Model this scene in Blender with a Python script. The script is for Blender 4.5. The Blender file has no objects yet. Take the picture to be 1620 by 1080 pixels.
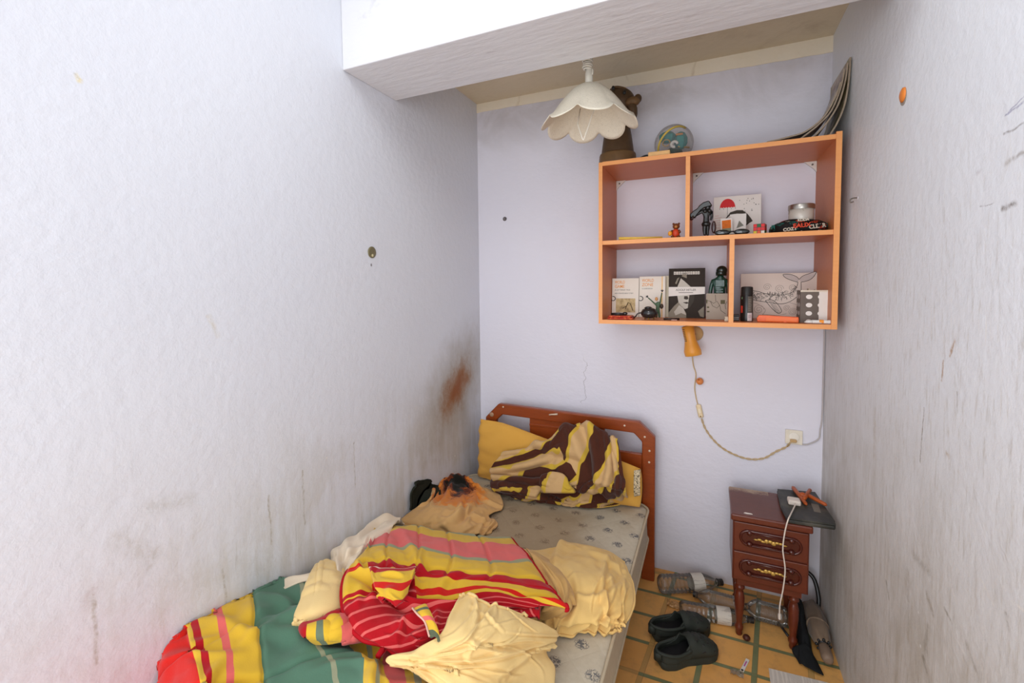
import bpy, bmesh, math, random
import numpy as np
from mathutils import Vector, Matrix, Euler, noise as mnoise
random.seed(7)
PI = math.pi
scene = bpy.context.scene
COL = scene.collection

# ---------------------------------------------------------------- camera
FPX, CY = 712.0, 488.0                      # focal length in pixels and principal row
CAM_H = 1.488
_y, _p, _r = [math.radians(a) for a in (-23.765, -2.916, -0.547)]
_f = np.array([math.sin(_y)*math.cos(_p), math.cos(_y)*math.cos(_p), math.sin(_p)])
_ri = np.array([math.cos(_y), -math.sin(_y), 0.0])
_u = np.cross(_ri, _f)
CR = _ri*math.cos(_r) + _u*math.sin(_r)
CU = -_ri*math.sin(_r) + _u*math.cos(_r)
cam_data = bpy.data.cameras.new('camera')
cam = bpy.data.objects.new('camera', cam_data)
COL.objects.link(cam)
cam_data.sensor_fit = 'HORIZONTAL'
cam_data.sensor_width = 36.0
cam_data.lens = 36.0*FPX/1620.0
cam_data.shift_y = -(540-CY)/1620.0
cam_data.clip_start = 0.02
m = Matrix.Identity(4)
for i in range(3):
    m[i][0] = CR[i]; m[i][1] = CU[i]; m[i][2] = -_f[i]; m[i][3] = (0, 0, CAM_H)[i]
cam.matrix_world = m
scene.camera = cam

# ---------------------------------------------------------------- exposure, sky, lamps
scene.view_settings.view_transform = 'Standard'
scene.view_settings.look = 'None'
scene.view_settings.gamma = 1.0
scene.view_settings.use_curve_mapping = False
scene.view_settings.exposure = 0.0
WC, WS = (1.0, 1.0, 1.0), 0.4               # daylight entering by the open end of the room
LA, PA = (0.95, 0.985, 1.0), 2.4            # lamp bounced high up near the photographer
LB, PB = (0.95, 0.985, 1.0), 5.8            # unseen fill light added high before the beam, lifts the side walls
LF, PF = (0.90, 0.95, 1.0), 53.0              # wide fill light added behind the photographer to flatten the contrast
world = bpy.data.worlds.new('room_daylight')
scene.world = world
world.use_nodes = True
world.node_tree.nodes['Background'].inputs['Color'].default_value = (*WC, 1)
world.node_tree.nodes['Background'].inputs['Strength'].default_value = WS


def area_light(name, loc, target, sx, sy, power, color):
    d = bpy.data.lights.new(name, 'AREA')
    d.shape = 'RECTANGLE'; d.size = sx; d.size_y = sy
    d.energy = power; d.color = color
    o = bpy.data.objects.new(name, d); COL.objects.link(o)
    o.location = loc
    o.rotation_euler = (Vector(target)-Vector(loc)).to_track_quat('-Z', 'Y').to_euler()
    return o


area_light('bounced_lamp', (0.05, -0.10, 2.25), (-0.45, 1.6, 1.15), 0.4, 0.4, PA, LA)
area_light('front_fill_light', (-0.40, 0.70, 2.70), (-0.40, 1.5, 1.0), 0.5, 0.5, PB, LB)
area_light('rear_fill_light', (-0.40, -1.45, 1.25), (-0.40, 2.0, 1.35), 1.6, 2.2, PF, LF)


# ---------------------------------------------------------------- where things stand
def ray(px, py):
    return CR*((px-810)/FPX) - CU*((py-CY)/FPX) + _f
def at_y(px, py, y):
    d = ray(px, py); t = y/d[1]; return Vector((d[0]*t, y, CAM_H+d[2]*t))
def at_x(px, py, x):
    d = ray(px, py); t = x/d[0]; return Vector((x, d[1]*t, CAM_H+d[2]*t))
def at_z(px, py, z):
    d = ray(px, py); t = (z-CAM_H)/d[2]; return Vector((d[0]*t, d[1]*t, z))


# ---------------------------------------------------------------- materials
def sock(nt, inp, v):
    if isinstance(v, bpy.types.NodeSocket):
        nt.links.new(v, inp)
    elif isinstance(v, (tuple, list)) and len(v) == 3 and inp.type == 'RGBA':
        inp.default_value = (*v, 1)
    else:
        inp.default_value = v


class NT:
    def __init__(self, name, rough=0.6, spec=0.3):
        self.m = bpy.data.materials.new(name); self.m.use_nodes = True
        self.nt = self.m.node_tree
        self.b = self.nt.nodes['Principled BSDF']
        self.b.inputs['Roughness'].default_value = rough
        self.b.inputs['Specular IOR Level'].default_value = spec
    def n(self, t): return self.nt.nodes.new(t)
    def pos(self): return self.n('ShaderNodeNewGeometry').outputs['Position']
    def uv(self): return self.n('ShaderNodeTexCoord').outputs['UV']
    def obj(self): return self.n('ShaderNodeTexCoord').outputs['Object']
    def sep(self, v):
        s = self.n('ShaderNodeSeparateXYZ'); sock(self.nt, s.inputs[0], v); return s.outputs
    def comb(self, x, y, z):
        s = self.n('ShaderNodeCombineXYZ')
        for i, v in enumerate((x, y, z)): sock(self.nt, s.inputs[i], v)
        return s.outputs[0]
    def math(self, op, a, b=0.0, c=0.0, clamp=False):
        s = self.n('ShaderNodeMath'); s.operation = op; s.use_clamp = clamp
        for i, v in enumerate((a, b, c)): sock(self.nt, s.inputs[i], v)
        return s.outputs[0]
    def scale(self, v, s3, off=(0, 0, 0)):
        s = self.n('ShaderNodeMapping'); sock(self.nt, s.inputs[0], v)
        s.inputs['Scale'].default_value = s3; s.inputs['Location'].default_value = off
        return s.outputs[0]
    def noise(self, v, scale, detail=3, rough=0.55, dist=0.0, color=False):
        s = self.n('ShaderNodeTexNoise'); sock(self.nt, s.inputs['Vector'], v)
        s.inputs['Scale'].default_value = scale; s.inputs['Detail'].default_value = detail
        s.inputs['Roughness'].default_value = rough; s.inputs['Distortion'].default_value = dist
        return s.outputs['Color' if color else 'Fac']
    def voronoi(self, v, scale, feature='F1', rnd=1.0):
        s = self.n('ShaderNodeTexVoronoi'); s.feature = feature; sock(self.nt, s.inputs['Vector'], v)
        s.inputs['Scale'].default_value = scale; s.inputs['Randomness'].default_value = rnd
        return s.outputs
    def step(self, v, a, b):
        s = self.n('ShaderNodeMapRange'); s.interpolation_type = 'SMOOTHSTEP'
        sock(self.nt, s.inputs[0], v); s.inputs[1].default_value = a; s.inputs[2].default_value = b
        return s.outputs[0]
    def mix(self, f, a, b, mode='MIX'):
        s = self.n('ShaderNodeMix'); s.data_type = 'RGBA'; s.blend_type = mode
        sock(self.nt, s.inputs[0], f); sock(self.nt, s.inputs[6], a); sock(self.nt, s.inputs[7], b)
        return s.outputs[2]
    def ramp(self, f, stops, const=False):
        s = self.n('ShaderNodeValToRGB'); sock(self.nt, s.inputs[0], f)
        r = s.color_ramp; r.interpolation = 'CONSTANT' if const else 'LINEAR'
        while len(r.elements) < len(stops): r.elements.new(0.5)
        for e, (p, c) in zip(r.elements, stops):
            e.position = p; e.color = (*c, 1)
        return s.outputs[0]
    def bump(self, h, strength=0.3, dist=0.01):
        s = self.n('ShaderNodeBump'); sock(self.nt, s.inputs['Height'], h)
        s.inputs['Strength'].default_value = strength; s.inputs['Distance'].default_value = dist
        self.nt.links.new(s.outputs[0], self.b.inputs['Normal'])
    def color(self, c): sock(self.nt, self.b.inputs['Base Color'], c); return self
    def rough(self, v): sock(self.nt, self.b.inputs['Roughness'], v); return self


def S(r, g, b):
    """sRGB 0-255 to linear."""
    f = lambda c: (c/255)/12.92 if c/255 <= 0.04045 else ((c/255+0.055)/1.055)**2.4
    return (f(r), f(g), f(b))


_plain = {}
def plain(name, rgb, rough=0.55, spec=0.3, metal=0.0, var=0.12, scale=30.0, bump=0.0):
    """a procedural material of one colour, with slight mottling."""
    if name in _plain: return _plain[name]
    t = NT(name, rough, spec)
    f = t.noise(t.obj(), scale, 3)
    lo = tuple(c*(1-var) for c in rgb); hi = tuple(min(1, c*(1+var)) for c in rgb)
    t.color(t.mix(f, lo, hi))
    t.b.inputs['Metallic'].default_value = metal
    if bump: t.bump(f, bump, 0.004)
    _plain[name] = t.m
    return t.m


# ---------------------------------------------------------------- mesh building
class MB:
    def __init__(self):
        self.v = []; self.f = []; self.mi = []; self.uv = {}
    def add(self, vs, fs, mi=0, M=None):
        b = len(self.v)
        for v in vs:
            v = Vector(v); self.v.append(M @ v if M is not None else v)
        for f in fs:
            self.f.append([b+i for i in f]); self.mi.append(mi)
        return b
    def box(self, lo, hi, mi=0, M=None):
        x0, y0, z0 = lo; x1, y1, z1 = hi
        vs = [(x0,y0,z0),(x1,y0,z0),(x1,y1,z0),(x0,y1,z0),(x0,y0,z1),(x1,y0,z1),(x1,y1,z1),(x0,y1,z1)]
        fs = [(0,3,2,1),(4,5,6,7),(0,1,5,4),(1,2,6,5),(2,3,7,6),(3,0,4,7)]
        if isinstance(mi, (list, tuple)):
            for k, f in enumerate(fs):
                if k == 0: b = self.add(vs, [f], mi[k], M)
                else: self.f.append([b+i for i in f]); self.mi.append(mi[k])
        else: self.add(vs, fs, mi, M)
        return self
    def prism(self, pts, d0, d1, plane='xz', mi=0, M=None):
        """polygon pts (2D) extruded along the third axis from d0 to d1."""
        def P(a, b, d):
            return {'xz': (a, d, b), 'xy': (a, b, d), 'yz': (d, a, b)}[plane]
        n = len(pts)
        area = sum(pts[i][0]*pts[(i+1)%n][1]-pts[(i+1)%n][0]*pts[i][1] for i in range(n))
        if area < 0: pts = pts[::-1]
        vs = [P(a, b, d0) for a, b in pts] + [P(a, b, d1) for a, b in pts]
        front = list(range(n)); back = list(range(n, 2*n))
        flip = (plane == 'xz') ^ (d1 < d0)
        fs = [front[::-1], back] + [(i, (i+1)%n, n+(i+1)%n, n+i) for i in range(n)]
        if flip: fs = [tuple(f)[::-1] for f in fs]
        self.add(vs, fs, mi, M); return self
    def ring(self, outer, inner, d0, d1, plane='xz', mi=0, M=None, closed=True):
        """a frame between two polygons of equal count."""
        def P(a, b, d):
            return {'xz': (a, d, b), 'xy': (a, b, d), 'yz': (d, a, b)}[plane]
        n = len(outer)
        vs = [P(*p, d0) for p in outer]+[P(*p, d0) for p in inner]+[P(*p, d1) for p in outer]+[P(*p, d1) for p in inner]
        fs = []
        for i in range(n if closed else n-1):
            j = (i+1) % n
            fs += [(i, j, n+j, n+i), (2*n+j, 2*n+i, 3*n+i, 3*n+j), (i, 2*n+i, 2*n+j, j), (n+j, 3*n+j, 3*n+i, n+i)]
        if not closed:
            fs += [(0, n, 3*n, 2*n), (n-1, 3*n-1, 4*n-1, 2*n-1)]
        self.add(vs, fs, mi, M); return self
    def lathe(self, prof, seg=20, M=None, mi=0, cap=True, fn=None):
        """profile of (r, z) round the z axis."""
        vs = []; fs = []
        for r, z in prof:
            for k in range(seg):
                a = 2*PI*k/seg
                rr, zz = (r, z) if fn is None else fn(r, z, a)
                vs.append((rr*math.cos(a), rr*math.sin(a), zz))
        for i in range(len(prof)-1):
            for k in range(seg):
                k2 = (k+1) % seg
                fs.append((i*seg+k, i*seg+k2, (i+1)*seg+k2, (i+1)*seg+k))
        if cap:
            fs.append(tuple(range(seg))[::-1]); n = (len(prof)-1)*seg
            fs.append(tuple(n+k for k in range(seg)))
        self.add(vs, fs, mi, M); return self
    def tube(self, pts, r, seg=8, mi=0, closed=False, M=None):
        pts = [Vector(p) for p in pts]; n = len(pts)
        vs = []; fs = []
        t0 = (pts[1]-pts[0]).normalized()
        nrm = t0.orthogonal().normalized()
        for i, p in enumerate(pts):
            if closed: t = pts[(i+1) % n]-pts[i-1]
            else: t = pts[min(i+1, n-1)]-pts[max(i-1, 0)]
            t = t.normalized() if t.length > 1e-9 else t0
            nrm = (nrm - t*nrm.dot(t))
            nrm = nrm.normalized() if nrm.length > 1e-6 else t.orthogonal().normalized()
            bn = t.cross(nrm)
            rr = r[i] if isinstance(r, (list, tuple)) else r
            for k in range(seg):
                a = 2*PI*k/seg
                vs.append(p+nrm*(rr*math.cos(a))+bn*(rr*math.sin(a)))
        for i in range(n if closed else n-1):
            j = (i+1) % n
            for k in range(seg):
                k2 = (k+1) % seg
                fs.append((i*seg+k, i*seg+k2, j*seg+k2, j*seg+k))
        if not closed:
            fs.append(tuple(range(seg))[::-1]); fs.append(tuple((n-1)*seg+k for k in range(seg)))
        self.add(vs, fs, mi, M); return self
    def sphere(self, c, r, seg=20, rings=12, mi=0, M=None):
        r = (r, r, r) if not isinstance(r, (tuple, list)) else r
        vs = [(c[0], c[1], c[2]-r[2])]; fs = []
        for i in range(1, rings):
            t = -PI/2+PI*i/rings
            for k in range(seg):
                a = 2*PI*k/seg
                vs.append((c[0]+r[0]*math.cos(t)*math.cos(a), c[1]+r[1]*math.cos(t)*math.sin(a), c[2]+r[2]*math.sin(t)))
        vs.append((c[0], c[1], c[2]+r[2]))
        for k in range(seg):
            k2 = (k+1) % seg
            fs.append((0, 1+k2, 1+k))
            for i in range(rings-2):
                a = 1+i*seg
                fs.append((a+k, a+k2, a+seg+k2, a+seg+k))
            fs.append((len(vs)-1, 1+(rings-2)*seg+k, 1+(rings-2)*seg+k2))
        self.add(vs, fs, mi, M); return self
    def build(self, name, mats, parent=None, smooth=False, bevel=0.0, subdiv=0, solid=0.0, seg=2):
        me = bpy.data.meshes.new(name)
        me.from_pydata([tuple(v) for v in self.v], [], self.f)
        if not isinstance(mats, (list, tuple)): mats = [mats]
        for mt in mats: me.materials.append(mt)
        me.polygons.foreach_set('material_index', self.mi)
        if smooth: me.polygons.foreach_set('use_smooth', [True]*len(self.f))
        me.update()
        bm = bmesh.new(); bm.from_mesh(me)
        bmesh.ops.recalc_face_normals(bm, faces=bm.faces)
        bm.to_mesh(me); bm.free()
        o = bpy.data.objects.new(name, me); COL.objects.link(o)
        if parent is not None:
            o.parent = parent
            o.matrix_parent_inverse = mw(parent).inverted()
        if solid:
            s = o.modifiers.new('solid', 'SOLIDIFY'); s.thickness = solid; s.offset = 0
        if bevel:
            b = o.modifiers.new('bevel', 'BEVEL'); b.width = bevel; b.segments = seg; b.limit_method = 'ANGLE'; b.angle_limit = math.radians(35)
        if subdiv:
            s = o.modifiers.new('sub', 'SUBSURF'); s.levels = subdiv; s.render_levels = subdiv
        if smooth == 'auto':
            try:
                me.set_sharp_from_angle(angle=math.radians(40))
            except Exception: pass
        return o


def mw(o):
    M = Matrix.LocRotScale(o.location, o.rotation_euler, o.scale)
    if o.parent is not None:
        M = mw(o.parent) @ o.matrix_parent_inverse @ M
    return M


def thing(name, label, cat, loc=(0, 0, 0), group=None):
    o = bpy.data.objects.new(name, None); COL.objects.link(o)
    o.location = loc; o.empty_display_size = 0.05
    return tag(o, label, cat, group)
def tag(o, label, cat, group=None):
    o['label'] = label; o['category'] = cat
    if group: o['group'] = group
    return o
def struct(o):
    o['kind'] = 'structure'; return o


def text_mesh(name, body, M, size, mat, parent, align='LEFT', width=None, extrude=0.0002, bold=0.0):
    c = bpy.data.curves.new(name+'_font', 'FONT')
    c.body = body; c.size = size; c.align_x = align; c.extrude = extrude; c.offset = bold
    t = bpy.data.objects.new(name+'_font', c); COL.objects.link(t)
    bpy.context.view_layer.update()
    me = bpy.data.meshes.new_from_object(t.evaluated_get(bpy.context.evaluated_depsgraph_get()))
    COL.objects.unlink(t); bpy.data.objects.remove(t); bpy.data.curves.remove(c)
    if width:
        xs = [v.co.x for v in me.vertices]
        if xs:
            k = width/max(1e-6, max(xs)-min(xs)); 
            for v in me.vertices: v.co.x *= k
    me.transform(M); me.materials.clear(); me.materials.append(mat)
    o = bpy.data.objects.new(name, me); COL.objects.link(o)
    o.parent = parent; o.matrix_parent_inverse = mw(parent).inverted()
    return o


def catmull(P, n):
    """a smooth polyline through P with n points per span."""
    P = [Vector(p) for p in P]; out = []
    for i in range(len(P)-1):
        p0 = P[max(i-1, 0)]; p1 = P[i]; p2 = P[i+1]; p3 = P[min(i+2, len(P)-1)]
        for k in range(n):
            t = k/n
            out.append(0.5*((2*p1)+(p2-p0)*t+(2*p0-5*p1+4*p2-p3)*t*t+(3*p1-p0-3*p2+p3)*t**3))
    out.append(P[-1]); return out

# ---------------------------------------------------------------- the room shell
XL, XR, YB = -1.27, 0.475, 2.40
ZB0 = 2.30                                   # underside of the beam
ZC = 2.555                                   # ceiling over the bed


def mark(t, y, z, a, b, w, soft=0.0):
    """mask of a scratch or run between two wall points given as (y, z)."""
    dy, dz = b[0]-a[0], b[1]-a[1]; L2 = dy*dy+dz*dz
    py, pz = t.math('SUBTRACT', y, a[0]), t.math('SUBTRACT', z, a[1])
    h = t.math('DIVIDE', t.math('ADD', t.math('MULTIPLY', py, dy), t.math('MULTIPLY', pz, dz)), L2, clamp=True)
    qy = t.math('SUBTRACT', py, t.math('MULTIPLY', h, dy)); qz = t.math('SUBTRACT', pz, t.math('MULTIPLY', h, dz))
    d = t.math('SQRT', t.math('ADD', t.math('MULTIPLY', qy, qy), t.math('MULTIPLY', qz, qz)))
    return t.math('SUBTRACT', 1.0, t.step(d, w*soft, w*1.15))


def marks(t, col, y, z, X, rows):
    P = t.pos()
    jy = t.math('ADD', y, t.math('MULTIPLY', t.math('SUBTRACT', t.noise(P, 35, 3), 0.5), 0.016))
    jz = t.math('ADD', z, t.math('MULTIPLY', t.math('SUBTRACT', t.noise(t.scale(P, (1, 1, 1), (3, 1, 7)), 35, 3), 0.5), 0.012))
    brk = t.math('ADD', 0.35, t.math('MULTIPLY', 0.85, t.step(t.noise(P, 60, 4, 0.7), 0.38, 0.62)))
    for (x0, y0, x1, y1, w, c, k) in rows:
        a, b = at_x(x0, y0, X), at_x(x1, y1, X)
        col = t.mix(t.math('MULTIPLY', t.math('MULTIPLY', mark(t, jy, jz, (a.y, a.z), (b.y, b.z), w), brk), k*0.85), col, c)
    return col


def wall_paint(name, kind):
    t = NT(name, 0.5, 0.25)
    P = t.pos(); x, y, z = t.sep(P)
    base = S(209, 204, 213)
    col = t.mix(t.noise(P, 1.3, 4), S(221, 218, 228), S(228, 225, 233)) if kind == 'back' else t.mix(t.noise(P, 1.3, 4), S(217, 219, 227), S(225, 227, 233)) if kind == 'left' else t.mix(t.noise(P, 1.3, 4), S(227, 229, 234), S(235, 237, 241))
    streak_v = t.scale(P, (9, 9, 1.1)) 
    streak = t.noise(streak_v, 3.0, 5, 0.65)
    blotch = t.noise(P, 3.2, 5, 0.6, 0.6)
    fine = t.noise(t.scale(P, (30, 30, 5)), 3.0, 4, 0.7)
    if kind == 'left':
        # greasy band above the bed, plus shade painted on the overbright near wall: strongest between y 0.9 and 2.4, z 0.45 and 1.0
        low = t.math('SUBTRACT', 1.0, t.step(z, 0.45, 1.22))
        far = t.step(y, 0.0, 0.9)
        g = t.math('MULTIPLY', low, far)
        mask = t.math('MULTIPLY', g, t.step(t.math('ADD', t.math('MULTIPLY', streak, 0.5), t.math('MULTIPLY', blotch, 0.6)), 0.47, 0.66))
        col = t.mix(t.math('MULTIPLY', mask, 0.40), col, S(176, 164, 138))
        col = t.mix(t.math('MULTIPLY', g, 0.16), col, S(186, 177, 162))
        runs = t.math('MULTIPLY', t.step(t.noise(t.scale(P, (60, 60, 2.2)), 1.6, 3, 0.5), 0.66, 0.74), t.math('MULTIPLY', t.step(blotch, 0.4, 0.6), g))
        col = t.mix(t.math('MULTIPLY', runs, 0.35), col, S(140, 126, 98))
        # rusty brown patch near the corner, above the pillow
        c = at_x(722, 614, XL)
        dy = t.math('DIVIDE', t.math('SUBTRACT', y, c.y), 0.20)
        dz = t.math('DIVIDE', t.math('SUBTRACT', t.math('SUBTRACT', z, c.z), t.math('MULTIPLY', t.math('SUBTRACT', y, c.y), 0.45)), 0.155)
        r = t.math('SQRT', t.math('ADD', t.math('MULTIPLY', dy, dy), t.math('MULTIPLY', dz, dz)))
        r = t.math('ADD', r, t.math('MULTIPLY', t.math('SUBTRACT', t.noise(t.scale(P, (1, 1, .7)), 14, 5, 0.7), 0.5), 1.3))
        col = t.mix(t.math('MULTIPLY', t.math('SUBTRACT', 1.0, t.step(r, 0.5, 2.6)), 0.6), col, S(140, 122, 90))
        col = t.mix(t.math('MULTIPLY', t.math('SUBTRACT', 1.0, t.step(r, 0.25, 1.15)), 0.8), col, S(150, 100, 42))
        col = t.mix(t.math('MULTIPLY', t.math('SUBTRACT', 1.0, t.step(r, 0.0, 0.75)), 0.75), col, S(140, 70, 15))
        BR = S(150, 136, 106)
        col = marks(t, col, y, z, XL, [(148, 940, 152, 1050, 0.006, BR, .5), (352, 900, 362, 985, 0.006, BR, .5), (330, 500, 345, 530, 0.010, S(206, 196, 176), .5), (190, 850, 240, 880, 0.03, BR, .22), (240, 800, 300, 790, 0.03, BR, .2),
            (478, 745, 482, 830, 0.005, BR, .5), (425, 785, 430, 860, 0.005, BR, .5), (560, 700, 562, 770, 0.004, BR, .5), (120, 120, 124, 126, 0.008, S(226, 206, 130), .8), (116, 116, 121, 122, 0.003, S(150, 150, 150), .6),
            (130, 960, 150, 930, 0.02, S(186, 170, 168), .35), (250, 870, 236, 900, 0.02, BR, .2)])
        # small chips where the paint is gone
        vo = t.voronoi(P, 9.0)['Distance']
        col = t.mix(t.math('MULTIPLY', t.math('SUBTRACT', 1.0, t.step(vo, 0.03, 0.055)), t.math('MULTIPLY', g, t.step(blotch, 0.45, 0.6))), col, S(232, 226, 218))
    elif kind == 'right':
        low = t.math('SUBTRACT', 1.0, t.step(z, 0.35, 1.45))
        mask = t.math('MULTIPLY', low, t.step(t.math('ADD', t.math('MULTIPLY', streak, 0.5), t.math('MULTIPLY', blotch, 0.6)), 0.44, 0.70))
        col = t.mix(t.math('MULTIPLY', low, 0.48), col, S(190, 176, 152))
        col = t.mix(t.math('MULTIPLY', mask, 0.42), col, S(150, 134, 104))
        mid = t.math('SUBTRACT', 1.0, t.step(z, 1.3, 2.1))
        col = t.mix(t.math('MULTIPLY', t.math('MULTIPLY', mid, t.step(fine, 0.50, 0.72)), 0.30), col, S(160, 144, 116))
        GB, RU, WH = S(120, 106, 80), S(170, 120, 60), S(232, 228, 222)
        col = marks(t, col, y, z, XR, [(1462, 645, 1456, 730, 0.004, S(110, 88, 66), .75), (1492, 570, 1490, 602, 0.005, RU, .7), (1510, 540, 1502, 562, 0.006, RU, .75), (1592, 180, 1622, 160, 0.003, S(110, 104, 150), .6), (1595, 176, 1620, 152, 0.002, S(110, 104, 150), .6),
            (1588, 212, 1622, 194, 0.003, S(130, 122, 120), .7), (1590, 260, 1622, 240, 0.006, S(150, 138, 128), .6), (1586, 330, 1606, 322, 0.008, S(96, 78, 62), .85), (1550, 328, 1572, 322, 0.002, S(140, 132, 130), .6), (1546, 274, 1552, 270, 0.006, S(170, 162, 166), .5),
            (1552, 916, 1572, 958, 0.0035, WH, .8), (1602, 952, 1622, 968, 0.004, WH, .8), (1368, 998, 1369, 1078, 0.003, WH, .7), (1504, 924, 1514, 955, 0.003, WH, .7), (1512, 1008, 1526, 1034, 0.003, WH, .6),
            (1436, 905, 1436, 1010, 0.012, GB, .3), (1466, 938, 1476, 972, 0.010, GB, .5), (1494, 962, 1506, 985, 0.006, GB, .55), (1468, 990, 1462, 1040, 0.012, GB, .45), (1402, 920, 1406, 945, 0.007, GB, .5), (1530, 1020, 1544, 1060, 0.008, GB, .45), (1460, 1040, 1470, 1075, 0.010, GB, .4), (1592, 970, 1594, 995, 0.007, GB, .4), (1446, 880, 1470, 905, 0.016, GB, .35), (1384, 650, 1384, 720, 0.02, S(186, 172, 150), .4), (1498, 716, 1502, 722, 0.008, S(170, 140, 100), .6), (1514, 620, 1514, 650, 0.004, GB, .4)])
        # pale scratches
        sc = t.noise(t.scale(P, (70, 70, 3.2)), 1.3, 2, 0.4, 0.25)
        gate = t.step(t.noise(P, 6.0, 2), 0.52, 0.62)
        line = t.math('SUBTRACT', 1.0, t.step(t.math('ABSOLUTE', t.math('SUBTRACT', sc, 0.5)), 0.004, 0.016))
        col = t.mix(t.math('MULTIPLY', t.math('MULTIPLY', line, gate), 0.55), col, S(232, 228, 224))
        vo = t.voronoi(P, 11.0)['Distance']
        col = t.mix(t.math('MULTIPLY', t.math('SUBTRACT', 1.0, t.step(vo, 0.03, 0.06)), t.step(blotch, 0.47, 0.6)), col, S(230, 226, 222))
    else:
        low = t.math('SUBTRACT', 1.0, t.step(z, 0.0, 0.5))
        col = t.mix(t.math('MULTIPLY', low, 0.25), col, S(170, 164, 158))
        # grey-brown blotches, stronger towards the ceiling
        edge = t.math('ADD', z, t.math('MULTIPLY', t.math('SUBTRACT', t.noise(P, 7, 3), 0.5), 0.02))
        col = t.mix(t.math('MULTIPLY', t.step(blotch, 0.42, 0.7), t.math('MULTIPLY', t.step(z, 2.1, 2.5), 0.35)), col, S(150, 142, 132))
        # hairline crack
        cx = t.math('ADD', -0.62, t.math('MULTIPLY', t.math('SUBTRACT', t.noise(t.scale(P, (1, 1, 4)), 3.0, 3), 0.5), 0.18))
        cr = t.math('SUBTRACT', 1.0, t.step(t.math('ABSOLUTE', t.math('SUBTRACT', x, cx)), 0.0008, 0.0025))
        zz = t.math('MULTIPLY', t.step(z, 0.82, 0.86), t.math('SUBTRACT', 1.0, t.step(z, 1.04, 1.12)))
        col = t.mix(t.math('MULTIPLY', t.math('MULTIPLY', cr, zz), 0.5), col, S(120, 112, 108))
    t.color(col)
    brush = t.noise(t.scale(P, (6, 6, 9)) if kind == 'back' else t.scale(P, (3, 9, 9)), 4.0, 5, 0.6)
    t.bump(t.math('ADD', t.math('MULTIPLY', brush, 0.6), t.math('MULTIPLY', blotch, 0.8)), 0.32, 0.012)
    t.rough(t.math('ADD', 0.38, t.math('MULTIPLY', t.noise(P, 8, 3), 0.25)))
    return t.m


def slab(name, lo, hi, mat):
    return struct(MB().box(lo, hi).build(name, mat))


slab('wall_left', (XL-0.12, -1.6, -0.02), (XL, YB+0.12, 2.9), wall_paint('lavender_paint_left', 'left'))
slab('wall_right', (XR, -1.6, -0.02), (XR+0.12, YB+0.12, 2.9), wall_paint('lavender_paint_right', 'right'))
MAT_BACK = wall_paint('lavender_paint_back', 'back')
slab('wall_back', (XL, YB, -0.02), (XR, YB+0.12, 2.9), MAT_BACK)


def bare_plaster():
    t = NT('bare_plaster', 0.85, 0.15)
    P = t.pos()
    c = t.mix(t.noise(P, 2.2, 5, 0.6), S(210, 196, 168), S(230, 216, 190))
    c = t.mix(t.math('MULTIPLY', t.step(t.noise(P, 5.0, 4, 0.6, 0.5), 0.55, 0.75), 0.5), c, S(188, 170, 140))
    t.color(c); t.bump(t.noise(P, 22, 4), 0.25, 0.01)
    return t.m


def pale_plaster():
    t = NT('pale_plaster', 0.85, 0.15)
    P = t.pos()
    c = t.mix(t.noise(P, 4.0, 5, 0.65), S(236, 222, 196), S(246, 238, 222))
    c = t.mix(t.math('MULTIPLY', t.step(t.noise(t.scale(P, (3, 1, 1)), 2.4, 4, 0.6, 0.8), 0.58, 0.66), 0.45), c, S(190, 168, 134))
    t.color(c); t.bump(t.noise(P, 25, 4), 0.3, 0.01)
    return t.m


slab('ceiling', (XL, 1.64, ZC), (XR, YB, ZC+0.12), bare_plaster())
# strip of bare pale plaster where the wall paint stops short of the ceiling
mb = MB()
vs = []; n = 40
for i in range(n+1):
    x = XL+(XR-XL)*i/n
    w = 0.004*mnoise.noise((x*9, 3.1, 0))+0.002*mnoise.noise((x*31, 1.1, 0))
    vs.append((x, 2.507-0.022*(i/n)+w))
mb.prism(vs+[(XR, ZC), (XL, ZC)], YB-0.004, YB, 'xz')
struct(mb.build('trim_1', pale_plaster()))


def beam_paint():
    t = NT('beam_paint', 0.5, 0.25)
    P = t.pos()
    c = t.mix(t.noise(P, 2.0, 4), S(221, 221, 225), S(228, 228, 231))
    c = t.mix(t.math('MULTIPLY', t.step(t.noise(t.scale(P, (1, 3, 1)), 9, 4, 0.6), 0.62, 0.7), 0.2), c, S(172, 166, 172))
    t.color(c); t.bump(t.noise(t.scale(P, (2, 9, 9)), 4, 4), 0.25, 0.012)
    return t.m


bm_ = MB().box((XL, 1.33, ZB0), (XR, 1.64, 2.9))
struct(bm_.build('beam', beam_paint(), bevel=0.004))
slab('ceiling_front', (XL, -1.6, 2.9), (XR, 1.33, 3.0), beam_paint())


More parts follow.
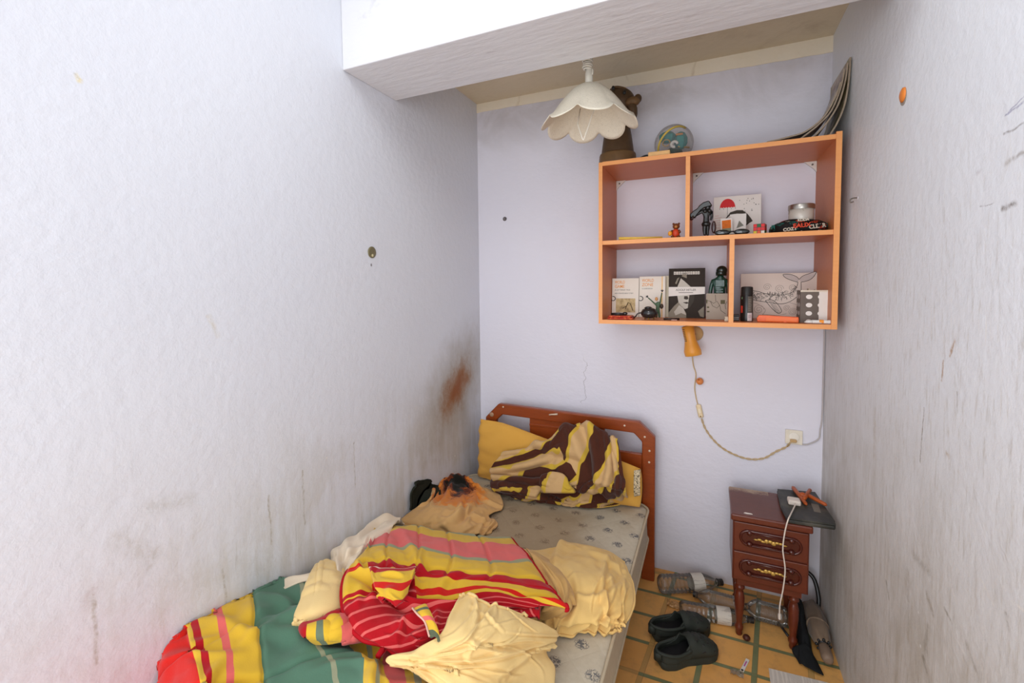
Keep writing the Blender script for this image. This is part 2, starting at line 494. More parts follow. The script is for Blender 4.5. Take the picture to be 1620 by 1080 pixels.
def floor_tiles():
    """terracotta tiles with narrow green strips in a basket pattern."""
    t = NT('terracotta_tiles', 0.5, 0.35)
    P = t.pos()
    x, y, z = t.sep(P)
    u = t.math('DIVIDE', t.math('SUBTRACT', t.math('SUBTRACT', x, 0.171), t.math('MULTIPLY', t.math('SUBTRACT', y, 1.95), 0.12)), 0.188)
    v = t.math('DIVIDE', t.math('SUBTRACT', y, 1.858), 0.164)
    def white(a, b):
        w = t.n('ShaderNodeTexWhiteNoise'); w.noise_dimensions = '3D'
        sock(t.nt, w.inputs['Vector'], t.comb(a, b, 0.37)); return w.outputs['Value']
    fu, fv = t.math('FLOOR', u), t.math('FLOOR', v)
    cell = white(fu, fv)
    base = t.mix(cell, S(218, 150, 74), S(236, 176, 98))
    base = t.mix(t.noise(P, 6, 4), base, S(230, 174, 100))
    base = t.mix(t.math('MULTIPLY', t.step(t.noise(P, 9, 5, 0.65), 0.5, 0.72), 0.45), base, S(180, 132, 82))
    ru, rv = t.math('FRACT', u), t.math('FRACT', v)
    e = 0.004
    su = t.math('MULTIPLY', t.math('LESS_THAN', ru, 0.105), t.math('GREATER_THAN', rv, 0.10))
    sv = t.math('LESS_THAN', rv, 0.10)
    pick = t.math('GREATER_THAN', white(t.math('ADD', fu, t.math('MULTIPLY', su, 31.0)), t.math('ADD', fv, 0.5)), 0.24)
    strip = t.math('MAXIMUM', su, sv)
    green = t.mix(t.noise(P, 14, 4, 0.7), S(102, 112, 78), S(136, 138, 98))
    sc = t.mix(pick, S(196, 152, 88), green)
    col = t.mix(strip, base, sc)
    # dark joints either side of the strips
    j = t.math('MAXIMUM', t.math('LESS_THAN', t.math('ABSOLUTE', t.math('SUBTRACT', ru, 0.105)), 0.008), t.math('LESS_THAN', t.math('ABSOLUTE', t.math('SUBTRACT', rv, 0.10)), 0.009))
    j = t.math('MAXIMUM', j, t.math('MAXIMUM', t.math('LESS_THAN', ru, 0.008), t.math('LESS_THAN', rv, 0.009)))
    col = t.mix(t.math('MULTIPLY', j, 0.35), col, S(110, 78, 44))
    # dust and dirt towards the walls
    col = t.mix(t.math('MULTIPLY', t.step(t.noise(P, 13, 5, 0.7), 0.45, 0.8), 0.4), col, S(150, 118, 84))
    t.color(col); t.bump(t.math('SUBTRACT', t.math('MULTIPLY', t.noise(P, 30, 3), 0.4), t.math('MULTIPLY', j, 0.6)), 0.25, 0.004)
    return t.m


slab('floor', (XL, -1.6, -0.05), (XR, YB, 0.0), floor_tiles())

# ---------------------------------------------------------------- wall shelf unit
SX0, SX1, SY0, SY1 = -0.469, 0.443, 2.055, 2.398
SZ0, SZ1 = 1.310, 2.042                      # bottom and top of the unit
MZ0, MZ1 = 1.670, 1.688                      # middle board
BT = SZ0+0.018                               # top of the bottom board


def laminate(name, a, b):
    t = NT(name, 0.42, 0.4)
    P = t.pos()
    g = t.noise(t.scale(P, (3, 30, 30)), 3.0, 4, 0.6)
    t.color(t.mix(g, a, b)); return t.m


M_LAM = laminate('cherry_laminate', S(196, 113, 66), S(214, 131, 79))
M_EDGE = laminate('pale_edge_band', S(222, 146, 84), S(236, 164, 98))


def board(name, lo, hi, parent):
    # the front face (towards the room) carries the pale edge band
    return MB().box(lo, hi, [0, 0, 1, 0, 0, 0]).build(name, [M_LAM, M_EDGE], parent)


shelf = thing('wall_shelf', 'orange wooden wall shelf with five open compartments, hung above the wall lamp', 'shelf', (-0.01, SY1, SZ0))
board('side_panel', (SX0, SY0, SZ0), (SX0+0.017, SY1, SZ1-0.002), shelf)
board('side_panel', (SX1-0.019, SY0-0.002, SZ0), (SX1, SY1, SZ1+0.008), shelf)
board('top_board', (SX0+0.017, SY0, SZ1-0.018), (SX1-0.019, SY1, SZ1), shelf)
board('bottom_board', (SX0+0.017, SY0, SZ0), (SX1-0.019, SY1, BT), shelf)
board('middle_board', (SX0+0.017, SY0+0.003, MZ0), (SX1-0.019, SY1, MZ1), shelf)
board('divider', (-0.100, SY0+0.003, MZ1), (-0.083, SY1, SZ1-0.018), shelf)
board('divider', (0.071, SY0+0.003, BT), (0.089, SY1, MZ0), shelf)
M_WHITE = plain('white_plastic', S(226, 220, 212), 0.4)
M_BLACK = plain('black_plastic', S(28, 27, 27), 0.35, 0.5)
M_DARK = plain('dark_rubber', S(44, 45, 42), 0.6)
M_SCREW = plain('screw_metal', S(120, 112, 104), 0.35, 0.5, 0.8)
for x, s in ((SX0+0.017, 1), (-0.083, 1), (SX1-0.019, -1)):
    b = MB().prism([(x, SZ1-0.018), (x+s*0.048, SZ1-0.018), (x+s*0.034, SZ1-0.030), (x+s*0.010, SZ1-0.052), (x, SZ1-0.066)], SY1-0.016, SY1-0.001, 'xz')
    br = b.build('corner_bracket', M_WHITE, shelf, bevel=0.002)
    sc = MB().lathe([(0.004, 0), (0.004, 0.003), (0.001, 0.004)], 10, Matrix.Translation((x+s*0.017, SY1-0.016, SZ1-0.033)) @ Matrix.Rotation(PI/2, 4, 'X'))
    sc.build('screw', M_SCREW, br, True)






# ---------------------------------------------------------------- figures grown on a skeleton
def skin_body(name, joints, edges, mat, parent=None, root=0, subdiv=2):
    """joints: list of ((x, y, z), (rx, ry))"""
    me = bpy.data.meshes.new(name)
    me.from_pydata([j[0] for j in joints], edges, [])
    o = bpy.data.objects.new(name, me); COL.objects.link(o)
    if parent is not None:
        o.parent = parent; o.matrix_parent_inverse = mw(parent).inverted()
    o.modifiers.new('skin', 'SKIN').use_smooth_shade = True
    for i, j in enumerate(joints):
        sv = me.skin_vertices[0].data[i]
        r = j[1] if isinstance(j[1], tuple) else (j[1], j[1])
        sv.radius = r; sv.use_root = (i == root)
    s = o.modifiers.new('sub', 'SUBSURF'); s.levels = subdiv; s.render_levels = subdiv
    me.materials.append(mat)
    # freeze to a plain mesh
    dg = bpy.context.evaluated_depsgraph_get()
    me2 = bpy.data.meshes.new_from_object(o.evaluated_get(dg))
    o.modifiers.clear(); o.data = me2
    me2.polygons.foreach_set('use_smooth', [True]*len(me2.polygons))
    if not me2.materials: me2.materials.append(mat)
    return o


# ---- brown conical figure on the top of the unit, behind the lamp
M_BROWN = plain('brown_leather', S(84, 62, 40), 0.5, 0.35, 0, 0.3, 40, 0.2)
M_BROWN2 = plain('worn_brown_leather', S(112, 82, 50), 0.5, 0.35, 0, 0.3, 40, 0.2)
fx, fy = -0.414, 2.215
T0 = SZ1
fig = thing('brown_figurine', 'brown leathery conical figurine with a round head, on top of the shelf behind the lamp', 'figurine', (fx, fy, T0))
MB().lathe([(0.082, T0), (0.084, T0+0.01), (0.080, T0+0.04), (0.076, T0+0.075), (0.066, T0+0.15), (0.052, T0+0.22), (0.036, T0+0.275), (0.02, T0+0.29)], 28,
           Matrix.Translation((fx, fy, 0))).build('body', M_BROWN, fig, True)
MB().lathe([(0.0855, T0+0.012), (0.0865, T0+0.02), (0.0835, T0+0.062), (0.081, T0+0.068)], 28, Matrix.Translation((fx, fy, 0)), cap=False).build('base_band', M_BROWN2, fig, True, solid=0.004)
hd = at_y(978, 163, fy)
MB().sphere(hd, (0.078, 0.062, 0.068), 24, 16).build('head', M_BROWN, fig, True)
ea = at_y(999, 161, fy-0.04)
MB().sphere(ea+Vector((0.006, 0, 0)), (0.034, 0.024, 0.022), 16, 10, M=None).build('hand', M_BROWN2, fig, True)
MB().sphere(at_y(1009, 156, fy-0.035), (0.018, 0.02, 0.020), 14, 10).build('thumb', M_BROWN, fig, True)
for px, py in ((970, 139), (988, 146)):
    MB().sphere(at_y(px, py, fy-0.058), (0.008, 0.006, 0.010), 10, 8).build('eye', M_BLACK, fig, True)
MB().tube(catmull([hd+Vector((-0.05, 0.0, 0.05)), hd+Vector((-0.01, -0.035, 0.062)), hd+Vector((0.045, -0.02, 0.045)), hd+Vector((0.072, 0, 0))], 5), 0.006, 6).build('hood_seam', M_BROWN2, fig, True)
MB().tube(catmull([Vector((fx+0.055, fy-0.02, T0+0.20)), Vector((fx+0.078, fy-0.04, T0+0.235)), ea], 5), [0.02]*8+[0.018]*3, 10).build('arm', M_BROWN, fig, True)

# ---- clear puzzle ball with a yellow track
gc = at_y(1066, 212, 2.22); gr = 0.085
gc.z = T0+gr+0.002
glb = thing('puzzle_ball', 'clear plastic puzzle ball with a yellow track and teal pieces, on top of the shelf', 'toy', (gc.x, gc.y, T0))
def clear(name, tint, alpha):
    t = NT(name, 0.06, 0.5)
    nt = t.nt
    tr = nt.nodes.new('ShaderNodeBsdfTransparent'); tr.inputs[0].default_value = (*tint, 1)
    gl = nt.nodes.new('ShaderNodeBsdfGlossy'); gl.inputs['Roughness'].default_value = 0.08
    df = nt.nodes.new('ShaderNodeBsdfDiffuse'); df.inputs[0].default_value = (*[c*0.7 for c in tint], 1)
    m0 = nt.nodes.new('ShaderNodeMixShader'); m0.inputs[0].default_value = alpha
    nt.links.new(tr.outputs[0], m0.inputs[1]); nt.links.new(df.outputs[0], m0.inputs[2])
    fr = nt.nodes.new('ShaderNodeLayerWeight'); fr.inputs[0].default_value = 0.12
    mx = nt.nodes.new('ShaderNodeMixShader')
    nt.links.new(t.math('MULTIPLY', fr.outputs['Fresnel'], 0.45), mx.inputs[0]); nt.links.new(m0.outputs[0], mx.inputs[1]); nt.links.new(gl.outputs[0], mx.inputs[2])
    nt.links.new(mx.outputs[0], nt.nodes['Material Output'].inputs['Surface'])
    return t.m
M_CLEAR = clear('clear_plastic', (0.90, 0.88, 0.86), 0.14)
MB().sphere(gc, gr, 32, 20).build('shell', M_CLEAR, glb, True)
M_YEL = plain('yellow_plastic', S(244, 208, 40), 0.4)
M_TEAL = plain('teal_plastic', S(24, 128, 124), 0.4)
M_DGREEN = plain('dark_green_plastic', S(20, 62, 48), 0.4)
def arc(c, r, ax, ay, a0, a1, n=20):
    return [c+ax*(r*math.cos(a0+(a1-a0)*i/n))+ay*(r*math.sin(a0+(a1-a0)*i/n)) for i in range(n+1)]
axx = Vector((0.62, -0.15, 0.75)).normalized(); ayy = Vector((-0.5, -0.85, 0.3)); ayy = (ayy-axx*ayy.dot(axx)).normalized()
MB().tube(arc(gc, gr*0.93, axx, ayy, 0, PI), 0.0045, 8).build('track', M_YEL, glb, True)
MB().sphere(gc+Vector((-0.028, 0, 0.032)), (0.040, 0.034, 0.028), 7, 5).build('puzzle_piece', M_TEAL, glb)
MB().sphere(gc+Vector((0.030, 0.0, 0.010)), (0.030, 0.034, 0.042), 6, 5).build('puzzle_piece', M_TEAL, glb)
MB().sphere(gc+Vector((0.0, -0.01, -0.050)), (0.042, 0.040, 0.030), 9, 6).build('puzzle_piece', M_DGREEN, glb)
MB().tube(arc(gc+Vector((0.005, -0.035, -0.012)), 0.013, Vector((1, 0, 0)), Vector((0, 0.2, 1)), 0, 1.6*PI, 14), 0.006, 8).build('spiral', M_WHITE, glb, True)
MB().tube(arc(gc+Vector((-0.03, -0.03, 0.0)), 0.016, Vector((1, 0, 0)), Vector((0, 0.3, 1)), 0, 2*PI*0.9, 14), 0.0028, 6).build('loop', plain('tan_plastic', S(190, 150, 80), 0.4), glb, True)
MB().box(gc+Vector((0.01, -0.03, 0.028)), gc+Vector((0.04, -0.01, 0.036))).build('ramp', plain('orange_plastic_dull', S(190, 120, 50), 0.4), glb)
MB().tube([gc+Vector((0.02, -0.02, -0.02)), gc+Vector((0.066, 0.01, -0.022))], 0.004, 6).build('bar', plain('tan_plastic', S(190, 150, 80), 0.4), glb, True)

# ---- tan wooden block beside it
a = at_y(1027, 241, 2.10); b_ = at_y(1061, 233, 2.10)
blk = MB().box((a.x, 2.062, T0+0.0005), (b_.x, 2.100, T0+0.020)).build('wood_block', plain('raw_wood', S(222, 176, 118), 0.6, 0.2, 0, 0.15, 60), bevel=0.003)
tag(blk, 'small pale wooden block at the front of the shelf top, below the puzzle ball', 'block')
blk.rotation_euler.z = 0.0
# ---- dark cable lying along the top
MB_ = MB().tube(catmull([(-0.330, 2.16, T0+0.0045), (-0.30, 2.10, T0+0.005), (-0.262, 2.075, T0+0.010), (-0.235, 2.10, T0+0.0045), (-0.25, 2.16, T0+0.0045), (-0.30, 2.20, T0+0.0045)], 8), 0.004, 6)
tag(MB_.build('cable', M_DARK, None, True), 'dark loose cable lying on the shelf top next to the brown figurine', 'cable')
mb = MB().box((-0.11, 2.20, T0+0.0005), (0.06, 2.33, T0+0.012))
tag(mb.build('black_notebook', M_BLACK, bevel=0.002), 'thin black notebook lying on the shelf top, right of the puzzle ball', 'notebook')

# ---- magazines slumped against the right wall
M_PAGE_EDGE = plain('page_edges', S(150, 134, 116), 0.7, 0.1, 0, 0.3, 90)
M_PAPER = plain('magazine_paper', S(196, 178, 160), 0.5, 0.3, 0, 0.12, 12)
def magazine_cover(name, a, b):
    t = NT(name, 0.4, 0.4)
    n_ = t.noise(t.obj(), 14, 4)
    t.color(t.ramp(n_, [(0.35, a), (0.5, b), (0.62, S(200, 186, 170))])); return t.m
mags = [
    (magazine_cover('cover_grey', S(60, 54, 50), S(120, 110, 102)), [(0.437, 2.235), (0.420, 2.180), (0.386, 2.115), (0.330, 2.070), (0.27, 2.056), (0.20, 2.050)], 2.070, 2.20, 'magazine spread furthest left along the shelf top, its free edge flat on the board'),
    (magazine_cover('cover_red', S(120, 66, 56), S(150, 132, 118)), [(0.449, 2.285), (0.438, 2.215), (0.410, 2.135), (0.365, 2.085), (0.315, 2.066)], 2.075, 2.24, 'grey and red magazine slumped in a curve, second from the left of the four'),
    (magazine_cover('cover_tan', S(120, 96, 70), S(160, 140, 116)), [(0.459, 2.305), (0.452, 2.235), (0.432, 2.155), (0.396, 2.092), (0.355, 2.066)], 2.080, 2.30, 'tan magazine slumped in a curve, third from the left of the four'),
    (magazine_cover('cover_olive', S(110, 100, 60), S(150, 138, 96)), [(0.468, 2.325), (0.465, 2.245), (0.454, 2.155), (0.432, 2.090), (0.408, 2.055)], 2.085, 2.37, 'olive backed magazine standing nearly upright against the right wall'),
]
def curved_sheet(profile, y0, y1, th, mats, name, n=8):
    """a bendy booklet: profile in x,z, swept along y."""
    pr = catmull([(p[0], 0, p[1]) for p in profile], n)
    mb = MB(); vs = []
    N = len(pr)
    for i, p in enumerate(pr):
        t = (pr[min(i+1, N-1)]-pr[max(i-1, 0)]).normalized(); nn = Vector((-t.z, 0, t.x))
        vs += [Vector((p.x, y0, p.z))-nn*th/2, Vector((p.x, y1, p.z))-nn*th/2, Vector((p.x, y0, p.z))+nn*th/2, Vector((p.x, y1, p.z))+nn*th/2]
    fs = []; mi = []
    for i in range(N-1):
        a, b = 4*i, 4*i+4
        fs += [(a, a+1, b+1, b), (a+2, b+2, b+3, a+3), (a, b, b+2, a+2), (a+1, a+3, b+3, b+1)]; mi += [0, 0, 1, 1]
    fs += [(0, 2, 3, 1), (4*N-4, 4*N-3, 4*N-1, 4*N-2)]; mi += [1, 1]
    mi = [0 if k % 4 < 2 else 1 for k in range(4*(N-1))]+[1, 1]
    b0 = mb.add(vs, [])
    mb.f = fs; mb.mi = mi
    return mb.build(name, mats, None, 'auto')
for i, (cm, pr, ya, yb, lab) in enumerate(mags):
    pr[-1] = (pr[-1][0], T0+0.004+0.0005)
    o = curved_sheet(pr, ya, yb, 0.0055, [cm, M_PAGE_EDGE], 'magazine')
    tag(o, lab, 'magazine', 'magazines on the shelf top')

# ---------------------------------------------------------------- middle board, left compartment
st = MB().tube([at_y(979, 375, 2.08), at_y(1010, 374.5, 2.09), at_y(1048, 373, 2.11)], [0.0075, 0.0065, 0.004], 10)
for i, v in enumerate(st.v): pass
dz = MZ1+0.0005-min(v.z for v in st.v)
for v in st.v: v.z += dz
tag(st.build('yellow_stick', M_YEL.copy() if False else plain('mustard_wood', S(228, 186, 80), 0.5), None, True), 'yellow tapered stick lying along the middle board of the left compartment', 'stick')

bx, by = at_y(1069, 362, 2.10).x, 2.10
bear = thing('bear_figurine', 'small red and brown bear figurine on the middle board, left of the divider', 'figurine', (bx, by, MZ1))
M_BEARB = plain('bear_brown', S(112, 58, 26), 0.5); M_BEARR = plain('bear_red', S(196, 60, 26), 0.45)
MB().sphere((bx, by, MZ1+0.021), (0.017, 0.014, 0.021), 16, 10).build('body', M_BEARR, bear, True)
hb = MB().sphere((bx+0.002, by-0.002, MZ1+0.051), (0.015, 0.014, 0.013), 16, 10).build('head', M_BEARB, bear, True)
for s in (-1, 1):
    MB().sphere((bx+0.002+s*0.011, by, MZ1+0.062), 0.005, 10, 8).build('ear', M_BEARB, hb, True)
    MB().sphere((bx+s*0.012, by-0.008, MZ1+0.006), (0.008, 0.010, 0.006), 10, 8).build('foot', M_BEARB, bear, True)
    MB().tube([(bx+s*0.014, by-0.004, MZ1+0.032), (bx+s*0.018, by-0.014, MZ1+0.024)], 0.005, 8).build('arm', M_BEARB, bear, True)
MB().sphere((bx+0.002, by-0.015, MZ1+0.048), (0.006, 0.005, 0.005), 10, 8).build('muzzle', plain('bear_tan', S(190, 130, 70), 0.5), hb, True)
MB().sphere((bx-0.022, by-0.016, MZ1+0.020), (0.009, 0.008, 0.011), 10, 8).build('honey_pot', plain('honey_yellow', S(226, 150, 40), 0.4), bear, True)

# ---------------------------------------------------------------- middle board, right compartment
# black statuette with a big swept hat
kx, ky = at_y(1117, 366, 2.11).x, 2.11
K = lambda x, y, z: (kx+x, ky+y, MZ1+z)
stt = thing('black_statuette', 'glossy black standing statuette with a swept headdress, on the middle board beside the divider', 'figurine', (kx, ky, MZ1))
M_GLOSS = plain('black_resin', S(26, 25, 23), 0.28, 0.45, 0, 0.2)
skin_body('body', [
    (K(0, 0, 0.066), 0.012), (K(0.001, 0, 0.088), 0.0105), (K(0.001, 0, 0.106), (0.019, 0.013)), (K(0.001, 0, 0.120), 0.008),
    (K(-0.006, 0, 0.045), (0.0125, 0.012)), (K(-0.006, -0.001, 0.022), 0.007), (K(-0.004, -0.002, 0.005), 0.006),
    (K(0.007, 0.002, 0.045), (0.010, 0.010)), (K(0.006, 0.004, 0.022), 0.006), (K(0.006, 0.005, 0.005), 0.0055),
    (K(-0.018, -0.002, 0.108), 0.007), (K(-0.034, -0.004, 0.098), 0.006), (K(-0.047, -0.006, 0.092), 0.006),
    (K(0.020, 0.0, 0.104), 0.007), (K(0.022, 0.0, 0.084), 0.006), (K(0.017, -0.006, 0.068), 0.005)],
    [(0, 1), (1, 2), (2, 3), (0, 4), (4, 5), (5, 6), (0, 7), (7, 8), (8, 9), (2, 10), (10, 11), (11, 12), (2, 13), (13, 14), (14, 15)], M_GLOSS, stt)
MB().sphere(K(0.006, -0.002, 0.124), (0.012, 0.012, 0.014), 14, 10).build('head', M_GLOSS, stt, True)
for s_ in (-1, 1):
    MB().sphere(K(0.004+s_*0.009, -0.012, 0.108), (0.009, 0.007, 0.008), 12, 8).build('chest', M_GLOSS, stt, True)
MB().lathe([(0.014, 0.064), (0.019, 0.056), (0.016, 0.046), (0.010, 0.044)], 16, Matrix.Translation((kx, ky, MZ1))).build('loincloth', M_GLOSS, stt, True)
# swept headdress: a faceted wedge trailing down over the raised left arm
hp = [(0.010, 0.152), (0.024, 0.128), (0.012, 0.126), (-0.008, 0.122), (-0.022, 0.112), (-0.036, 0.094), (-0.046, 0.080), (-0.052, 0.088), (-0.060, 0.078), (-0.066, 0.098), (-0.052, 0.112), (-0.036, 0.122), (-0.028, 0.134), (-0.012, 0.146)]
MB().prism([(kx+a_, MZ1+b_) for a_, b_ in hp], ky-0.016, ky+0.012, 'xz').build('headdress', M_GLOSS, stt, bevel=0.005, seg=1)
MB().sphere(K(-0.058, -0.006, 0.086), (0.010, 0.008, 0.013), 8, 6).build('hand_ornament', plain('dark_red_resin', S(52, 22, 20), 0.25, 0.6), stt)
MB().sphere(K(0.030, 0.0, 0.040), (0.0095, 0.006, 0.026), 14, 10).build('shield', plain('dark_red_resin', S(52, 22, 20), 0.25, 0.6), stt, True)

# white umbrella print standing at the back, and the two cards leaning on it
M_CARD = plain('white_card', S(226, 218, 210), 0.6, 0.2, 0, 0.03)
M_INK = plain('black_ink', S(62, 54, 44), 0.6)
M_RED = plain('red_ink', S(206, 34, 38), 0.55)
M_PINK = plain('pink_ink', S(214, 150, 140), 0.6)


class Panel:
    """a flat upright thing leaning on the wall: local (u, v) in metres on its front face, u to the right, v up."""
    def __init__(self, px0, px1, pytop, y, z0, yaw=0.0, lean=0.05, depth=0.004, pymid=None):
        self.y = y
        a = at_y(px0, 480, y); b = at_y(px1, 480, y)
        self.w = (b.x-a.x)
        tz = at_y((px0+px1)/2, pytop, y).z
        self.h = tz-z0
        self.M = Matrix.Translation((a.x, y, z0)) @ Matrix.Rotation(yaw, 4, 'Z') @ Matrix.Rotation(-lean, 4, 'X')
        self.d = depth; self.yaw = yaw
        # local frame: x = u, y = into the wall, z = v
    def slab(self, name, mats, parent=None, bevel=0.0008, mi=0):
        return MB().box((0, 0, 0.0005), (self.w, self.d, self.h), mi, self.M).build(name, mats, parent, bevel=bevel)
    def shape(self, name, polys, mat, parent, k=1, th=0.0003):
        """flat printed shapes; u, v given as fractions of the panel."""
        mb = MB()
        for i, poly in enumerate(polys):
            pts = [(u*self.w, v*self.h) for u, v in poly]
            mb.prism(pts, -th*(k), 0.00005, 'xz', 0, self.M)
        return mb.build(name, mat, parent)
    def line(self, name, lines, r, mat, parent, k=1):
        """printed strokes"""
        mb = MB()
        for pl in lines:
            pts = [Vector((u*self.w, 0, v*self.h)) for u, v in pl]
            vs = []; fs = []
            n = len(pts)
            for i, p in enumerate(pts):
                t = (pts[min(i+1, n-1)]-pts[max(i-1, 0)]); t = t.normalized() if t.length > 0 else Vector((1, 0, 0))
                nn = Vector((-t.z, 0, t.x))*r
                vs += [p-nn+Vector((0, -0.0003*k, 0)), p+nn+Vector((0, -0.0003*k, 0))]
            for i in range(n-1): fs.append((2*i, 2*i+1, 2*i+3, 2*i+2))
            mb.add(vs, fs, 0, self.M)
        return mb.build(name, mat, parent)
    def text(self, name, body, u, v, size, mat, parent, width=None, align='LEFT', bold=0.0, k=1):
        M = self.M @ Matrix.Translation((u*self.w, -0.0001-0.0003*k, v*self.h)) @ Matrix.Rotation(PI/2, 4, 'X')
        return text_mesh(name, body, M, size, mat, parent, align, width*self.w if width else None, 0.0001, bold)


def circ(cu, cv, ru, rv=None, a0=0, a1=2*PI, n=20):
    rv = ru if rv is None else rv
    return [(cu+ru*math.cos(a0+(a1-a0)*i/n), cv+rv*math.sin(a0+(a1-a0)*i/n)) for i in range(n+1)]


P = Panel(1127, 1202, 308, 2.30, MZ1, 0.0, 0.10, 0.006)
pr = P.slab('umbrella_print', M_CARD)
tag(pr, 'white square print with a red umbrella and black shape, back of the middle board', 'print')
um = circ(0.30, 0.735, 0.165, 0.21, 0, PI, 16)[:-1]+[(0.135+0.33*i/12, 0.735+0.018*(i % 2)) for i in range(0, 12)]
P.shape('umbrella_canopy', [um], M_RED, pr)
P.line('umbrella_spokes', [[(0.135+0.0825*k, 0.735), (0.135+0.0825*k, 0.70)] for k in range(5)]+[[(0.30, 0.74), (0.295, 0.45)]], 0.0007, M_INK, pr)
P.shape('black_sail', [[(0.24, 0.47), (0.36, 0.63), (0.50, 0.67), (0.62, 0.66), (0.72, 0.57), (0.79, 0.47), (0.83, 0.40), (0.76, 0.36), (0.67, 0.28), (0.70, 0.36), (0.69, 0.49), (0.62, 0.58), (0.50, 0.59), (0.38, 0.58), (0.30, 0.51)]], M_INK, pr)
P.line('print_lines', [[(0.03, v), (0.03+l, v+0.01)] for v, l in ((0.56, 0.09), (0.51, 0.15), (0.45, 0.12), (0.40, 0.16), (0.35, 0.13), (0.28, 0.10))], 0.0008, M_PINK, pr)
rr = random.Random(3)
for _ in range(18):
    P.shape('rain_drop', [circ(0.55+0.4*rr.random(), 0.62+0.32*rr.random(), 0.007, 0.012, 0, 2*PI, 6)[:-1]], M_INK, pr)

P = Panel(1152, 1178, 336, 2.225, MZ1, -0.10, 0.25, 0.0015)
cd = P.slab('greeting_card', M_CARD); tag(cd, 'white card with a small grey pyramid drawing, leaning behind the orange card', 'card')
P.shape('pyramid_drawing', [[(0.42, 0.40), (0.58, 0.72), (0.86, 0.50)]], plain('grey_ink', S(128, 124, 112), 0.6), cd)
P = Panel(1139, 1158, 343, 2.185, MZ1, 0.12, 0.25, 0.0015)
cd = P.slab('greeting_card', M_CARD); tag(cd, 'card with an orange sunset over a green band, in front of the umbrella print', 'card')
P.shape('orange_picture', [[(0.12, 0.46), (0.88, 0.50), (0.88, 0.92), (0.12, 0.88)]], plain('orange_ink', S(220, 112, 36), 0.6, 0.3, 0, 0.3, 80), cd)
P.shape('green_picture', [[(0.12, 0.22), (0.88, 0.22), (0.88, 0.50), (0.12, 0.46)]], plain('sage_ink', S(136, 140, 112), 0.6), cd)

# black sunglasses
gx = at_y(1158, 366, 2.09).x
gl = thing('sunglasses', 'black sunglasses folded at the front of the middle board', 'sunglasses', (gx, 2.10, MZ1))
for s in (-1, 1):
    MB().sphere((gx+s*0.036, 2.095, MZ1+0.0130), (0.030, 0.006, 0.0125), 18, 10).build('lens', plain('dark_lens', S(22, 24, 20), 0.1, 0.7), gl, True)
    MB().tube(catmull([(gx+s*0.064, 2.098, MZ1+0.014), (gx+s*0.058, 2.106, MZ1+0.009), (gx+s*0.02, 2.110, MZ1+0.005), (gx-s*0.04, 2.112+0.003*s, MZ1+0.005)], 6), 0.0025, 6).build('temple', M_BLACK, gl, True)
MB().tube([(gx-0.008, 2.095, MZ1+0.016), (gx+0.008, 2.095, MZ1+0.016)], 0.003, 6).build('bridge', M_BLACK, gl, True)

# twisty cube
cs = 0.042
cx = at_y(1203, 360, 2.10).x
cube = thing('puzzle_cube', 'small colourful twisty puzzle cube on the middle board, left of the black pouch', 'toy', (cx, 2.11, MZ1))
Mq = Matrix.Translation((cx, 2.12, MZ1+0.0005)) @ Matrix.Rotation(-0.25, 4, 'Z')
MB().box((-cs/2, -cs/2, 0), (cs/2, cs/2, cs), 0, Mq).build('core', M_BLACK, cube, bevel=0.001)
cc = [S(206, 30, 26), S(222, 190, 40), S(30, 92, 40), S(222, 84, 24), S(226, 216, 200), S(206, 30, 26)]
pc = [plain('sticker_%s' % n, c, 0.35) for n, c in zip(('red', 'yellow', 'green', 'orange', 'white', 'crimson'), cc)]
lay = [[0, 2, 0], [0, 0, 0], [1, 3, 4]]
lay2 = [[0, 2, 5], [5, 5, 5], [2, 2, 1]]
for r in range(3):
    for c in range(3):
        x0 = -cs/2+c*cs/3; z0 = (2-r)*cs/3
        MB().box((x0+0.001, -cs/2-0.0006, z0+0.001), (x0+cs/3-0.001, -cs/2+0.0002, z0+cs/3-0.001), 0, Mq).build('sticker', pc[lay[r][c]], cube)
        MB().box((cs/2-0.0002, x0+0.001, z0+0.001), (cs/2+0.0006, x0+cs/3-0.001, z0+cs/3-0.001), 0, Mq).build('sticker', pc[lay2[r][c]], cube)

# black pouch with coloured lettering
pa = at_y(1222, 360, 2.09); pb = at_y(1316, 352, 2.09)
po = thing('fabric_pouch', 'black soft pouch printed with red, white and teal lettering, under the round tin', 'pouch', ((pa.x+pb.x)/2, 2.17, MZ1))
t = NT('pouch_cloth', 0.75, 0.15)
po_ = t.scale(t.obj(), (1.0, 1.0, 2.2))
vo = t.voronoi(po_, 42)
pk = t.sep(vo['Color'])[0]
pcol = t.ramp(pk, [(0, S(24, 22, 22)), (0.42, S(34, 92, 84)), (0.58, S(196, 62, 36)), (0.72, S(190, 176, 158)), (0.84, S(28, 26, 26))], True)
stroke = t.math('LESS_THAN', t.math('ABSOLUTE', t.math('SUBTRACT', t.noise(po_, 75, 1, 0.5, 0.6), 0.5)), 0.055)
t.color(t.mix(stroke, t.mix(t.noise(t.obj(), 60, 3), S(20, 18, 18), S(40, 34, 32)), pcol))
pw = pb.x-pa.x; pcx = (pa.x+pb.x)/2
mb = MB()
mb.lathe([(0.3, 0.0), (0.92, 0.0), (1.0, 0.25), (1.0, 0.45), (0.95, 0.70), (0.72, 0.95), (0.3, 1.0)], 40, Matrix.Translation((pcx, 2.17, MZ1+0.0005)) @ Matrix.Diagonal((pw/2, 0.095, 0.056, 1)),
         fn=lambda r, z, a: (r*(1+0.03*math.sin(5*a)+0.10*abs(math.sin(2*a))**2), z*(0.94+0.06*math.sin(3*a+1))))
mb.build('body', t.m, po, True)
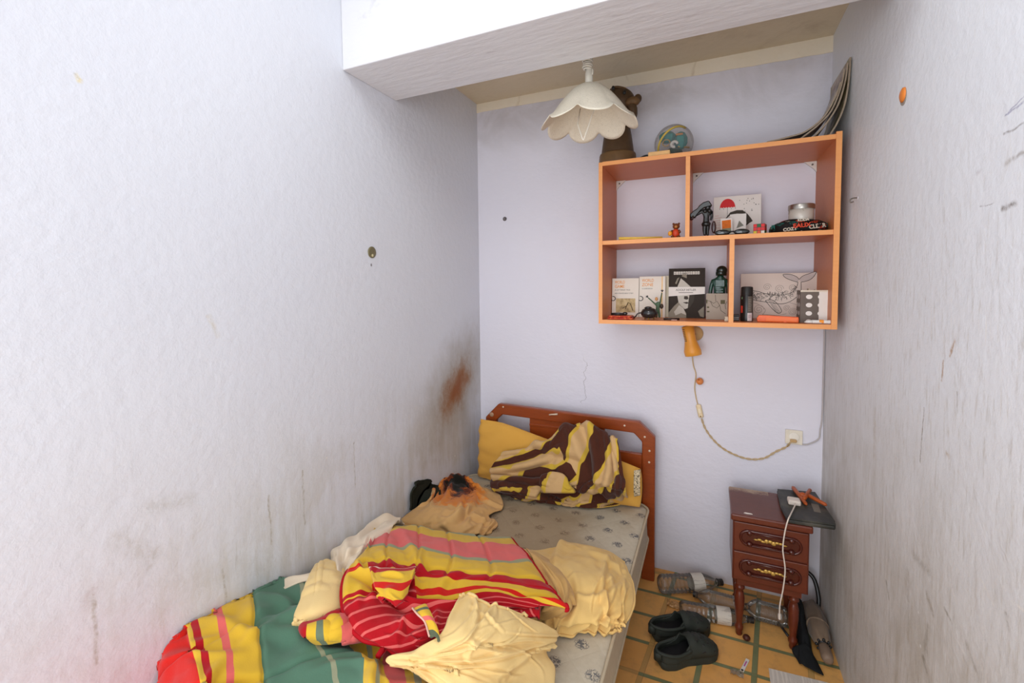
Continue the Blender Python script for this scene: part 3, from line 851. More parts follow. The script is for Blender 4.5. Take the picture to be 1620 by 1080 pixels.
M_PT = plain('teal_print', S(40, 110, 100), 0.6); M_PR = plain('orange_red_print', S(206, 66, 36), 0.6); M_PW = plain('cream_print', S(200, 186, 168), 0.6)
def pouch_text(body, u, v, size, mat, tilt=0.0):
    ang = -PI/2+u*1.25
    x = pcx+math.sin(u*1.0)*pw*0.50; y = 2.17-0.102*math.cos(u*1.0)-0.004
    M = Matrix.Translation((x, y, MZ1+v)) @ Matrix.Rotation(u*0.75, 4, 'Z') @ Matrix.Rotation(PI/2-0.12, 4, 'X') @ Matrix.Rotation(tilt, 4, 'Z')
    text_mesh('lettering', body, M, size, mat, po, 'CENTER', None, 0.0008, 0.0006)
pouch_text('FLUT', -0.95, 0.022, 0.022, M_PT, 0.1)
pouch_text('COZY', -0.42, 0.006, 0.017, M_PW, 0.05)
pouch_text('EAUX', -0.02, 0.016, 0.023, M_PR, 0.05)
pouch_text('CLEAR', 0.55, 0.012, 0.022, M_PW, 0.12)
pouch_text('KODA', 0.02, 0.040, 0.013, M_PW, 0.05)
pouch_text('ES', 1.05, 0.018, 0.020, M_PT, 0.0)

# round tin standing on the pouch
tb = at_y(1269, 338, 2.15); tx = tb.x; tw = (at_y(1291, 330, 2.15).x-at_y(1248, 330, 2.15).x)/2
tz0 = MZ1+0.0535
tin = thing('round_tin', 'round pale tin with a silver lid standing on the black pouch', 'tin', (tx, 2.17, tz0))
tt = NT('tin_print', 0.35, 0.4); tt.color(tt.mix(tt.step(tt.noise(tt.obj(), 40, 3), 0.6, 0.66), S(206, 196, 184), S(160, 142, 116))); tt.b.inputs['Metallic'].default_value = 0.15
M_SILVER = plain('silver_metal', S(176, 170, 162), 0.28, 0.5, 0.9, 0.05)
MB().lathe([(tw*0.94, tz0), (tw*0.955, tz0+0.002), (tw*0.955, tz0+0.048)], 36, Matrix.Translation((tx, 2.17, 0))).build('body', tt.m, tin, True)
MB().lathe([(tw, tz0+0.044), (tw, tz0+0.060), (tw*0.97, tz0+0.0635), (tw*0.9, tz0+0.063), (tw*0.88, tz0+0.061)], 36, Matrix.Translation((tx, 2.17, 0))).build('lid', M_SILVER, tin, 'auto')

# ---------------------------------------------------------------- bottom board, left compartment
M_BOOK = plain('book_cover_white', S(230, 220, 206), 0.5, 0.3, 0, 0.03)
M_CREAM = plain('book_cover_cream', S(230, 214, 186), 0.5, 0.3, 0, 0.04)
M_PAGES = plain('book_pages', S(222, 204, 176), 0.7, 0.1, 0, 0.06, 200)
M_ORANGE = plain('orange_lettering', S(232, 152, 60), 0.5)


def book(px0, px1, ptop, y, depth, cover, label, yaw=0.0, lean=0.06):
    P = Panel(px0, px1, ptop, y, BT, yaw, lean, depth)
    t = thing('book', label, 'book', tuple(P.M.to_translation()))
    mb = MB()
    mb.box((0, 0, 0.0005), (P.w, 0.0015, P.h), 0, P.M); mb.box((0, depth-0.0015, 0.0005), (P.w, depth, P.h), 0, P.M)
    mb.box((0, 0.0015, 0.0005), (0.0015, depth-0.0015, P.h), 0, P.M)
    mb.build('cover', cover, t)
    MB().box((0.0015, 0.0016, 0.003), (P.w-0.003, depth-0.0016, P.h-0.003), 0, P.M).build('pages', M_PAGES, t)
    return P, t


P, bk = book(968, 1010, 440, 2.26, 0.018, M_BOOK, 'white paperback with orange title and a beige picture, leftmost book on the bottom board')
P.text('title', 'WORLD', 0.10, 0.865, 0.021, M_ORANGE, bk, 0.38, bold=0.0002)
P.text('title', 'GAME', 0.10, 0.755, 0.021, M_ORANGE, bk, 0.36, bold=0.0002)
P.text('subtitle', 'A LETTERED TALE', 0.10, 0.685, 0.008, M_INK, bk, 0.58)
P.text('subtitle', 'AND A ROUND ABOUT STORY', 0.10, 0.60, 0.008, M_INK, bk, 0.70)
bt = NT('cover_picture', 0.5); bt.color(bt.ramp(bt.noise(bt.obj(), 34, 5, 0.6), [(0.3, S(130, 104, 66)), (0.5, S(196, 170, 120)), (0.7, S(214, 192, 150))]))
P.shape('cover_picture', [[(0.15, 0.12), (0.88, 0.12), (0.88, 0.48), (0.15, 0.48)]], bt.m, bk)
P.line('picture_lines', [[(0.5, 0.2), (0.62, 0.38), (0.70, 0.34), (0.80, 0.16)], [(0.40, 0.22), (0.55, 0.28), (0.62, 0.38)]], 0.002, plain('brown_ink', S(96, 74, 46), 0.6), bk, 2)
P, bk = book(1011, 1052, 437, 2.27, 0.020, M_BOOK, 'white paperback with orange title behind the black round pot')
P.text('title', 'WORLD', 0.10, 0.87, 0.021, M_ORANGE, bk, 0.46, bold=0.0002)
P.text('title', 'ZONE', 0.10, 0.765, 0.021, M_ORANGE, bk, 0.44, bold=0.0002)
P.text('subtitle', 'A GUIDE BOOK', 0.10, 0.69, 0.008, M_INK, bk, 0.42)
P.shape('cover_stripe', [[(0.86, 0.0), (0.90, 0.0), (0.90, 1.0), (0.86, 1.0)]], plain('orange_pale', S(236, 190, 120), 0.5), bk)
P, bk = book(1048, 1058, 436, 2.30, 0.02, M_CREAM, 'thin cream book peeking out left of the black and white biography')

M_BWB = plain('black_cover', S(52, 43, 36), 0.55, 0.12, 0, 0.05)
P, bk = book(1057.5, 1115, 424, 2.265, 0.022, M_BWB, 'black and white biography with a portrait and a white title band', 0, 0.05)
gt = NT('portrait_grey', 0.5, 0.15); gt.color(gt.mix(gt.noise(gt.obj(), 18, 3), S(176, 168, 154), S(206, 198, 186)))
gm = plain('portrait_mid_grey', S(138, 128, 112), 0.5, 0.15, 0, 0.12); gd = plain('portrait_dark_grey', S(66, 58, 50), 0.5, 0.12)
# portrait: forehead under a swept fringe, nose, mouth, chin and collar, half in darkness
P.shape('portrait_face', [[(0.24, 0.50), (0.24, 0.62), (0.34, 0.80), (0.44, 0.74), (0.64, 0.61), (0.64, 0.50)],
                          [(0.24, 0.46), (0.60, 0.46), (0.58, 0.36), (0.60, 0.26), (0.54, 0.20), (0.46, 0.18), (0.36, 0.24), (0.28, 0.32)]], gt.m, bk, 1)
P.shape('portrait_hair_light', [[(0.18, 0.70), (0.24, 0.80), (0.30, 0.82), (0.22, 0.68)], [(0.36, 0.84), (0.42, 0.92), (0.50, 0.92), (0.50, 0.80)]], gm, bk, 1)
P.shape('portrait_cheek', [[(0.58, 0.46), (0.72, 0.46), (0.70, 0.34), (0.60, 0.22), (0.54, 0.20), (0.56, 0.36)]], gd, bk, 2)
P.shape('portrait_collar', [[(0.0, 0.0), (0.0, 0.10), (0.16, 0.24), (0.28, 0.32), (0.40, 0.20), (0.50, 0.10), (0.50, 0.0)]], gm, bk, 1)
P.shape('portrait_collar', [[(0.82, 0.14), (0.98, 0.24), (0.98, 0.02), (0.88, 0.04)]], gm, bk, 1)
P.shape('portrait_coat', [[(0.16, 0.12), (0.30, 0.26), (0.42, 0.20), (0.50, 0.06), (0.36, 0.10), (0.20, 0.05)]], gt.m, bk, 2)
P.shape('portrait_nose', [[(0.44, 0.44), (0.53, 0.44), (0.56, 0.385), (0.50, 0.37), (0.43, 0.385)], [(0.40, 0.315), (0.52, 0.325), (0.58, 0.30), (0.50, 0.285)]], gd, bk, 3)
P.shape('title_band', [[(0.0, 0.435), (1.0, 0.485), (1.0, 0.625), (0.0, 0.625)]], M_CARD, bk, 4)
P.text('title', 'ADOLF HITLER', 0.20, 0.545, 0.014, M_INK, bk, 0.56, k=5)
P.line('subtitle', [[(0.28, 0.51), (0.68, 0.51)]], 0.0011, M_INK, bk, 5)
M_LB = plain('letter_box', S(220, 212, 200), 0.5)
for k in range(11):
    P.shape('letter_box', [[(0.14+0.0655*k, 0.875), (0.14+0.0655*k+0.055, 0.875), (0.14+0.0655*k+0.055, 0.935), (0.14+0.0655*k, 0.935)]], M_LB, bk, 1)
for k, ch in enumerate('BIOGRAPHIES'):
    P.text('boxed_letter', ch, 0.14+0.0655*k+0.0275, 0.888, 0.010, M_BWB, bk, None, 'CENTER')

# dark green helmeted figure standing behind the map card
ex, ey = at_y(1138, 480, 2.25).x, 2.25
E_ = lambda x, y, z: (ex+x, ey+y, BT+z)
grn = thing('green_figurine', 'dark green helmeted toy figure standing behind the grey map card', 'figurine', (ex, ey, BT))
M_GRN = plain('dark_green_resin', S(16, 58, 44), 0.25, 0.55, 0, 0.35, 60, 0.3)
M_GRN2 = plain('black_green_resin', S(14, 32, 26), 0.2, 0.6, 0, 0.2)
skin_body('body', [
    (E_(0, 0, 0.100), (0.024, 0.018)), (E_(0, 0, 0.135), (0.024, 0.018)), (E_(0.001, 0, 0.165), (0.027, 0.019)), (E_(0.002, 0, 0.188), (0.017, 0.014)), (E_(0.005, 0, 0.208), 0.011),
    (E_(-0.013, 0, 0.055), 0.013), (E_(-0.014, 0, 0.010), 0.010), (E_(0.013, 0, 0.055), 0.013), (E_(0.014, 0, 0.010), 0.010),
    (E_(-0.029, 0, 0.172), 0.010), (E_(-0.037, 0, 0.135), 0.009), (E_(-0.040, -0.003, 0.098), 0.0075),
    (E_(0.031, 0, 0.172), 0.010), (E_(0.036, 0, 0.135), 0.009), (E_(0.036, -0.003, 0.098), 0.0075)],
    [(0, 1), (1, 2), (2, 3), (3, 4), (0, 5), (5, 6), (0, 7), (7, 8), (2, 9), (9, 10), (10, 11), (2, 12), (12, 13), (13, 14)], M_GRN, grn)
MB().sphere(E_(0.008, -0.003, 0.220), (0.023, 0.022, 0.021), 18, 12).build('helmet', M_GRN2, grn, True)
MB().lathe([(0.022, 0), (0.023, 0.012), (0.021, 0.022)], 18, Matrix.Translation(E_(0.006, -0.002, 0.196))).build('visor', M_GRN2, grn, True)
MB().box(E_(-0.019, -0.0215, 0.145), E_(0.021, -0.0165, 0.178)).build('chest_plate', M_GRN, grn, bevel=0.004)
for i in range(3):
    MB().box(E_(-0.016, -0.0205, 0.106+0.012*i), E_(0.016, -0.0165, 0.115+0.012*i)).build('belly_plate', M_GRN, grn, bevel=0.002)

# map card
P = Panel(1117, 1152, 464, 2.20, BT, 0, 0.05, 0.0015)
mp = P.slab('map_card', plain('map_grey', S(160, 146, 130), 0.55, 0.3, 0, 0.05)); tag(mp, 'grey card with a thin line map, in front of the green figure', 'card')
rr = random.Random(5)
P.line('map_lines', [[(0.05, 0.72), (0.2, 0.70), (0.34, 0.62), (0.5, 0.70), (0.62, 0.55), (0.68, 0.35), (0.9, 0.22)], [(0.42, 0.95), (0.44, 0.70)], [(0.2, 0.70), (0.3, 0.52), (0.5, 0.44), (0.62, 0.55)], [(0.9, 0.4), (0.86, 0.55), (0.95, 0.7)]], 0.0009, M_INK, mp)
P.shape('map_boxes', [[(0.66, 0.60), (0.86, 0.60), (0.86, 0.75), (0.66, 0.75)], [(0.0, 0.62), (0.06, 0.62), (0.06, 0.76), (0.0, 0.76)], [(0.04, 0.28), (0.16, 0.28), (0.16, 0.33), (0.04, 0.33)], [(0.04, 0.44), (0.14, 0.44), (0.14, 0.50), (0.04, 0.50)]], plain('map_dark', S(84, 78, 52), 0.6), mp)

# red-orange wallet and black pocket knife on it
wa = at_y(961, 501, 2.09); wb = at_y(1001, 497, 2.09)
t = NT('red_wallet_leather', 0.4); t.color(t.mix(t.step(t.noise(t.obj(), 70, 3), 0.5, 0.62), S(186, 48, 26), S(226, 112, 56)))
wal = thing('wallet', 'flat red-orange wallet at the left end of the bottom board', 'wallet', ((wa.x+wb.x)/2, 2.13, BT))
MB().box((wa.x, 2.085, BT+0.0005), (wb.x, 2.165, BT+0.0085)).build('lower_flap', t.m, wal, bevel=0.003)
MB().box((wa.x+0.004, 2.087, BT+0.0095), (wb.x-0.006, 2.165, BT+0.0165)).build('upper_flap', t.m, wal, bevel=0.003)
MB().box((wa.x+0.002, 2.155, BT+0.0084), (wb.x-0.004, 2.168, BT+0.0096)).build('spine', t.m, wal)
kn = thing('pocket_knife', 'small black folded pocket knife lying on the red-orange wallet', 'knife', (wa.x+0.04, 2.12, BT+0.017))
MB().tube([(wa.x+0.012, 2.115, BT+0.0235), (wa.x+0.045, 2.112, BT+0.0240), (wa.x+0.082, 2.125, BT+0.0230)], [0.005, 0.0066, 0.005], 10).build('handle', M_BLACK, kn, True)
MB().sphere((wa.x+0.075, 2.122, BT+0.0255), (0.012, 0.010, 0.008), 12, 8).build('clasp', plain('gunmetal', S(74, 72, 70), 0.25, 0.5, 0.7), kn, True)
# round clip hooks on the left edge of the two white books
for px, lab in ((970, 'black ring clip on the left edge of the leftmost white paperback'), (1013.5, 'black ring clip on the left edge of the second white paperback')):
    c = at_y(px, 472, 2.235)
    o = MB().tube(arc(c, 0.0105, Vector((1, 0, 0)), Vector((0, 0, 1)), -2.4, 1.9, 18), 0.0019, 6).build('ring_clip', M_BLACK, None, True)
    tag(o, lab, 'clip', 'ring clips on the white books')
# glossy round pot with a lid and little feet
qx, qy = at_y(1027, 490, 2.13).x, 2.13
pot = thing('round_pot', 'glossy black round pot on small feet, in front of the second white paperback', 'pot', (qx, qy, BT))
M_POT = plain('glazed_black', S(48, 48, 48), 0.14, 0.7, 0.3, 0.08)
MB().lathe([(0.012, 0.006), (0.028, 0.010), (0.037, 0.024), (0.037, 0.032), (0.030, 0.046), (0.016, 0.053)], 28, Matrix.Translation((qx, qy, BT))).build('bowl', M_POT, pot, True)
MB().lathe([(0.017, 0.0515), (0.018, 0.054), (0.010, 0.059), (0.004, 0.060)], 20, Matrix.Translation((qx-0.004, qy, BT))).build('lid', M_POT, pot, True)
for a in range(3):
    MB().tube([(qx+0.02*math.cos(2.1*a+0.5), qy+0.02*math.sin(2.1*a+0.5), BT+0.009), (qx+0.024*math.cos(2.1*a+0.5), qy+0.024*math.sin(2.1*a+0.5), BT+0.0005)], [0.004, 0.003], 8).build('foot', plain('gold_feet', S(170, 130, 60), 0.3, 0.5, 0.6), pot, True)
MB().tube(catmull([(qx-0.036, qy-0.004, BT+0.03), (qx-0.05, qy-0.008, BT+0.026), (qx-0.06, qy-0.006, BT+0.012), (qx-0.072, qy, BT+0.006)], 6), 0.003, 6).build('handle', M_POT, pot, True)
# little figure with raised arms behind the pot
lx, ly = at_y(1040, 490, 2.185).x, 2.185
L_ = lambda x, y, z: (lx+x, ly+y, BT+z)
lf = thing('dancing_figurine', 'small green-clad toy figure with both thin arms raised, behind the round pot', 'figurine', (lx, ly, BT))
M_LG = plain('figure_green', S(70, 92, 66), 0.5); M_SKIN = plain('figure_tan', S(206, 150, 96), 0.5)
skin_body('body', [
    (L_(0.001, 0, 0.045), 0.008), (L_(0.003, 0, 0.066), 0.010), (L_(0.004, 0, 0.080), 0.006),
    (L_(-0.004, 0, 0.022), 0.006), (L_(-0.004, 0, 0.004), 0.005), (L_(0.008, 0, 0.022), 0.006), (L_(0.010, 0, 0.004), 0.005),
    (L_(-0.012, -0.002, 0.070), 0.004), (L_(-0.028, -0.003, 0.086), 0.003), (L_(-0.042, -0.003, 0.098), 0.003),
    (L_(0.013, 0, 0.078), 0.004), (L_(0.016, -0.002, 0.100), 0.003), (L_(0.020, -0.002, 0.122), 0.003)],
    [(0, 1), (1, 2), (0, 3), (3, 4), (0, 5), (5, 6), (1, 7), (7, 8), (8, 9), (1, 10), (10, 11), (11, 12)], M_LG, lf)
MB().sphere(L_(-0.004, -0.003, 0.092), (0.007, 0.007, 0.009), 12, 8).build('head', M_SKIN, lf, True)
for p in (L_(-0.044, -0.003, 0.101), L_(0.021, -0.002, 0.127)):
    hnd = MB()
    for k in range(5):
        a = -0.9+0.45*k+(PI/2 if p[0] > lx else PI*0.75)
        hnd.tube([p, (p[0]+0.008*math.cos(a), p[1], p[2]+0.008*math.sin(a))], [0.0018, 0.0011], 5)
    hnd.sphere(p, 0.0032, 8, 6)
    hnd.build('hand', M_BLACK, lf, True)
MB().sphere(L_(0.018, 0.004, 0.058), (0.009, 0.008, 0.012), 12, 8).build('backpack', plain('figure_brown', S(60, 46, 34), 0.5), lf, True)
# pens lying before the books
a = at_y(1050, 500, 2.12); 
o = MB().tube([(a.x, 2.115, BT+0.0045), (a.x+0.066, 2.13, BT+0.0045)], 0.004, 8).build('pen', M_BLACK, None, True)
tag(o, 'short black pen lying in front of the black and white biography', 'pen')
o = MB().box((a.x+0.034, 2.085, BT+0.0005), (a.x+0.058, 2.098, BT+0.0045)).build('eraser', plain('pink_eraser', S(214, 170, 150), 0.7), bevel=0.0015)
tag(o, 'tiny pale pink eraser at the front edge of the bottom board', 'eraser')
c = at_y(1150, 498, 2.10)
o = MB().lathe([(0.009, 0), (0.010, 0.006), (0.007, 0.013), (0.009, 0.019)], 7, Matrix.Translation((c.x, 2.12, BT+0.0005))).build('crumpled_paper', plain('crumpled_white', S(222, 208, 184), 0.7))
tag(o, 'crumpled scrap of cream paper against the lower divider', 'paper')

# ---------------------------------------------------------------- bottom board, right compartment
# whale drawing on a white canvas
P = Panel(1171.5, 1292, 432, 2.32, BT, 0, 0.03, 0.012)
cv = thing('canvas_print', 'white canvas with a fine-line whale and waves drawing, at the back of the bottom board', 'print', tuple(P.M.to_translation()))
P.slab('canvas', plain('canvas_white', S(226, 210, 198), 0.65, 0.15, 0, 0.03), cv)
def bez(pts, n=8): return [(v.x, v.z) for v in catmull([(u, 0, w) for u, w in pts], n)]
def spiral(cu, cv_, r, turns=2.0, n=36, asp=None, a0=0.0):
    asp = P.w/P.h if asp is None else asp
    return [(cu+r*(1-0.85*i/n)*math.cos(a0+turns*2*PI*i/n), cv_+r*asp*(1-0.85*i/n)*math.sin(a0+turns*2*PI*i/n)) for i in range(n+1)]
back = bez([(0.0, 0.50), (0.12, 0.62), (0.24, 0.60), (0.36, 0.545), (0.5, 0.52), (0.62, 0.54), (0.70, 0.60), (0.75, 0.72), (0.76, 0.80)])
belly = bez([(0.16, 0.42), (0.28, 0.385), (0.40, 0.36), (0.55, 0.33), (0.66, 0.38), (0.76, 0.50), (0.80, 0.62), (0.80, 0.80)])
flL = bez([(0.76, 0.80), (0.68, 0.84), (0.60, 0.90), (0.57, 0.97), (0.66, 0.97), (0.74, 0.92), (0.775, 0.86)])
flR = bez([(0.775, 0.86), (0.82, 0.93), (0.90, 0.98), (0.985, 1.02), (0.96, 0.92), (0.90, 0.84), (0.80, 0.80)])
fin = bez([(0.34, 0.40), (0.42, 0.42), (0.50, 0.33), (0.555, 0.18), (0.52, 0.12), (0.46, 0.18), (0.40, 0.28), (0.34, 0.40)])
P.shape('tail_fluke', [flL[::1], flR[::1]], plain('tail_grey', S(202, 188, 182), 0.6), cv, 1)
P.line('whale_outline', [back, belly, flL, flR, fin], 0.0011, M_INK, cv, 2)
rr = random.Random(11)
fill = []
for k in range(95):
    s = rr.random(); u = 0.12+0.62*s
    v = (0.50 if u < 0.6 else 0.50+(u-0.6)*0.9) + (rr.random()-0.5)*0.16
    a = rr.random()*PI; l = 0.012+0.018*rr.random()
    fill.append([(u-l*math.cos(a), v-l*2*math.sin(a)), (u+l*0.4*math.sin(a), v+l*0.6*math.cos(a)), (u+l*math.cos(a), v+l*2*math.sin(a))])
for k in range(9):
    v0 = 0.14+0.03*k
    fill.append([(0.37+0.012*(9-k)*0.9, v0+0.02), (0.40+0.013*(9-k)*0.9, v0), (0.44+0.011*(9-k), v0+0.015)])
P.line('whale_pattern', fill, 0.0008, plain('dark_grey_ink', S(96, 86, 78), 0.6), cv, 2)
P.line('wave_spirals', [spiral(0.36, 0.70, 0.055), spiral(0.52, 0.66, 0.06), spiral(0.69, 0.68, 0.05), spiral(0.25, 0.20, 0.075), spiral(0.62, 0.24, 0.045), spiral(0.70, 0.16, 0.06, 2.5), spiral(0.61, 0.58, 0.03)]
       + [bez([(0.16, 0.35), (0.24, 0.32), (0.34, 0.20), (0.30, 0.08)]), bez([(0.3, 0.10), (0.5, 0.08), (0.62, 0.12)]), bez([(0.66, 0.36), (0.76, 0.30), (0.80, 0.2)])], 0.0007, plain('thin_grey_ink', S(150, 134, 122), 0.6), cv, 1)

# black spray can
dx, dy_ = at_y(1181.5, 480, 2.14).x, 2.14
can = thing('spray_can', 'tall black deodorant spray can standing before the whale canvas', 'spray can', (dx, dy_, BT))
dh = at_y(1181, 453, dy_).z-BT
MB().lathe([(0.0215, 0.0005), (0.0235, 0.002), (0.0238, 0.004), (0.0238, dh*0.74), (0.0225, dh*0.755)], 28, Matrix.Translation((dx, dy_, BT))).build('body', plain('black_lacquer', S(34, 30, 28), 0.3, 0.5, 0.2), can, 'auto')
MB().lathe([(0.0228, dh*0.755), (0.0230, dh*0.77), (0.0226, dh*0.965), (0.0200, dh*0.99), (0.012, dh)], 28, Matrix.Translation((dx, dy_, BT))).build('cap', plain('matte_black_cap', S(40, 36, 34), 0.45), can, 'auto')
def can_patch(name, a0, a1, z0, z1, mat):
    vs = []; n = 8
    for i in range(n+1):
        a = a0+(a1-a0)*i/n
        for z in (z0, z1): vs.append((dx+0.0241*math.cos(a), dy_+0.0241*math.sin(a), BT+z*dh))
    mb = MB(); mb.add(vs, [(2*i, 2*i+2, 2*i+3, 2*i+1) for i in range(n)]); return mb.build(name, mat, can, True)
can_patch('grey_label', -PI/2+0.08, -PI/2+0.95, 0.26, 0.72, plain('label_grey', S(92, 82, 74), 0.4))
can_patch('barcode_label', -PI/2+0.05, -PI/2+0.90, 0.02, 0.25, plain('label_pale', S(206, 192, 190), 0.4))
can_patch('red_mark', -PI/2-1.25, -PI/2-0.75, 0.25, 0.45, plain('label_red', S(206, 60, 44), 0.4))
can_patch('red_mark', -PI/2-1.05, -PI/2-0.80, 0.64, 0.70, plain('label_green', S(120, 150, 110), 0.4))
for k in range(7):
    can_patch('label_line', -PI/2+0.2, -PI/2+0.75-0.08*(k % 3), 0.62-0.05*k, 0.632-0.05*k, plain('label_text', S(150, 138, 126), 0.4))
    if k < 4: can_patch('label_line', -PI/2+0.15, -PI/2+0.8, 0.11+0.025*k, 0.122+0.025*k, plain('label_text_red', S(150, 96, 100), 0.4))
# small dark boxes next to it
c = at_y(1161.5, 500, 2.16)
o = thing('cassette_box', 'small dark box with white lines, left of the spray can', 'box', (c.x+0.014, 2.16, BT))
MB().box((0.093, 2.15, BT+0.0005), (dx-0.027, 2.20, BT+0.026)).build('case', plain('dark_box', S(40, 34, 34), 0.4), o, bevel=0.001)
for z in (0.006, 0.013):
    MB().box((0.094, 2.1495, BT+z), (dx-0.028, 2.1502, BT+z+0.0016)).build('white_line', M_CARD, o)
# long orange box cutter
a = at_y(1197, 503, 2.12); b_ = at_y(1266, 507, 2.08)
orn = plain('bright_orange_plastic', S(240, 98, 16), 0.35, 0.4)
oc = thing('orange_case', 'long bright orange plastic case lying on the bottom board before the whale canvas', 'case', ((a.x+b_.x)/2, 2.10, BT))
Mq = Matrix.Translation((a.x, 2.125, BT+0.0005)) @ Matrix.Rotation(-0.13, 4, 'Z')
L = b_.x-a.x
MB().prism([(0.004, 0), (L, 0), (L, 0.022), (0.034, 0.027), (0.008, 0.027), (0, 0.014)], 0, 0.03, 'xz', 0, Mq).build('body', orn, oc, bevel=0.002)
MB().box((0.0335, -0.0012, 0.003), (L-0.004, 0.001, 0.0195), 0, Mq).build('slide', plain('orange_plastic_slide', S(250, 112, 24), 0.3), oc, bevel=0.0006)
MB().box((L*0.66, -0.004, 0.0), (L*0.72, 0.0, 0.006), 0, Mq).build('catch', orn, oc)
# polka-dot cup
ux = at_y(1288, 480, 2.16)
uw = at_y(1310, 480, 2.13).x-at_y(1265.5, 480, 2.13).x
uh = at_y(1288, 459, 2.13).z-BT
pt = NT('dotted_card', 0.5, 0.3)
uvv = pt.obj(); ox, oy, oz = pt.sep(uvv)
def dots(t, a, b):
    fa = t.math('SUBTRACT', t.math('FRACT', a), 0.5); fb = t.math('SUBTRACT', t.math('FRACT', b), 0.5)
    return t.math('LESS_THAN', t.math('SQRT', t.math('ADD', t.math('MULTIPLY', fa, fa), t.math('MULTIPLY', fb, fb))), 0.27)
row = t_row = pt.math('DIVIDE', oz, 0.033)
aa = pt.math('ADD', pt.math('DIVIDE', pt.math('ADD', ox, oy), 0.040), pt.math('MULTIPLY', pt.math('FLOOR', row), 0.0))
pt.color(pt.mix(dots(pt, pt.math('ADD', aa, 0.45), pt.math('ADD', row, 0.1)), pt.mix(pt.noise(uvv, 20, 3), S(88, 76, 68), S(116, 104, 94)), S(228, 220, 212)))
cup = thing('dotted_box', 'open grey box with big white polka dots, at the right end of the bottom board', 'box', (ux.x, 2.16, BT))
Mq = Matrix.Translation((at_y(1265.5, 480, 2.13).x, 2.12, BT+0.0005))
w2 = uw*0.66
o = MB().box((0, 0, 0), (w2, 0.0016, uh), 0, Mq).box((0, 0.0016, 0), (0.0016, 0.085, uh), 0, Mq).build('dotted_side', pt.m, cup)
wh = MB()
wh.box((w2, 0.0002, 0), (uw, 0.0018, uh*0.98), 0, Mq); wh.box((uw-0.0016, 0.0018, 0), (uw, 0.085, uh), 0, Mq); wh.box((0.0016, 0.0834, 0), (uw-0.0016, 0.085, uh*0.97), 0, Mq)
wh.box((0.0016, 0.0018, 0), (uw-0.0016, 0.083, 0.0015), 0, Mq)
wh.build('white_side', M_CARD, cup)
MB().box((-0.0004, -0.001, uh*0.95), (uw+0.0006, 0.0002, uh), 0, Mq).build('rim', plain('rim_cream', S(214, 200, 180), 0.5), cup)
rr = random.Random(9)
for k in range(4):
    MB().box((0.03+0.022*k, 0.02, 0.002), (0.036+0.022*k, 0.05, uh+0.006-0.004*k), 0, Mq).build('divider_card', plain('card_mix_%d' % 0, S(210, 186, 160), 0.6), cup)
# white and orange lighter in front
c0 = at_y(1273, 507, 2.075); c1 = at_y(1316, 505, 2.075)
lg = thing('marker_pen', 'white and orange marker lying before the polka-dot box', 'marker', ((c0.x+c1.x)/2, 2.08, BT))
zc = BT+0.0082
MB().tube([(c0.x+0.026, 2.078, zc), (c1.x-0.012, 2.074, zc)], 0.0074, 12).build('barrel', M_WHITE, lg, 'auto')
MB().tube([(c0.x+0.048, 2.0766, zc+0.0006), (c1.x-0.026, 2.0752, zc+0.0006)], 0.0079, 12).build('orange_sleeve', plain('orange_sleeve', S(240, 150, 50), 0.4), lg, 'auto')
MB().tube([(c0.x, 2.081, zc-0.002), (c0.x+0.012, 2.0795, zc-0.001), (c0.x+0.026, 2.078, zc)], [0.002, 0.0055, 0.007], 12).build('nib', M_WHITE, lg, True)
MB().tube([(c1.x-0.012, 2.074, zc), (c1.x-0.002, 2.0735, zc)], 0.0081, 12).build('cap', M_WHITE, lg, 'auto')

# ---------------------------------------------------------------- pendant lamp
lp = at_y(932, 180, 1.80); lx_, ly_ = lp.x, 1.80
zt = at_y(932, 138, ly_).z                   # top of the shade
lamp = thing('pendant_lamp', 'cream petal-edged pendant lamp hanging from the ceiling behind the beam', 'lamp', (lx_, ly_, ZC))
M_CORDW = plain('cream_plastic', S(228, 220, 204), 0.35)
# ceiling cup, spiral cord and stem
MB().lathe([(0.03, ZC-0.0005), (0.03, ZC-0.012), (0.016, ZC-0.03)], 20, Matrix.Translation((lx_, ly_, 0))).build('ceiling_cup', M_CORDW, lamp, True)
zs = at_y(932, 110, ly_).z
pts = []
turns = 24; zA = ZC-0.028
for i in range(turns*12+1):
    a = 2*PI*i/12; f = i/(turns*12)
    rr_ = 0.0165+0.0025*math.sin(a*0.37)
    pts.append((lx_-0.006+rr_*math.cos(a), ly_+rr_*math.sin(a), zA+(zs-zA)*f))
pts += [(lx_+0.016, ly_, zs-0.005), (lx_+0.014, ly_-0.006, zs-0.025)]
MB().tube(pts, 0.0042, 6).build('coiled_cord', M_CORDW, lamp, True)
MB().lathe([(0.0155, zt-0.02), (0.0155, zs-0.012), (0.012, zs-0.006), (0.010, zA+0.0)], 18, Matrix.Translation((lx_, ly_, 0))).build('stem', M_CORDW, lamp, 'auto')
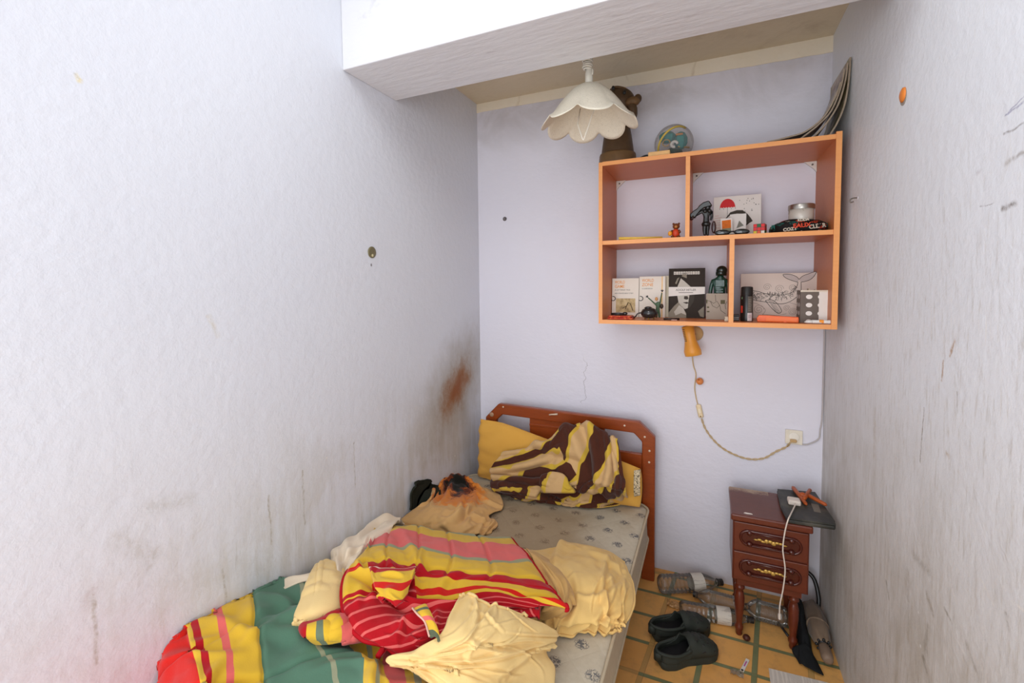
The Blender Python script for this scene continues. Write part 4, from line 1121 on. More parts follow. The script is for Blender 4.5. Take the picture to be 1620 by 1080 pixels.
# shade: eight fabric petals, scalloped hem
Rr = (at_y(1009, 190, ly_).x-at_y(862, 190, ly_).x)/2*0.97
zh = at_y(932, 205, ly_).z
def shade_fabric():
    t = NT('pleated_cream_fabric', 0.6, 0.25)
    o = t.obj()
    v = t.voronoi(o, 55, 'DISTANCE_TO_EDGE')[0]
    w = t.noise(o, 45, 4, 0.6, 1.5)
    lace = t.math('SUBTRACT', 1.0, t.step(t.math('ABSOLUTE', t.math('SUBTRACT', w, 0.5)), 0.0, 0.02))
    c = t.mix(t.noise(o, 5, 3), S(224, 214, 192), S(238, 230, 212))
    x, y, z = t.sep(o)
    c = t.mix(t.math('MULTIPLY', lace, t.math('MULTIPLY', 0.35, t.math('GREATER_THAN', 1.0, 0.0))), c, S(168, 156, 136))
    t.color(c)
    t.b.inputs['Subsurface Weight'].default_value = 0.0
    return t.m
M_SHADE = shade_fabric()
NP = 8
zr = at_y(932, 195, ly_).z                   # height of the rim
def shade_pt(u, a):
    """u 0 at the collar, 1 at the scalloped rim; a round the lamp."""
    pa = ((a+PI/2)*NP/(2*PI)) % 1.0
    s = abs(math.sin(PI*pa))
    dome = s**0.55                           # 1 across a petal, 0 in the valley between two petals
    r = Rr*(0.25+0.75*u**0.92)
    z = zt-(zt-zr)*(0.10*u+0.90*u**1.25)
    r *= 1-(0.04+0.11*u)*(1-dome) if u > 0.02 else 1
    z -= 0.030*u**1.5*(dome-0.35)            # rounded petal ends hang lower, notches sit higher
    k = max(0.0, (u-0.72)/0.28)
    r += Rr*0.07*k*k*(1-0.3*dome)            # the rim curls outward
    z += 0.012*k*k*(1-dome)
    return Vector((lx_+r*math.cos(a), ly_+r*math.sin(a), z))
mb = MB(); NU, NA = 18, NP*18
vs = [shade_pt(i/NU, 2*PI*j/NA-PI/2-0.02) for i in range(NU+1) for j in range(NA)]
fs = [(i*NA+j, i*NA+(j+1) % NA, (i+1)*NA+(j+1) % NA, (i+1)*NA+j) for i in range(NU) for j in range(NA)]
PH = 0
mb.add(vs, fs)
mb.build('shade', M_SHADE, lamp, True, solid=0.0018)
MB().lathe([(Rr*0.20, zt-0.008), (Rr*0.262, zt-0.004), (Rr*0.262, zt+0.001), (Rr*0.08, zt+0.005)], 24, Matrix.Translation((lx_, ly_, 0))).build('collar', M_SHADE, lamp, True)
MB().lathe([(0.02, zt-0.075), (0.022, zt-0.06), (0.022, zt-0.012)], 18, Matrix.Translation((lx_, ly_, 0))).build('bulb_holder', M_CORDW, lamp, 'auto')
# thin cord hanging out of the shade in a loop
q0 = at_y(941, 170, ly_-0.06); q1 = at_y(923, 222, ly_-0.08); q2 = at_y(914, 197, ly_-0.05); q3 = at_y(918, 172, ly_-0.03)
MB().tube([q0+Vector((0.004, 0.02, 0.03)), q0, q1+Vector((0.003, 0, 0.006)), q1, q1+Vector((-0.003, 0, 0.005)), q2, q3], 0.0024, 6).build('pull_cord', M_CORDW, lamp, True)

# ---------------------------------------------------------------- wall lamp under the shelf, its cord, switch and socket
M_AMBER = plain('amber_plastic', S(232, 158, 60), 0.4, 0.4, 0, 0.05)
wl0 = at_y(1100, 530, 2.375)
wl = thing('wall_lamp', 'orange-yellow bullet wall lamp pointing down beneath the shelf', 'lamp', (wl0.x, 2.39, wl0.z))
MB().lathe([(0.036, 0.0), (0.036, 0.008), (0.028, 0.016)], 24, Matrix.Translation((wl0.x, YB-0.001, wl0.z+0.006)) @ Matrix.Rotation(PI/2, 4, 'X')).build('wall_plate', plain('cream_old_plastic', S(206, 170, 118), 0.5), wl, True)
top = at_y(1088, 516, 2.305); bot = at_y(1097, 562, 2.30)
ax = (bot-top); Ln = ax.length
q = ax.normalized().to_track_quat('Z', 'Y').to_matrix().to_4x4()
Mq = Matrix.Translation(top) @ q
MB().lathe([(0.018, -0.002), (0.027, 0.0), (0.026, Ln*0.30), (0.025, Ln*0.48), (0.031, Ln*0.66), (0.038, Ln*0.84), (0.037, Ln*0.99), (0.034, Ln)], 28, Mq, cap=False).build('shade', M_AMBER, wl, True, solid=0.002)
cp = MB().lathe([(0.004, -0.004), (0.019, -0.003), (0.019, 0.004)], 20, Mq).build('end_cap', plain('brown_cap', S(150, 108, 60), 0.5), wl, True)
for s in (-1, 1):
    for k in range(8):
        a = PI*(0.5+0.5*s)+0.0
        MB().box((-0.0012, -0.007, Ln*(0.08+0.055*k)), (0.0016, 0.007, Ln*(0.08+0.055*k)+0.003), 0, Mq @ Matrix.Rotation((-2.45 if s < 0 else -0.75), 4, 'Z') @ Matrix.Translation((0.0262, 0, 0))).build('vent_slot', M_BLACK, wl)
MB().tube([(wl0.x-0.005, 2.385, wl0.z+0.004), (wl0.x-0.016, 2.345, wl0.z+0.010), tuple(top+ax*0.25)], 0.008, 8).build('swivel_arm', plain('brown_cap', S(150, 108, 60), 0.5), wl, True)

yw = YB-0.0045
cpx = [(1095, 560), (1097, 578), (1101, 592), (1099, 612), (1101, 628), (1104, 640)]
M_CORD = plain('tan_cord', S(204, 176, 132), 0.5)
cpts = catmull([at_y(x, y, yw) for x, y in cpx], 6)
cpx2 = [(1110, 662), (1116, 678), (1130, 697), (1150, 713), (1180, 725), (1207, 725), (1228, 714), (1245, 706), (1251, 697)]
c2 = catmull([at_y(x, y, yw) for x, y in cpx2], 10)
cord = thing('lamp_cord', 'twisted tan cord running from the wall lamp down to the socket', 'cord', tuple(cpts[0]))
mb = MB(); mb.tube(cpts, 0.0028, 6)
def twist(line, ph):
    out = []
    d = 0
    for i, p in enumerate(line):
        if i: d += (p-line[i-1]).length
        t = (line[min(i+1, len(line)-1)]-line[max(i-1, 0)]).normalized()
        s = Vector((0, 1, 0)).cross(t)
        out.append(p+s*(0.0034*math.sin(d*2*PI/0.055+ph))+Vector((0, 0.0018*math.cos(d*2*PI/0.055+ph), 0)))
    return out
mb.tube(twist(c2, 0), 0.0024, 6); mb.tube(twist(c2, PI), 0.0024, 6)
mb.build('flex', M_CORD, cord, True)
swc = at_y(1107, 650, YB-0.010)
d_ = (at_y(1110, 661, YB-0.01)-at_y(1104, 639, YB-0.01)).normalized()
Mq = Matrix.Translation(swc) @ Matrix.Rotation(math.atan2(d_.x, -d_.z), 4, 'Y').inverted() if False else Matrix.Translation(swc) @ Matrix.Rotation(-0.22, 4, 'Y')
sw = MB().box((-0.0125, -0.009, -0.034), (0.0125, 0.009, 0.034), 0, Mq).build('inline_switch', plain('cream_switch', S(228, 206, 168), 0.4), cord, bevel=0.008, seg=3)
MB().box((-0.006, -0.012, -0.010), (0.006, -0.008, 0.014), 0, Mq).build('rocker', plain('cream_rocker', S(236, 220, 190), 0.35), sw, bevel=0.002)
MB().sphere(swc+Vector((0.004, -0.0095, -0.024)), 0.0032, 8, 6).build('screw', plain('rust_screw', S(120, 84, 50), 0.5), sw, True)
# orange ball hung on the wall beside the cord
bc = at_y(1107, 603, YB-0.017)
bl = thing('orange_ball', 'small orange ball stuck to the wall beside the lamp cord', 'ball', tuple(bc))
MB().sphere(bc, 0.0170, 20, 14).build('ball', plain('orange_ball', S(222, 136, 76), 0.55, 0.3, 0, 0.12, 60, 0.15), bl, True)
MB().sphere(bc+Vector((-0.004, -0.015, 0.010)), (0.004, 0.003, 0.003), 8, 6).build('dimple', plain('brown_spot', S(150, 92, 50), 0.6), bl, True)
# socket
s0 = at_y(1242, 678, YB); s1 = at_y(1269, 703, YB)
so = thing('wall_socket', 'cream square wall socket with the lamp plug in it', 'socket', ((s0.x+s1.x)/2, YB, (s0.z+s1.z)/2))
plt = MB().box((s0.x, YB-0.012, s1.z), (s1.x, YB-0.0005, s0.z)).build('plate', plain('socket_cream', S(232, 222, 204), 0.35), so, bevel=0.003)
MB().lathe([(0.021, 0), (0.021, 0.004), (0.019, 0.0045)], 28, Matrix.Translation(((s0.x+s1.x)/2, YB-0.0118, (s0.z+s1.z)/2+0.002)) @ Matrix.Rotation(PI/2, 4, 'X')).build('socket_ring', plain('socket_white', S(240, 232, 218), 0.35), so, True)
p_ = at_y(1255, 697, YB-0.02)
MB().box(p_-Vector((0.013, 0.012, 0.006)), p_+Vector((0.013, 0.006, 0.007))).build('plug', plain('plug_tan', S(196, 160, 110), 0.45), so, bevel=0.004)
MB().tube([p_+Vector((-0.004, -0.008, -0.002)), at_y(1250, 700, YB-0.02), at_y(1245, 706, yw)], 0.0028, 6).build('plug_lead', M_CORD, so, True)
# supply cable climbing the corner
cx_ = catmull([at_y(1269, 703, YB-0.005), at_y(1280, 702, YB-0.005), at_y(1295, 694, YB-0.005), (XR-0.012, YB-0.005, at_y(1303, 680, YB).z), (XR-0.006, YB-0.005, at_y(1304, 660, YB).z), (XR-0.005, YB-0.005, 1.05), (XR-0.005, YB-0.005, SZ0+0.03)], 8)
o = MB().tube(cx_, 0.0035, 6).build('supply_cable', plain('painted_cable', S(188, 180, 178), 0.5), None, True)
tag(o, 'grey painted cable running from the socket up the right corner to the shelf', 'cable')
# ---------------------------------------------------------------- small fixings on the walls
c = at_y(800, 346, YB)
nl = thing('wall_nail', 'bent dark nail sticking out of the back wall, left of the lamp', 'nail', tuple(c))
MB().tube([c, c+Vector((0.006, -0.012, 0.001)), c+Vector((0.010, -0.020, -0.003))], 0.0022, 6).build('shaft', M_DARK, nl, True)
MB().lathe([(0.013, 0), (0.012, 0.002), (0.004, 0.003)], 9, Matrix.Translation(c+Vector((-0.006, -0.0003, 0))) @ Matrix.Rotation(PI/2, 4, 'X')).build('plaster_chip', plain('dark_plaster', S(112, 104, 104), 0.8), nl)
c = at_x(588, 399, XL)
ds = thing('wall_disc', 'oval tarnished metal disc on the left wall', 'disc', tuple(c))
Mq = Matrix.Translation(c) @ Matrix.Rotation(PI/2, 4, 'Y')
MB().lathe([(0.0235, 0.0003), (0.0235, 0.003), (0.020, 0.005), (0.008, 0.0042)], 24, Mq).build('plate', plain('tarnished_brass', S(122, 114, 84), 0.4, 0.5, 0.3, 0.35, 60), ds, True)
MB().sphere(c+Vector((0.005, 0.0, -0.013)), (0.002, 0.006, 0.006), 10, 6).build('rivet', plain('pale_brass', S(200, 190, 150), 0.4), ds, True)
c = at_x(587, 419, XL)
o = MB().sphere(c+Vector((0.001, 0, 0)), (0.0018, 0.004, 0.006), 8, 6).build('wall_plug', plain('grey_plug', S(140, 136, 140), 0.6), None, True); tag(o, 'tiny grey wall plug just below the metal disc on the left wall', 'plug')
c = at_x(1430, 150, XR)
os_ = thing('orange_stopper', 'orange oval stopper pressed into the right wall', 'stopper', tuple(c))
Mq = Matrix.Translation(c) @ Matrix.Rotation(-PI/2, 4, 'Y')
MB().lathe([(0.0195, 0.0003), (0.019, 0.004), (0.012, 0.007), (0.004, 0.008)], 20, Mq).build('cap', plain('orange_cap', S(226, 132, 56), 0.45), os_, True)
MB().lathe([(0.0225, 0.0), (0.0225, 0.0015)], 14, Mq @ Matrix.Translation((-0.005, 0, 0))).build('plaster_ring', plain('grey_plaster', S(160, 150, 140), 0.8), os_)
c = at_x(1357, 313, XR)
hk = thing('wall_hook', 'small metal hook screwed into the right wall, right of the shelf', 'hook', tuple(c))
MB().tube(catmull([c, c+Vector((-0.014, 0, 0)), c+Vector((-0.022, 0, -0.006)), c+Vector((-0.020, 0, -0.014)), c+Vector((-0.012, 0, -0.012))], 5), 0.0022, 6).build('hook', M_SCREW, hk, True)
MB().lathe([(0.006, 0), (0.006, 0.002)], 12, Matrix.Translation(c) @ Matrix.Rotation(-PI/2, 4, 'Y')).build('washer', plain('pale_plaster_dot', S(214, 208, 210), 0.8), hk)

# ---------------------------------------------------------------- bed: headboard, rails and slats
M_MAHOG = NT('mahogany_varnish', 0.28, 0.5)
_P = M_MAHOG.pos()
_g = M_MAHOG.noise(M_MAHOG.scale(_P, (4, 20, 20)), 3.0, 5, 0.6, 0.8)
M_MAHOG.color(M_MAHOG.mix(_g, S(116, 46, 14), S(162, 74, 26))); M_MAHOG = M_MAHOG.m
HB0, HB1 = 2.275, 2.310
bed = thing('bed', 'single wooden bed with an octagonal mahogany headboard against the back wall', 'bed', (-0.72, HB1, 0))
outer = [(-1.175, 0.0), (-1.175, 0.735), (-1.092, 0.820), (-0.316, 0.805), (-0.239, 0.735), (-0.239, 0.0)]
inner = [(-1.108, 0.0), (-1.108, 0.722), (-1.070, 0.760), (-0.342, 0.744), (-0.302, 0.704), (-0.302, 0.0)]
MB().ring(outer, inner, HB0, HB1, 'xz', closed=False).build('headboard_frame', M_MAHOG, bed, bevel=0.006)
MB().box((-0.907, HB0+0.010, 0.56), (-0.490, HB1-0.006, 0.757)).build('centre_panel', M_MAHOG, bed, bevel=0.004)
MB().box((-1.108, HB0+0.008, 0.36), (-0.302, HB1-0.004, 0.640)).build('lower_panel', M_MAHOG, bed, bevel=0.004)
MB().box((-0.907, HB0+0.006, 0.715), (-0.490, HB0+0.012, 0.727)).build('groove_strip', M_MAHOG, bed, bevel=0.002)
M_PALE = plain('pale_plug', S(222, 200, 176), 0.5)
for px, py in ((796, 643.5), (928, 666), (988, 673), (1020, 691), (1027.5, 713), (1027, 731)):
    c = at_y(px, py, HB0)
    MB().lathe([(0.0052, 0), (0.0052, 0.0015), (0.003, 0.003)], 12, Matrix.Translation(c+Vector((0, 0.0003, 0))) @ Matrix.Rotation(PI/2, 4, 'X')).build('screw_cap', M_PALE, bed, True)
c = at_y(778, 655.5, HB0)
MB().lathe([(0.013, 0), (0.013, 0.002), (0.007, 0.004)], 16, Matrix.Translation(c+Vector((0, 0.0003, 0))) @ Matrix.Rotation(PI/2, 4, 'X')).build('washer', plain('dull_washer', S(176, 140, 110), 0.4), bed, True)
a, b_ = at_y(869, 656, HB0-0.004), at_y(882, 655, HB0-0.004)
MB().tube([a, a*0.7+b_*0.3+Vector((0, -0.003, 0.002)), b_], [0.004, 0.0035, 0.005], 8).build('paper_shred', M_PALE, bed, True)
MB().box((-1.20, 0.36, 0.10), (-1.165, HB0, 0.245)).build('side_rail', M_MAHOG, bed, bevel=0.003)
MB().box((-0.350, 0.36, 0.10), (-0.318, HB0, 0.245)).build('side_rail', M_MAHOG, bed, bevel=0.003)
MB().box((-1.20, 0.33, 0.0), (-0.318, 0.362, 0.36)).build('foot_board', M_MAHOG, bed, bevel=0.003)
for k in range(10):
    y0 = 0.45+0.185*k
    MB().box((-1.166, y0, 0.222), (-0.349, y0+0.07, 0.244)).build('slat', plain('slat_wood', S(176, 130, 84), 0.6), bed)

# ---------------------------------------------------------------- mattress
MT = 0.400
mat_t = NT('mattress_ticking', 0.75, 0.15)
P_ = mat_t.pos(); x, y, z = mat_t.sep(P_)
base = mat_t.mix(mat_t.noise(P_, 60, 3), S(190, 178, 154), S(208, 197, 176))
u = mat_t.math('DIVIDE', x, 0.115); v = mat_t.math('DIVIDE', y, 0.095)
row = mat_t.math('FLOOR', v)
u = mat_t.math('ADD', u, mat_t.math('MULTIPLY', row, 0.5))
fu = mat_t.math('SUBTRACT', mat_t.math('FRACT', u), 0.5); fv = mat_t.math('SUBTRACT', mat_t.math('FRACT', v), 0.5)
rr = mat_t.math('SQRT', mat_t.math('ADD', mat_t.math('MULTIPLY', mat_t.math('MULTIPLY', fu, fu), 1.6), mat_t.math('MULTIPLY', mat_t.math('MULTIPLY', fv, fv), 1.3)))
petal = mat_t.noise(mat_t.scale(P_, (1, 1, 0)), 85, 2, 0.6, 1.0)
spr = mat_t.math('MULTIPLY', mat_t.math('LESS_THAN', mat_t.math('ADD', rr, mat_t.math('MULTIPLY', mat_t.math('SUBTRACT', petal, 0.5), 0.8)), 0.26), mat_t.step(petal, 0.42, 0.52))
onTop = mat_t.math('GREATER_THAN', z, MT-0.05)
col = mat_t.mix(mat_t.math('MULTIPLY', mat_t.math('MULTIPLY', spr, onTop), 0.85), base, S(84, 86, 94))
# tan body stain down the middle, cleaner along the right edge
n1 = mat_t.noise(P_, 4.0, 5, 0.6)
stain = mat_t.math('MULTIPLY', mat_t.math('SUBTRACT', 1.0, mat_t.step(mat_t.math('ADD', x, mat_t.math('MULTIPLY', mat_t.math('SUBTRACT', n1, 0.5), 0.35)), -0.62, -0.34)), mat_t.math('SUBTRACT', 1.0, mat_t.step(y, 1.98, 2.16)))
col = mat_t.mix(mat_t.math('MULTIPLY', stain, 0.68), col, S(148, 120, 84))
col = mat_t.mix(mat_t.math('MULTIPLY', mat_t.step(n1, 0.55, 0.75), 0.3), col, S(160, 136, 104))
mat_t.color(col)
q1 = mat_t.math('ABSOLUTE', mat_t.math('SINE', mat_t.math('MULTIPLY', mat_t.math('ADD', x, y), 22.0)))
q2 = mat_t.math('ABSOLUTE', mat_t.math('SINE', mat_t.math('MULTIPLY', mat_t.math('SUBTRACT', x, y), 22.0)))
mat_t.bump(mat_t.math('ADD', mat_t.math('POWER', mat_t.math('MULTIPLY', q1, q2), 0.5), mat_t.math('MULTIPLY', mat_t.noise(P_, 90, 2), 0.3)), 0.20, 0.008)
MX0, MX1, MY0, MY1, MZ_ = XL+0.005, -0.262, 0.37, 2.262, 0.247
mat_o = thing('mattress', 'worn beige mattress with grey flower sprigs lying on the bed', 'mattress', (-0.76, 1.3, MZ_))
def rrect(x0, x1, y0, y1, r, n=7):
    out = []
    for cx, cy, a0 in ((x1-r, y1-r, 0), (x0+r, y1-r, PI/2), (x0+r, y0+r, PI), (x1-r, y0+r, 1.5*PI)):
        for k in range(n+1):
            a = a0+PI/2*k/n; out.append((cx+r*math.cos(a), cy+r*math.sin(a)))
    return out
mb = MB()
rings = [(0.010, MZ_), (0.0, MZ_+0.010), (0.004, MT-0.075), (0.0, MT-0.012), (0.008, MT-0.003), (0.03, MT), (0.20, MT)]
R0 = None; prev = None
NXY = None
for ins, zz in rings:
    pts = rrect(MX0+ins, MX1-ins, MY0+ins, MY1-ins, max(0.02, 0.07-ins*0.5))
    i0 = len(mb.v)
    for px, py in pts: mb.v.append(Vector((px, py, zz)))
    n = len(pts)
    if prev is not None:
        for k in range(n):
            mb.f.append([prev+k, prev+(k+1) % n, i0+(k+1) % n, i0+k]); mb.mi.append(0)
    else:
        mb.f.append(list(range(n))[::-1]); mb.mi.append(0)
    prev = i0
mb.f.append([prev+k for k in range(n)]); mb.mi.append(0)
mb.build('body', mat_t.m, mat_o, 'auto')
M_PIPE = plain('beige_piping', S(196, 180, 152), 0.7)
for zz in (MT-0.004, MZ_+0.008):
    MB().tube([(px, py, zz) for px, py in rrect(MX0+0.002, MX1+0.001, MY0-0.001, MY1+0.001, 0.07)], 0.0055, 8, closed=True).build('piping', M_PIPE, mat_o, True)


# ---------------------------------------------------------------- cloth
def patch(ctrl, nu, nv):
    """smooth sheet through a grid of control points; returns rows of points."""
    G = []
    for row in ctrl:
        r = []
        for c in row:
            if isinstance(c, Vector): r.append(c)
            else: r.append(at_z(*c))
        G.append(r)
    def interp(line, n):
        out = []
        m_ = len(line)-1
        for k in range(n+1):
            t = k/n*m_; i = min(int(t), m_-1); f = t-i
            p0 = line[i-1] if i > 0 else line[0]*2-line[1]
            p1, p2 = line[i], line[i+1]
            p3 = line[i+2] if i+2 <= m_ else line[m_]*2-line[m_-1]
            out.append(0.5*((2*p1)+(p2-p0)*f+(2*p0-5*p1+4*p2-p3)*f*f+(3*p1-p0-3*p2+p3)*f**3))
        return out
    rows = [interp(r, nu) for r in G]
    cols = [interp([rows[j][i] for j in range(len(rows))], nv) for i in range(nu+1)]
    return [[cols[i][j] for i in range(nu+1)] for j in range(nv+1)]


def creases(seed, n, amp, wid, lmin=0.25, lmax=0.7, ang=None):
    """random folds in the sheet's own (u, v): ridge with a valley beside it."""
    R = random.Random(seed); L = []
    for _ in range(n):
        a = R.uniform(0, PI) if ang is None else R.gauss(ang, 0.5)
        L.append((R.random(), R.random(), math.cos(a), math.sin(a), R.uniform(lmin, lmax)/2, R.uniform(0.6, 1.4)*wid, R.uniform(0.4, 1.0)*amp, R.uniform(-0.5, 0.5), R.choice((-1, 1))))
    return L


def crease_h(L, u, v):
    h = 0.0
    for cu, cv_, ca, sa, hl, w, am, bend, sg in L:
        du, dv = u-cu, v-cv_
        s = du*ca+dv*sa
        if abs(s) > hl*1.2: continue
        d = (-du*sa+dv*ca)-bend*s*s/hl
        if abs(d) > 4*w: continue
        fall = max(0.0, 1-(s/hl)**2)
        h += am*fall*(math.exp(-(d/w)**2)-0.75*math.exp(-((d-sg*1.6*w)/(0.9*w))**2))
    return h


def cloth(name, ctrl, mat, parent=None, nu=110, nv=110, low=0.012, fold=None, seam=None, thick=0.006, zmin=MT+0.004, seed=0, edge=0.0, ripple=0.0):
    rows = patch(ctrl, nu, nv)
    if zmin > 0.1: zmin = MT+thick+0.0015
    out = []
    for j in range(nv+1):
        for i in range(nu+1):
            p = rows[j][i]
            a = rows[j][min(i+1, nu)]-rows[j][max(i-1, 0)]
            b = rows[min(j+1, nv)][i]-rows[max(j-1, 0)][i]
            n = a.cross(b)
            if n.length > 1e-12: n.normalize()
            if n.z < 0: n = -n
            u, v = i/nu, j/nv
            h = low*mnoise.noise((p.x*7+seed*3.1, p.y*7, p.z*7+seed))+0.4*low*mnoise.noise((p.x*19, p.y*19+seed, p.z*19))
            if fold: h += crease_h(fold, u, v)
            if seam: h += seam(u, v)
            if ripple: h += ripple*mnoise.noise((p.x*45, p.y*45+seed*2, p.z*45))
            q = p+n*h
            if edge:
                k = min(u, 1-u, v, 1-v)
                if k < 0.04: q = q - n*edge*(1-k/0.04)**2
            if q.z < zmin: q.z = zmin+0.15*0
            q.x = max(q.x, XL+0.004)
            out.append(q)
    me = bpy.data.meshes.new(name)
    fs = [(j*(nu+1)+i, j*(nu+1)+i+1, (j+1)*(nu+1)+i+1, (j+1)*(nu+1)+i) for j in range(nv) for i in range(nu)]
    me.from_pydata([tuple(p) for p in out], [], fs)
    # faces look up
    if me.polygons[len(fs)//2].normal.z < 0: me.flip_normals()
    uvl = me.uv_layers.new(name='UVMap')
    idx = np.empty(len(me.loops), dtype=np.int32); me.loops.foreach_get('vertex_index', idx)
    uvs = np.stack([(idx % (nu+1))/nu, (idx//(nu+1))/nv], axis=1).astype(np.float32)
    uvl.data.foreach_set('uv', uvs.ravel())
    me.polygons.foreach_set('use_smooth', [True]*len(fs))
    me.materials.append(mat); me.update()
    o = bpy.data.objects.new(name, me); COL.objects.link(o)
    if parent is not None:
        o.parent = parent; o.matrix_parent_inverse = mw(parent).inverted()
    s = o.modifiers.new('solid', 'SOLIDIFY'); s.thickness = thick; s.offset = -1
    o['_n'] = 0; del o['_n']
    grid = [[out[j*(nu+1)+i] for i in range(nu+1)] for j in range(nv+1)]
    return o, grid


def border(grid, sides='tblr'):
    nv, nu = len(grid)-1, len(grid[0])-1
    return [grid[0][i] for i in range(nu)]+[grid[j][nu] for j in range(nv)]+[grid[nv][i] for i in range(nu, 0, -1)]+[grid[j][0] for j in range(nv, 0, -1)]


def cotton(name, rough=0.8):
    t = NT(name, rough, 0.12)
    t.b.inputs['Sheen Weight'].default_value = 0.15
    return t


def weave(t, strength=0.12):
    o = t.obj()
    t.bump(t.math('ADD', t.noise(o, 260, 2), t.math('MULTIPLY', t.noise(o, 30, 4), 1.2)), strength, 0.004)


C_RED = S(178, 16, 28); C_RED2 = S(206, 30, 20); C_YEL = S(222, 178, 52); C_PINK = S(226, 104, 98); C_SAGE = S(156, 156, 118); C_GREEN = S(86, 122, 100)


def stripes(t, coord, stops, wob=0.012, seed=0.0):
    """hard-edged woven stripes along one coordinate, slightly wavy."""
    o = t.obj()
    c = t.math('ADD', coord, t.math('MULTIPLY', t.math('SUBTRACT', t.noise(t.scale(o, (1, 1, 1), (seed, 0, 0)), 14, 3), 0.5), wob))
    s = sorted(stops)
    return t.ramp(c, s, True)


# ---- comforter in green, yellow and red, heaped along the left wall at the foot
t = cotton('striped_comforter')
su, sv_, _z = t.sep(t.uv())
col = stripes(t, su, [(0.0, C_RED2), (0.138, C_YEL), (0.178, C_RED), (0.218, C_YEL), (0.288, C_PINK), (0.318, C_YEL), (0.425, C_GREEN), (0.655, C_YEL), (0.700, C_SAGE), (0.716, C_YEL), (0.752, C_PINK), (0.815, C_YEL), (0.835, C_SAGE), (0.850, C_YEL), (0.872, C_RED)], 0.006)
redf = t.math('MULTIPLY', t.math('GREATER_THAN', su, 0.874), t.math('LESS_THAN', t.math('FRACT', t.math('ADD', t.math('MULTIPLY', sv_, 10.5), t.math('MULTIPLY', su, 22.0))), 0.22))
col = t.mix(redf, col, C_PINK)
# thin pale line through the green field
ln = t.math('LESS_THAN', t.math('ABSOLUTE', t.math('SUBTRACT', t.math('ADD', su, t.math('MULTIPLY', t.math('SUBTRACT', t.noise(t.obj(), 9, 2), 0.5), 0.03)), 0.567)), 0.006)
col = t.mix(ln, col, S(150, 152, 122))
t.color(col); weave(t); M_COMF = t.m
def X_(px, py, x=-1.262): return at_x(px, py, x)
ctrl = [
    [X_(262, 1040), X_(283, 1012), X_(303, 995), X_(340, 972), X_(383, 948), X_(435, 928), X_(487, 925), (540, 930, .50), (600, 950, .47), (650, 960, .46), (700, 980, .45)],
    [X_(252, 1060), X_(285, 1002), X_(306, 984), X_(342, 964), X_(386, 941), X_(438, 919), (492, 917, .545), (545, 935, .54), (600, 960, .50), (655, 975, .47), (710, 990, .45)],
    [X_(245, 1080), (290, 1030, .60), (316, 1014, .605), (352, 1000, .60), (393, 985, .60), (446, 968, .575), (500, 960, .555), (552, 972, .53), (605, 985, .50), (660, 1000, .47), (720, 1005, .45)],
    [X_(228, 1120), (297, 1062, .60), (326, 1052, .61), (361, 1042, .60), (401, 1030, .59), (458, 1020, .565), (512, 1008, .555), (565, 1006, .54), (622, 1010, .51), (680, 1030, .48), (740, 1030, .46)],
    [X_(205, 1175), (300, 1105, .59), (330, 1098, .60), (366, 1090, .59), (407, 1085, .58), (470, 1062, .57), (545, 1042, .56), (590, 1045, .555), (632, 1055, .545), (700, 1062, .51), (770, 1070, .48)],
    [X_(175, 1240), (285, 1190, .57), (325, 1180, .575), (370, 1170, .57), (415, 1160, .56), (480, 1120, .55), (552, 1085, .565), (595, 1095, .58), (640, 1100, .57), (705, 1105, .53), (790, 1120, .48)],
    [X_(120, 1400, ), (250, 1330, .52), (310, 1310, .53), (370, 1290, .53), (430, 1270, .52), (500, 1220, .50), (575, 1180, .50), (620, 1190, .50), (680, 1200, .49), (740, 1210, .47), (820, 1220, .45)],
]
for j_, r_ in enumerate(ctrl[:4]):
    for k in range(7, 11):
        if not isinstance(r_[k], Vector): r_[k] = (r_[k][0], r_[k][1], min(r_[k][2], 0.44+0.02*j_))
ctrl.append([Vector(((p if isinstance(p, Vector) else at_z(*p)).x, min((p if isinstance(p, Vector) else at_z(*p)).y-0.06, 0.42), MT+0.035)) for p in ctrl[-1]])
fo = creases(21, 22, 0.012, 0.028, 0.2, 0.5) + creases(22, 12, 0.016, 0.03, 0.25, 0.6, 1.2) 
def seamq(u, v):
    v = v*7/6
    return -0.010*math.exp(-((v-0.33-0.02*math.sin(9*u))/0.012)**2)-0.010*math.exp(-((v-0.62)/0.012)**2)-0.010*math.exp(-((u-0.425)/0.006)**2)
comf, g = cloth('comforter', ctrl, M_COMF, None, 190, 163, 0.012, fo, seamq, 0.012, seed=1, edge=0.012)
tag(comf, 'padded comforter in green, yellow and red stripes heaped along the left wall at the foot of the bed', 'comforter')
comf['label'] = 'padded green comforter with yellow and red end stripes, heaped against the left wall'

# ---- pale flowered sheet bunched behind the quilt
t = cotton('flowered_sheet')
o = t.obj()
vo = t.voronoi(o, 9.0)
fl = t.math('MULTIPLY', t.math('SUBTRACT', 1.0, t.step(t.math('ADD', vo['Distance'], t.math('MULTIPLY', t.noise(o, 50, 2), 0.18)), 0.26, 0.34)), t.step(t.sep(vo['Color'])[0], 0.5, 0.52))
heart = t.math('SUBTRACT', 1.0, t.step(vo['Distance'], 0.08, 0.13))
c = t.mix(t.noise(o, 8, 3), S(232, 212, 182), S(238, 220, 196))
c = t.mix(t.math('MULTIPLY', fl, 0.75), c, S(228, 160, 160))
c = t.mix(t.math('MULTIPLY', t.math('MULTIPLY', fl, heart), 0.9), c, S(230, 200, 90))
t.color(c); weave(t); M_FLOR = t.m
shf = thing('flowered_sheet', 'pale cream sheet with pink flowers bunched along the wall behind the red quilt', 'sheet', (-1.1, 1.2, MT))
